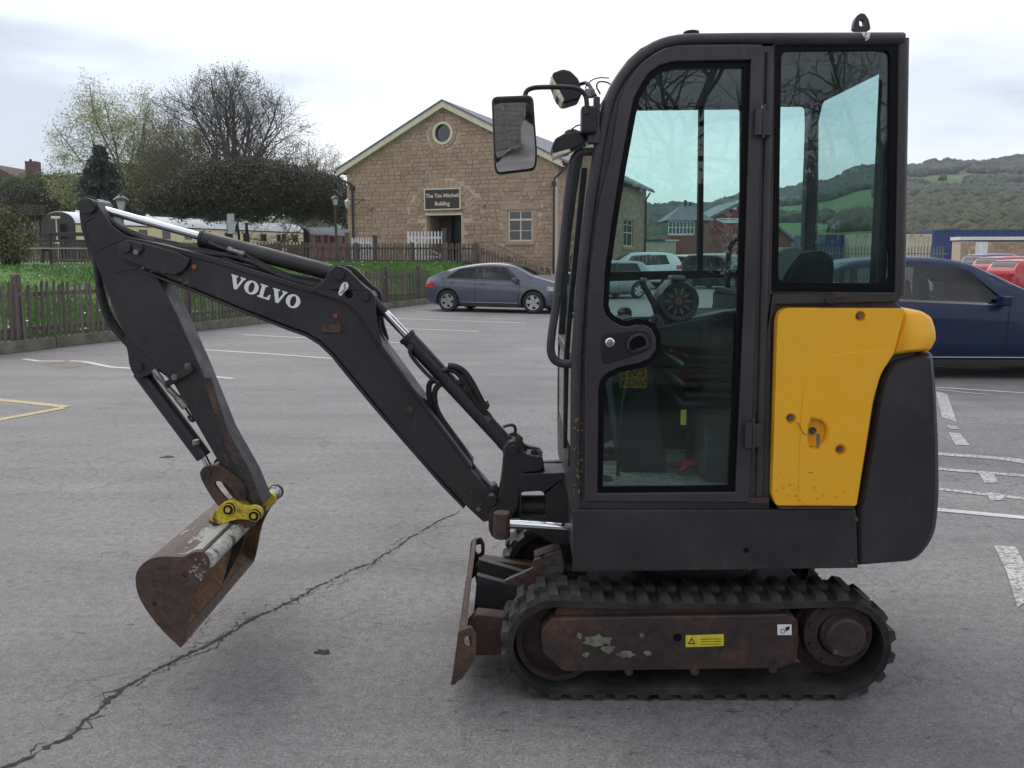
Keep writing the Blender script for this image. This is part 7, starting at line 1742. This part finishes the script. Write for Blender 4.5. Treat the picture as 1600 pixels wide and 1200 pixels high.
# ---------------- bucket linkage and bucket
for yy in (3.345, 3.50):
    part('link_arm', MB().prism(PP(smooth([(313, 742), (316, 731), (326, 726), (345, 727), (362, 738), (380, 754), (388, 770), (384, 782), (372, 780), (364, 762), (346, 750), (334, 752), (348, 772), (362, 786), (358, 800), (344, 792), (328, 770)], 1), 3.36), yy, yy+.024), 'brown', .004)
pin(323, 740, 6, 3.335, 3.53, 'dark', 'link_pin'); pin(378, 769, 6, 3.335, 3.53, 'dark', 'link_pin')
by, bY = 3.00, 3.88
def flaky():
    m, t, b = nodes('worn_paint_flakes'); b.inputs['Base Color'].default_value = (.36, .345, .31, 1); b.inputs['Roughness'].default_value = .7
    c = t.nodes.new('ShaderNodeTexCoord'); sp_ = t.nodes.new('ShaderNodeSeparateXYZ'); t.links.new(c.outputs['Generated'], sp_.inputs[0])
    n = nz(t, 9, 8, .7, sc3=(1, .5, 1)); rx_ = ramp(t, sp_.outputs[0], [(.25, -.0), (.62, .5), (1.0, 1.0)])
    a = t.nodes.new('ShaderNodeMath'); a.operation = 'MULTIPLY_ADD'; a.inputs[1].default_value = .28; t.links.new(rx_.outputs[0], a.inputs[0]); t.links.new(n.outputs['Fac'], a.inputs[2])
    r = ramp(t, a.outputs[0], [(.63, 0.0), (.66, 1.0)]); t.links.new(r.outputs[0], b.inputs['Alpha']); return m
bo = [(317, 862), (301, 862), (289, 870), (270, 869), (250, 869), (234, 873), (220, 883), (212, 897), (213, 918), (221, 940), (240, 968), (262, 993), (283, 1011)]
shell_o = PP(smooth(bo, 1, False), by)
m = len(shell_o); inn = []
for i in range(m):
    dd = Vector(shell_o[min(i+1, m-1)])-Vector(shell_o[max(i-1, 0)]); dd.normalize(); q = Vector(shell_o[i])+Vector((-dd.y, dd.x))*.011
    inn.append((q.x, q.y))
BK = part('bucket', MB().prism(shell_o+inn[::-1], by+.006, bY-.006), 'bucket', .002, label='brown ditching bucket with worn rusty interior')
lip = PP(smooth([(283, 1011), (289, 998), (299, 940), (311, 914), (323, 895), (328, 878), (317, 862)], 1, False), by)
side = shell_o+lip[1:-1]
hol = [circ(289, 898, 4.5, by, 12), circ(242, 943, 4.5, by, 12)]
part('bucket_side_plate', MB().prism(side, by-.004, by+.010, hol), 'bucket', .002, BK)
part('bucket_side_plate', MB().prism(side, bY-.010, bY+.004), 'bucket_in', .002, BK, 'rusty inner face of the far side plate')
part('bucket_floor_lining', MB().prism([(x+.0008, z) for x, z in inn]+[((a[0]*.8+b[0]*.2)+.002, a[1]*.8+b[1]*.2) for a, b in list(zip(inn, [(sum(p[0] for p in inn)/m, sum(p[1] for p in inn)/m)]*m))[::-1]], by+.012, bY-.012) if False else MB().grid([[(x+(.002), y, z-.001) for x, z in inn] for y in (by+.011, bY-.011)]), 'bucket_in', 0, BK)
tc_ = P(322, 877, by)
part('bucket_torque_tube', MB().cyl((tc_.x, by+.012, tc_.z), (tc_.x, bY+.03, tc_.z), .0325, n=26), 'mottle', .003, BK)
part('tube_end_cap', MB().cyl((tc_.x, bY+.03, tc_.z), (tc_.x, bY+.05, tc_.z), .037, n=24), 'dark', .003, BK)
gus = PP([(300, 880), (322, 890), (310, 905), (290, 975)], by)
part('bucket_gusset', MB().prism([(tc_.x-.02, tc_.z-.02), (tc_.x+.02, tc_.z-.03), (tc_.x-.0, tc_.z-.10), (tc_.x-.09, tc_.z-.26)], 3.40, 3.412), 'dark', .002, BK)
part('cutting_edge', MB().prism(PP([(272, 1001), (283, 1012), (286, 1008), (277, 998)], by), by-.006, bY+.006), 'bucket', .002, BK)
part('paint_wear', MB().grid([[(x-.0012, y, z+.0016) for x, z in shell_o[1:11]] for y in (by+.02, by+.15, by+.25, by+.36, 3.38, 3.45)]), flaky(), 0, BK)
rng = random.Random(3)
mk = MB()
for _ in range(34):
    px_ = rng.gauss(309, 7); py_ = rng.gauss(892, 8); r_ = rng.uniform(.8, 2.6)
    pol = [P(px_+r_*math.cos(i)*rng.uniform(.6, 1.3), py_+r_*math.sin(i)*rng.uniform(.6, 1.3), by-.005) for i in np.arange(0, 6.2, 1.05)]
    if px_ < 326 and py_ < 912-(px_-309)*.9: mk.prism([(p.x, p.z) for p in pol], by-.0055, by-.0045)
part('paint_fleck', mk, M('pale_fleck', (.30, .30, .27), rough=.8), 0, BK)['kind'] = 'stuff'
for yy in (3.325, 3.515):
    yb = PP(smooth([(324, 812), (336, 799), (347, 786), (357, 782), (369, 784), (384, 791), (402, 789), (411, 797), (410, 808), (400, 816), (384, 811), (366, 812), (346, 820)], 1), 3.33)
    b_ = part('bucket_ear', MB().prism(yb, yy, yy+.022), 'wornyellow', .004, BK, 'worn yellow painted bucket ear')
    if yy < 3.4:
        for a, b, r in ((358, 795, 8.5), (398, 805, 9)):
            c = P(a, b, yy)
            part('ear_boss', MB().lathe([(0, -.012), (.010, -.012), (.011, -.006), (.018, -.006), (.019, -.012), (.0245, -.012), (.026, 0)], (c.x, yy, c.z), 'y', 22), 'dark', 0, b_)
            part('ear_bolt', MB().cyl((c.x, yy-.019, c.z), (c.x, yy-.012, c.z), .011, n=6).lathe([(.021, -.0135), (.024, -.012), (.0245, -.008)], (c.x, yy, c.z), 'y', 22), 'wornyellow', 0, b_)
part('bucket_ear_base', MB().prism(PP([(326, 813), (345, 803), (400, 808), (398, 822), (370, 826), (340, 825)], 3.36), 3.347, 3.515), 'bucket', .004, BK)
part('arm_end_boss', MB().cyl(P(400, 802, 3.36), P(400, 802, 3.51), .036, n=22), 'dark', .003)
# things left in the cab
t1 = obj('hand_tool', MB().tube([P(1063, 747, 3.36), P(1070, 740, 3.37), P(1074, 734, 3.38)], .012, 10).box(P(1075, 733, 3.38), (.055, .03, .018)), K['redc'], None, .003)
t1.location = (0, 0, fz+.02-min(v.co.z for v in t1.data.vertices)); tag(t1, 'small red hand tool lying on the muddy cab floor', 'tool')
clx0, clx1, clz = P(944, 702, 3.66).x, P(1016, 702, 3.66).x, P(980, 702, 3.66).z
part('floor_ledge', MB().span((clx0-.02, 3.60, fz), (clx1+.02, 3.80, clz-.012)), 'black', .006)
rows = []
rn = random.Random(8)
for i in range(9):
    rows.append([(clx0+(clx1-clx0)*j/16, 3.62+.016*i+rn.uniform(-.004, .004), clz+.012*math.sin(j*.9+i*.6)+rn.uniform(-.003, .003)+.012) for j in range(17)])
mbm = MB().grid(rows)
t2 = obj('folded_cloth', mbm, M('grey_cloth', (.28, .30, .28), (.18, .19, .18), 30, rough=.9), None, 0); tag(t2, 'crumpled pale grey cloth on the cab floor beside the pedals', 'cloth')
# ---------------- scuffs, chips and rust that the worn machine shows
K['scuff'] = M('pale_scuff', (.085, .080, .080), rough=.6); K['chip'] = M('rust_chip', (.115, .062, .034), (.07, .04, .026), 60, rough=.85); K['ychip'] = M('old_yellow_chip', (.24, .15, .05), (.12, .075, .035), 50, rough=.8)
def scuffs(parent, poly, Y, y, n, seed, mat='scuff', lo=3, hi=14, ang=None, wd=.5, name='scuff_marks', dot=False):
    """small irregular marks inside a photograph-pixel polygon, lying on the face at depth y"""
    rg = random.Random(seed); mb = MB(); xs_ = [p[0] for p in poly]; ys_ = [p[1] for p in poly]; k = 0; tries = 0
    def inside(x, z):
        c = False
        for i in range(len(poly)):
            a, b = poly[i-1], poly[i]
            if (a[1] > z) != (b[1] > z) and x < (b[0]-a[0])*(z-a[1])/(b[1]-a[1])+a[0]: c = not c
        return c
    while k < n and tries < n*30:
        tries += 1; x = rg.uniform(min(xs_), max(xs_)); z = rg.uniform(min(ys_), max(ys_))
        if not inside(x, z): continue
        k += 1
        if dot:
            r = rg.uniform(lo, hi); m = 9; pl = [(x+r*math.cos(6.283*i/m)*rg.uniform(.5, 1.2), z+r*math.sin(6.283*i/m)*rg.uniform(.5, 1.2)) for i in range(m)]
        else:
            a = rg.uniform(0, math.pi) if ang is None else ang+rg.gauss(0, .25); L_ = rg.uniform(lo, hi); w = wd*rg.uniform(.4, 1.1); bend = rg.uniform(-.15, .15)*L_
            ca, sa = math.cos(a), math.sin(a); f = lambda t, o: (x+ca*t-sa*o, z+sa*t+ca*o)
            pl = [f(-L_/2, 0), f(0, bend-w), f(L_/2, 0), f(0, bend+w)]
        q = [P(u, v, Y) for u, v in pl]; b = len(mb.v); yy = y-.0002*(k % 4)
        mb.add([(p.x, yy, p.z) for p in q], [tuple(range(len(q)))])
    o = part(name, mb, mat, 0, parent); o['kind'] = 'stuff'; return o
boomp = [(300, 405), (470, 452), (560, 490), (600, 550), (735, 738), (770, 780), (740, 800), (640, 695), (545, 580), (450, 508), (300, 450)]
scuffs(BM, boomp, 3.36, 3.3588, 26, 1, lo=2, hi=9, wd=.45); scuffs(BM, boomp, 3.36, 3.3586, 30, 2, 'chip', .5, 1.4, dot=True)
scuffs(BM, [(695, 740), (735, 740), (775, 785), (760, 812), (727, 788)], 3.36, 3.3586, 22, 3, 'chip', .8, 2.6, dot=True)
scuffs(BM, [(225, 412), (300, 440), (300, 450), (222, 420)], 3.36, 3.3386, 16, 4, 'ychip', .6, 2.0, dot=True)
armp = [(140, 390), (225, 430), (275, 500), (310, 575), (350, 680), (345, 720), (272, 598), (210, 540), (175, 470)]
scuffs(ARM, armp, 3.37, 3.3688, 30, 5, lo=3, hi=13, wd=.5, ang=1.0); scuffs(ARM, [(285, 590), (320, 585), (395, 760), (380, 775), (330, 690)], 3.37, 3.3664, 40, 6, 'chip', .8, 3.0, dot=True)
scuffs(ARM, [(330, 640), (345, 680), (380, 770), (350, 730)], 3.37, 3.3660, 10, 7, 'ychip', .6, 1.8, dot=True)
skp = [(900, 802), (1335, 802), (1335, 884), (900, 888)]
scuffs(SK, skp, YN, YN-.0008, 46, 8, lo=3, hi=20, wd=.4); scuffs(SK, skp, YN, YN-.0010, 30, 9, 'chip', .4, 1.1, dot=True)
scuffs(SK, [(900, 880), (1335, 876), (1335, 887), (900, 892)], YN, YN-.0012, 46, 10, 'chip', .6, 2.0, dot=True)
scuffs(CWO, [(1350, 800), (1385, 620), (1455, 600), (1462, 800), (1440, 850), (1350, 870)], YN, YN+.0032, 40, 11, lo=3, hi=16, wd=.4)
scuffs(CABN, [(896, 640), (908, 640), (908, 780), (895, 780)], CY0, CY0-.0115, 34, 12, 'ychip', .6, 2.6, dot=True)
scuffs(CABN, [(893, 480), (915, 480), (908, 780), (895, 780)], CY0, CY0-.0113, 14, 13, 'scuff', .5, 1.4, dot=True)
scuffs(DOOR, [(1166, 120), (1184, 120), (1164, 740), (1154, 740)], CY0, CY0-.0228, 26, 14, lo=3, hi=16, wd=.35, ang=1.57)
scuffs(DOOR, [(918, 600), (930, 600), (930, 770), (916, 770)], CY0, CY0-.0226, 14, 15, lo=2, hi=8, wd=.35)
scuffs(PANEL, [(1220, 495), (1400, 495), (1360, 600), (1335, 780), (1216, 780)], YN, YN-.0156, 22, 16, M('dull_yellow_scuff', (.56, .27, .02), rough=.6), 2, 9, wd=.4)
scuffs(PANEL, [(1208, 740), (1335, 760), (1333, 786), (1210, 784)], YN, YN-.0158, 26, 17, M('panel_grime', (.40, .20, .03), rough=.8), .5, 1.8, dot=True)
for part_, pts_ in ((DOOR, None),):
    pass
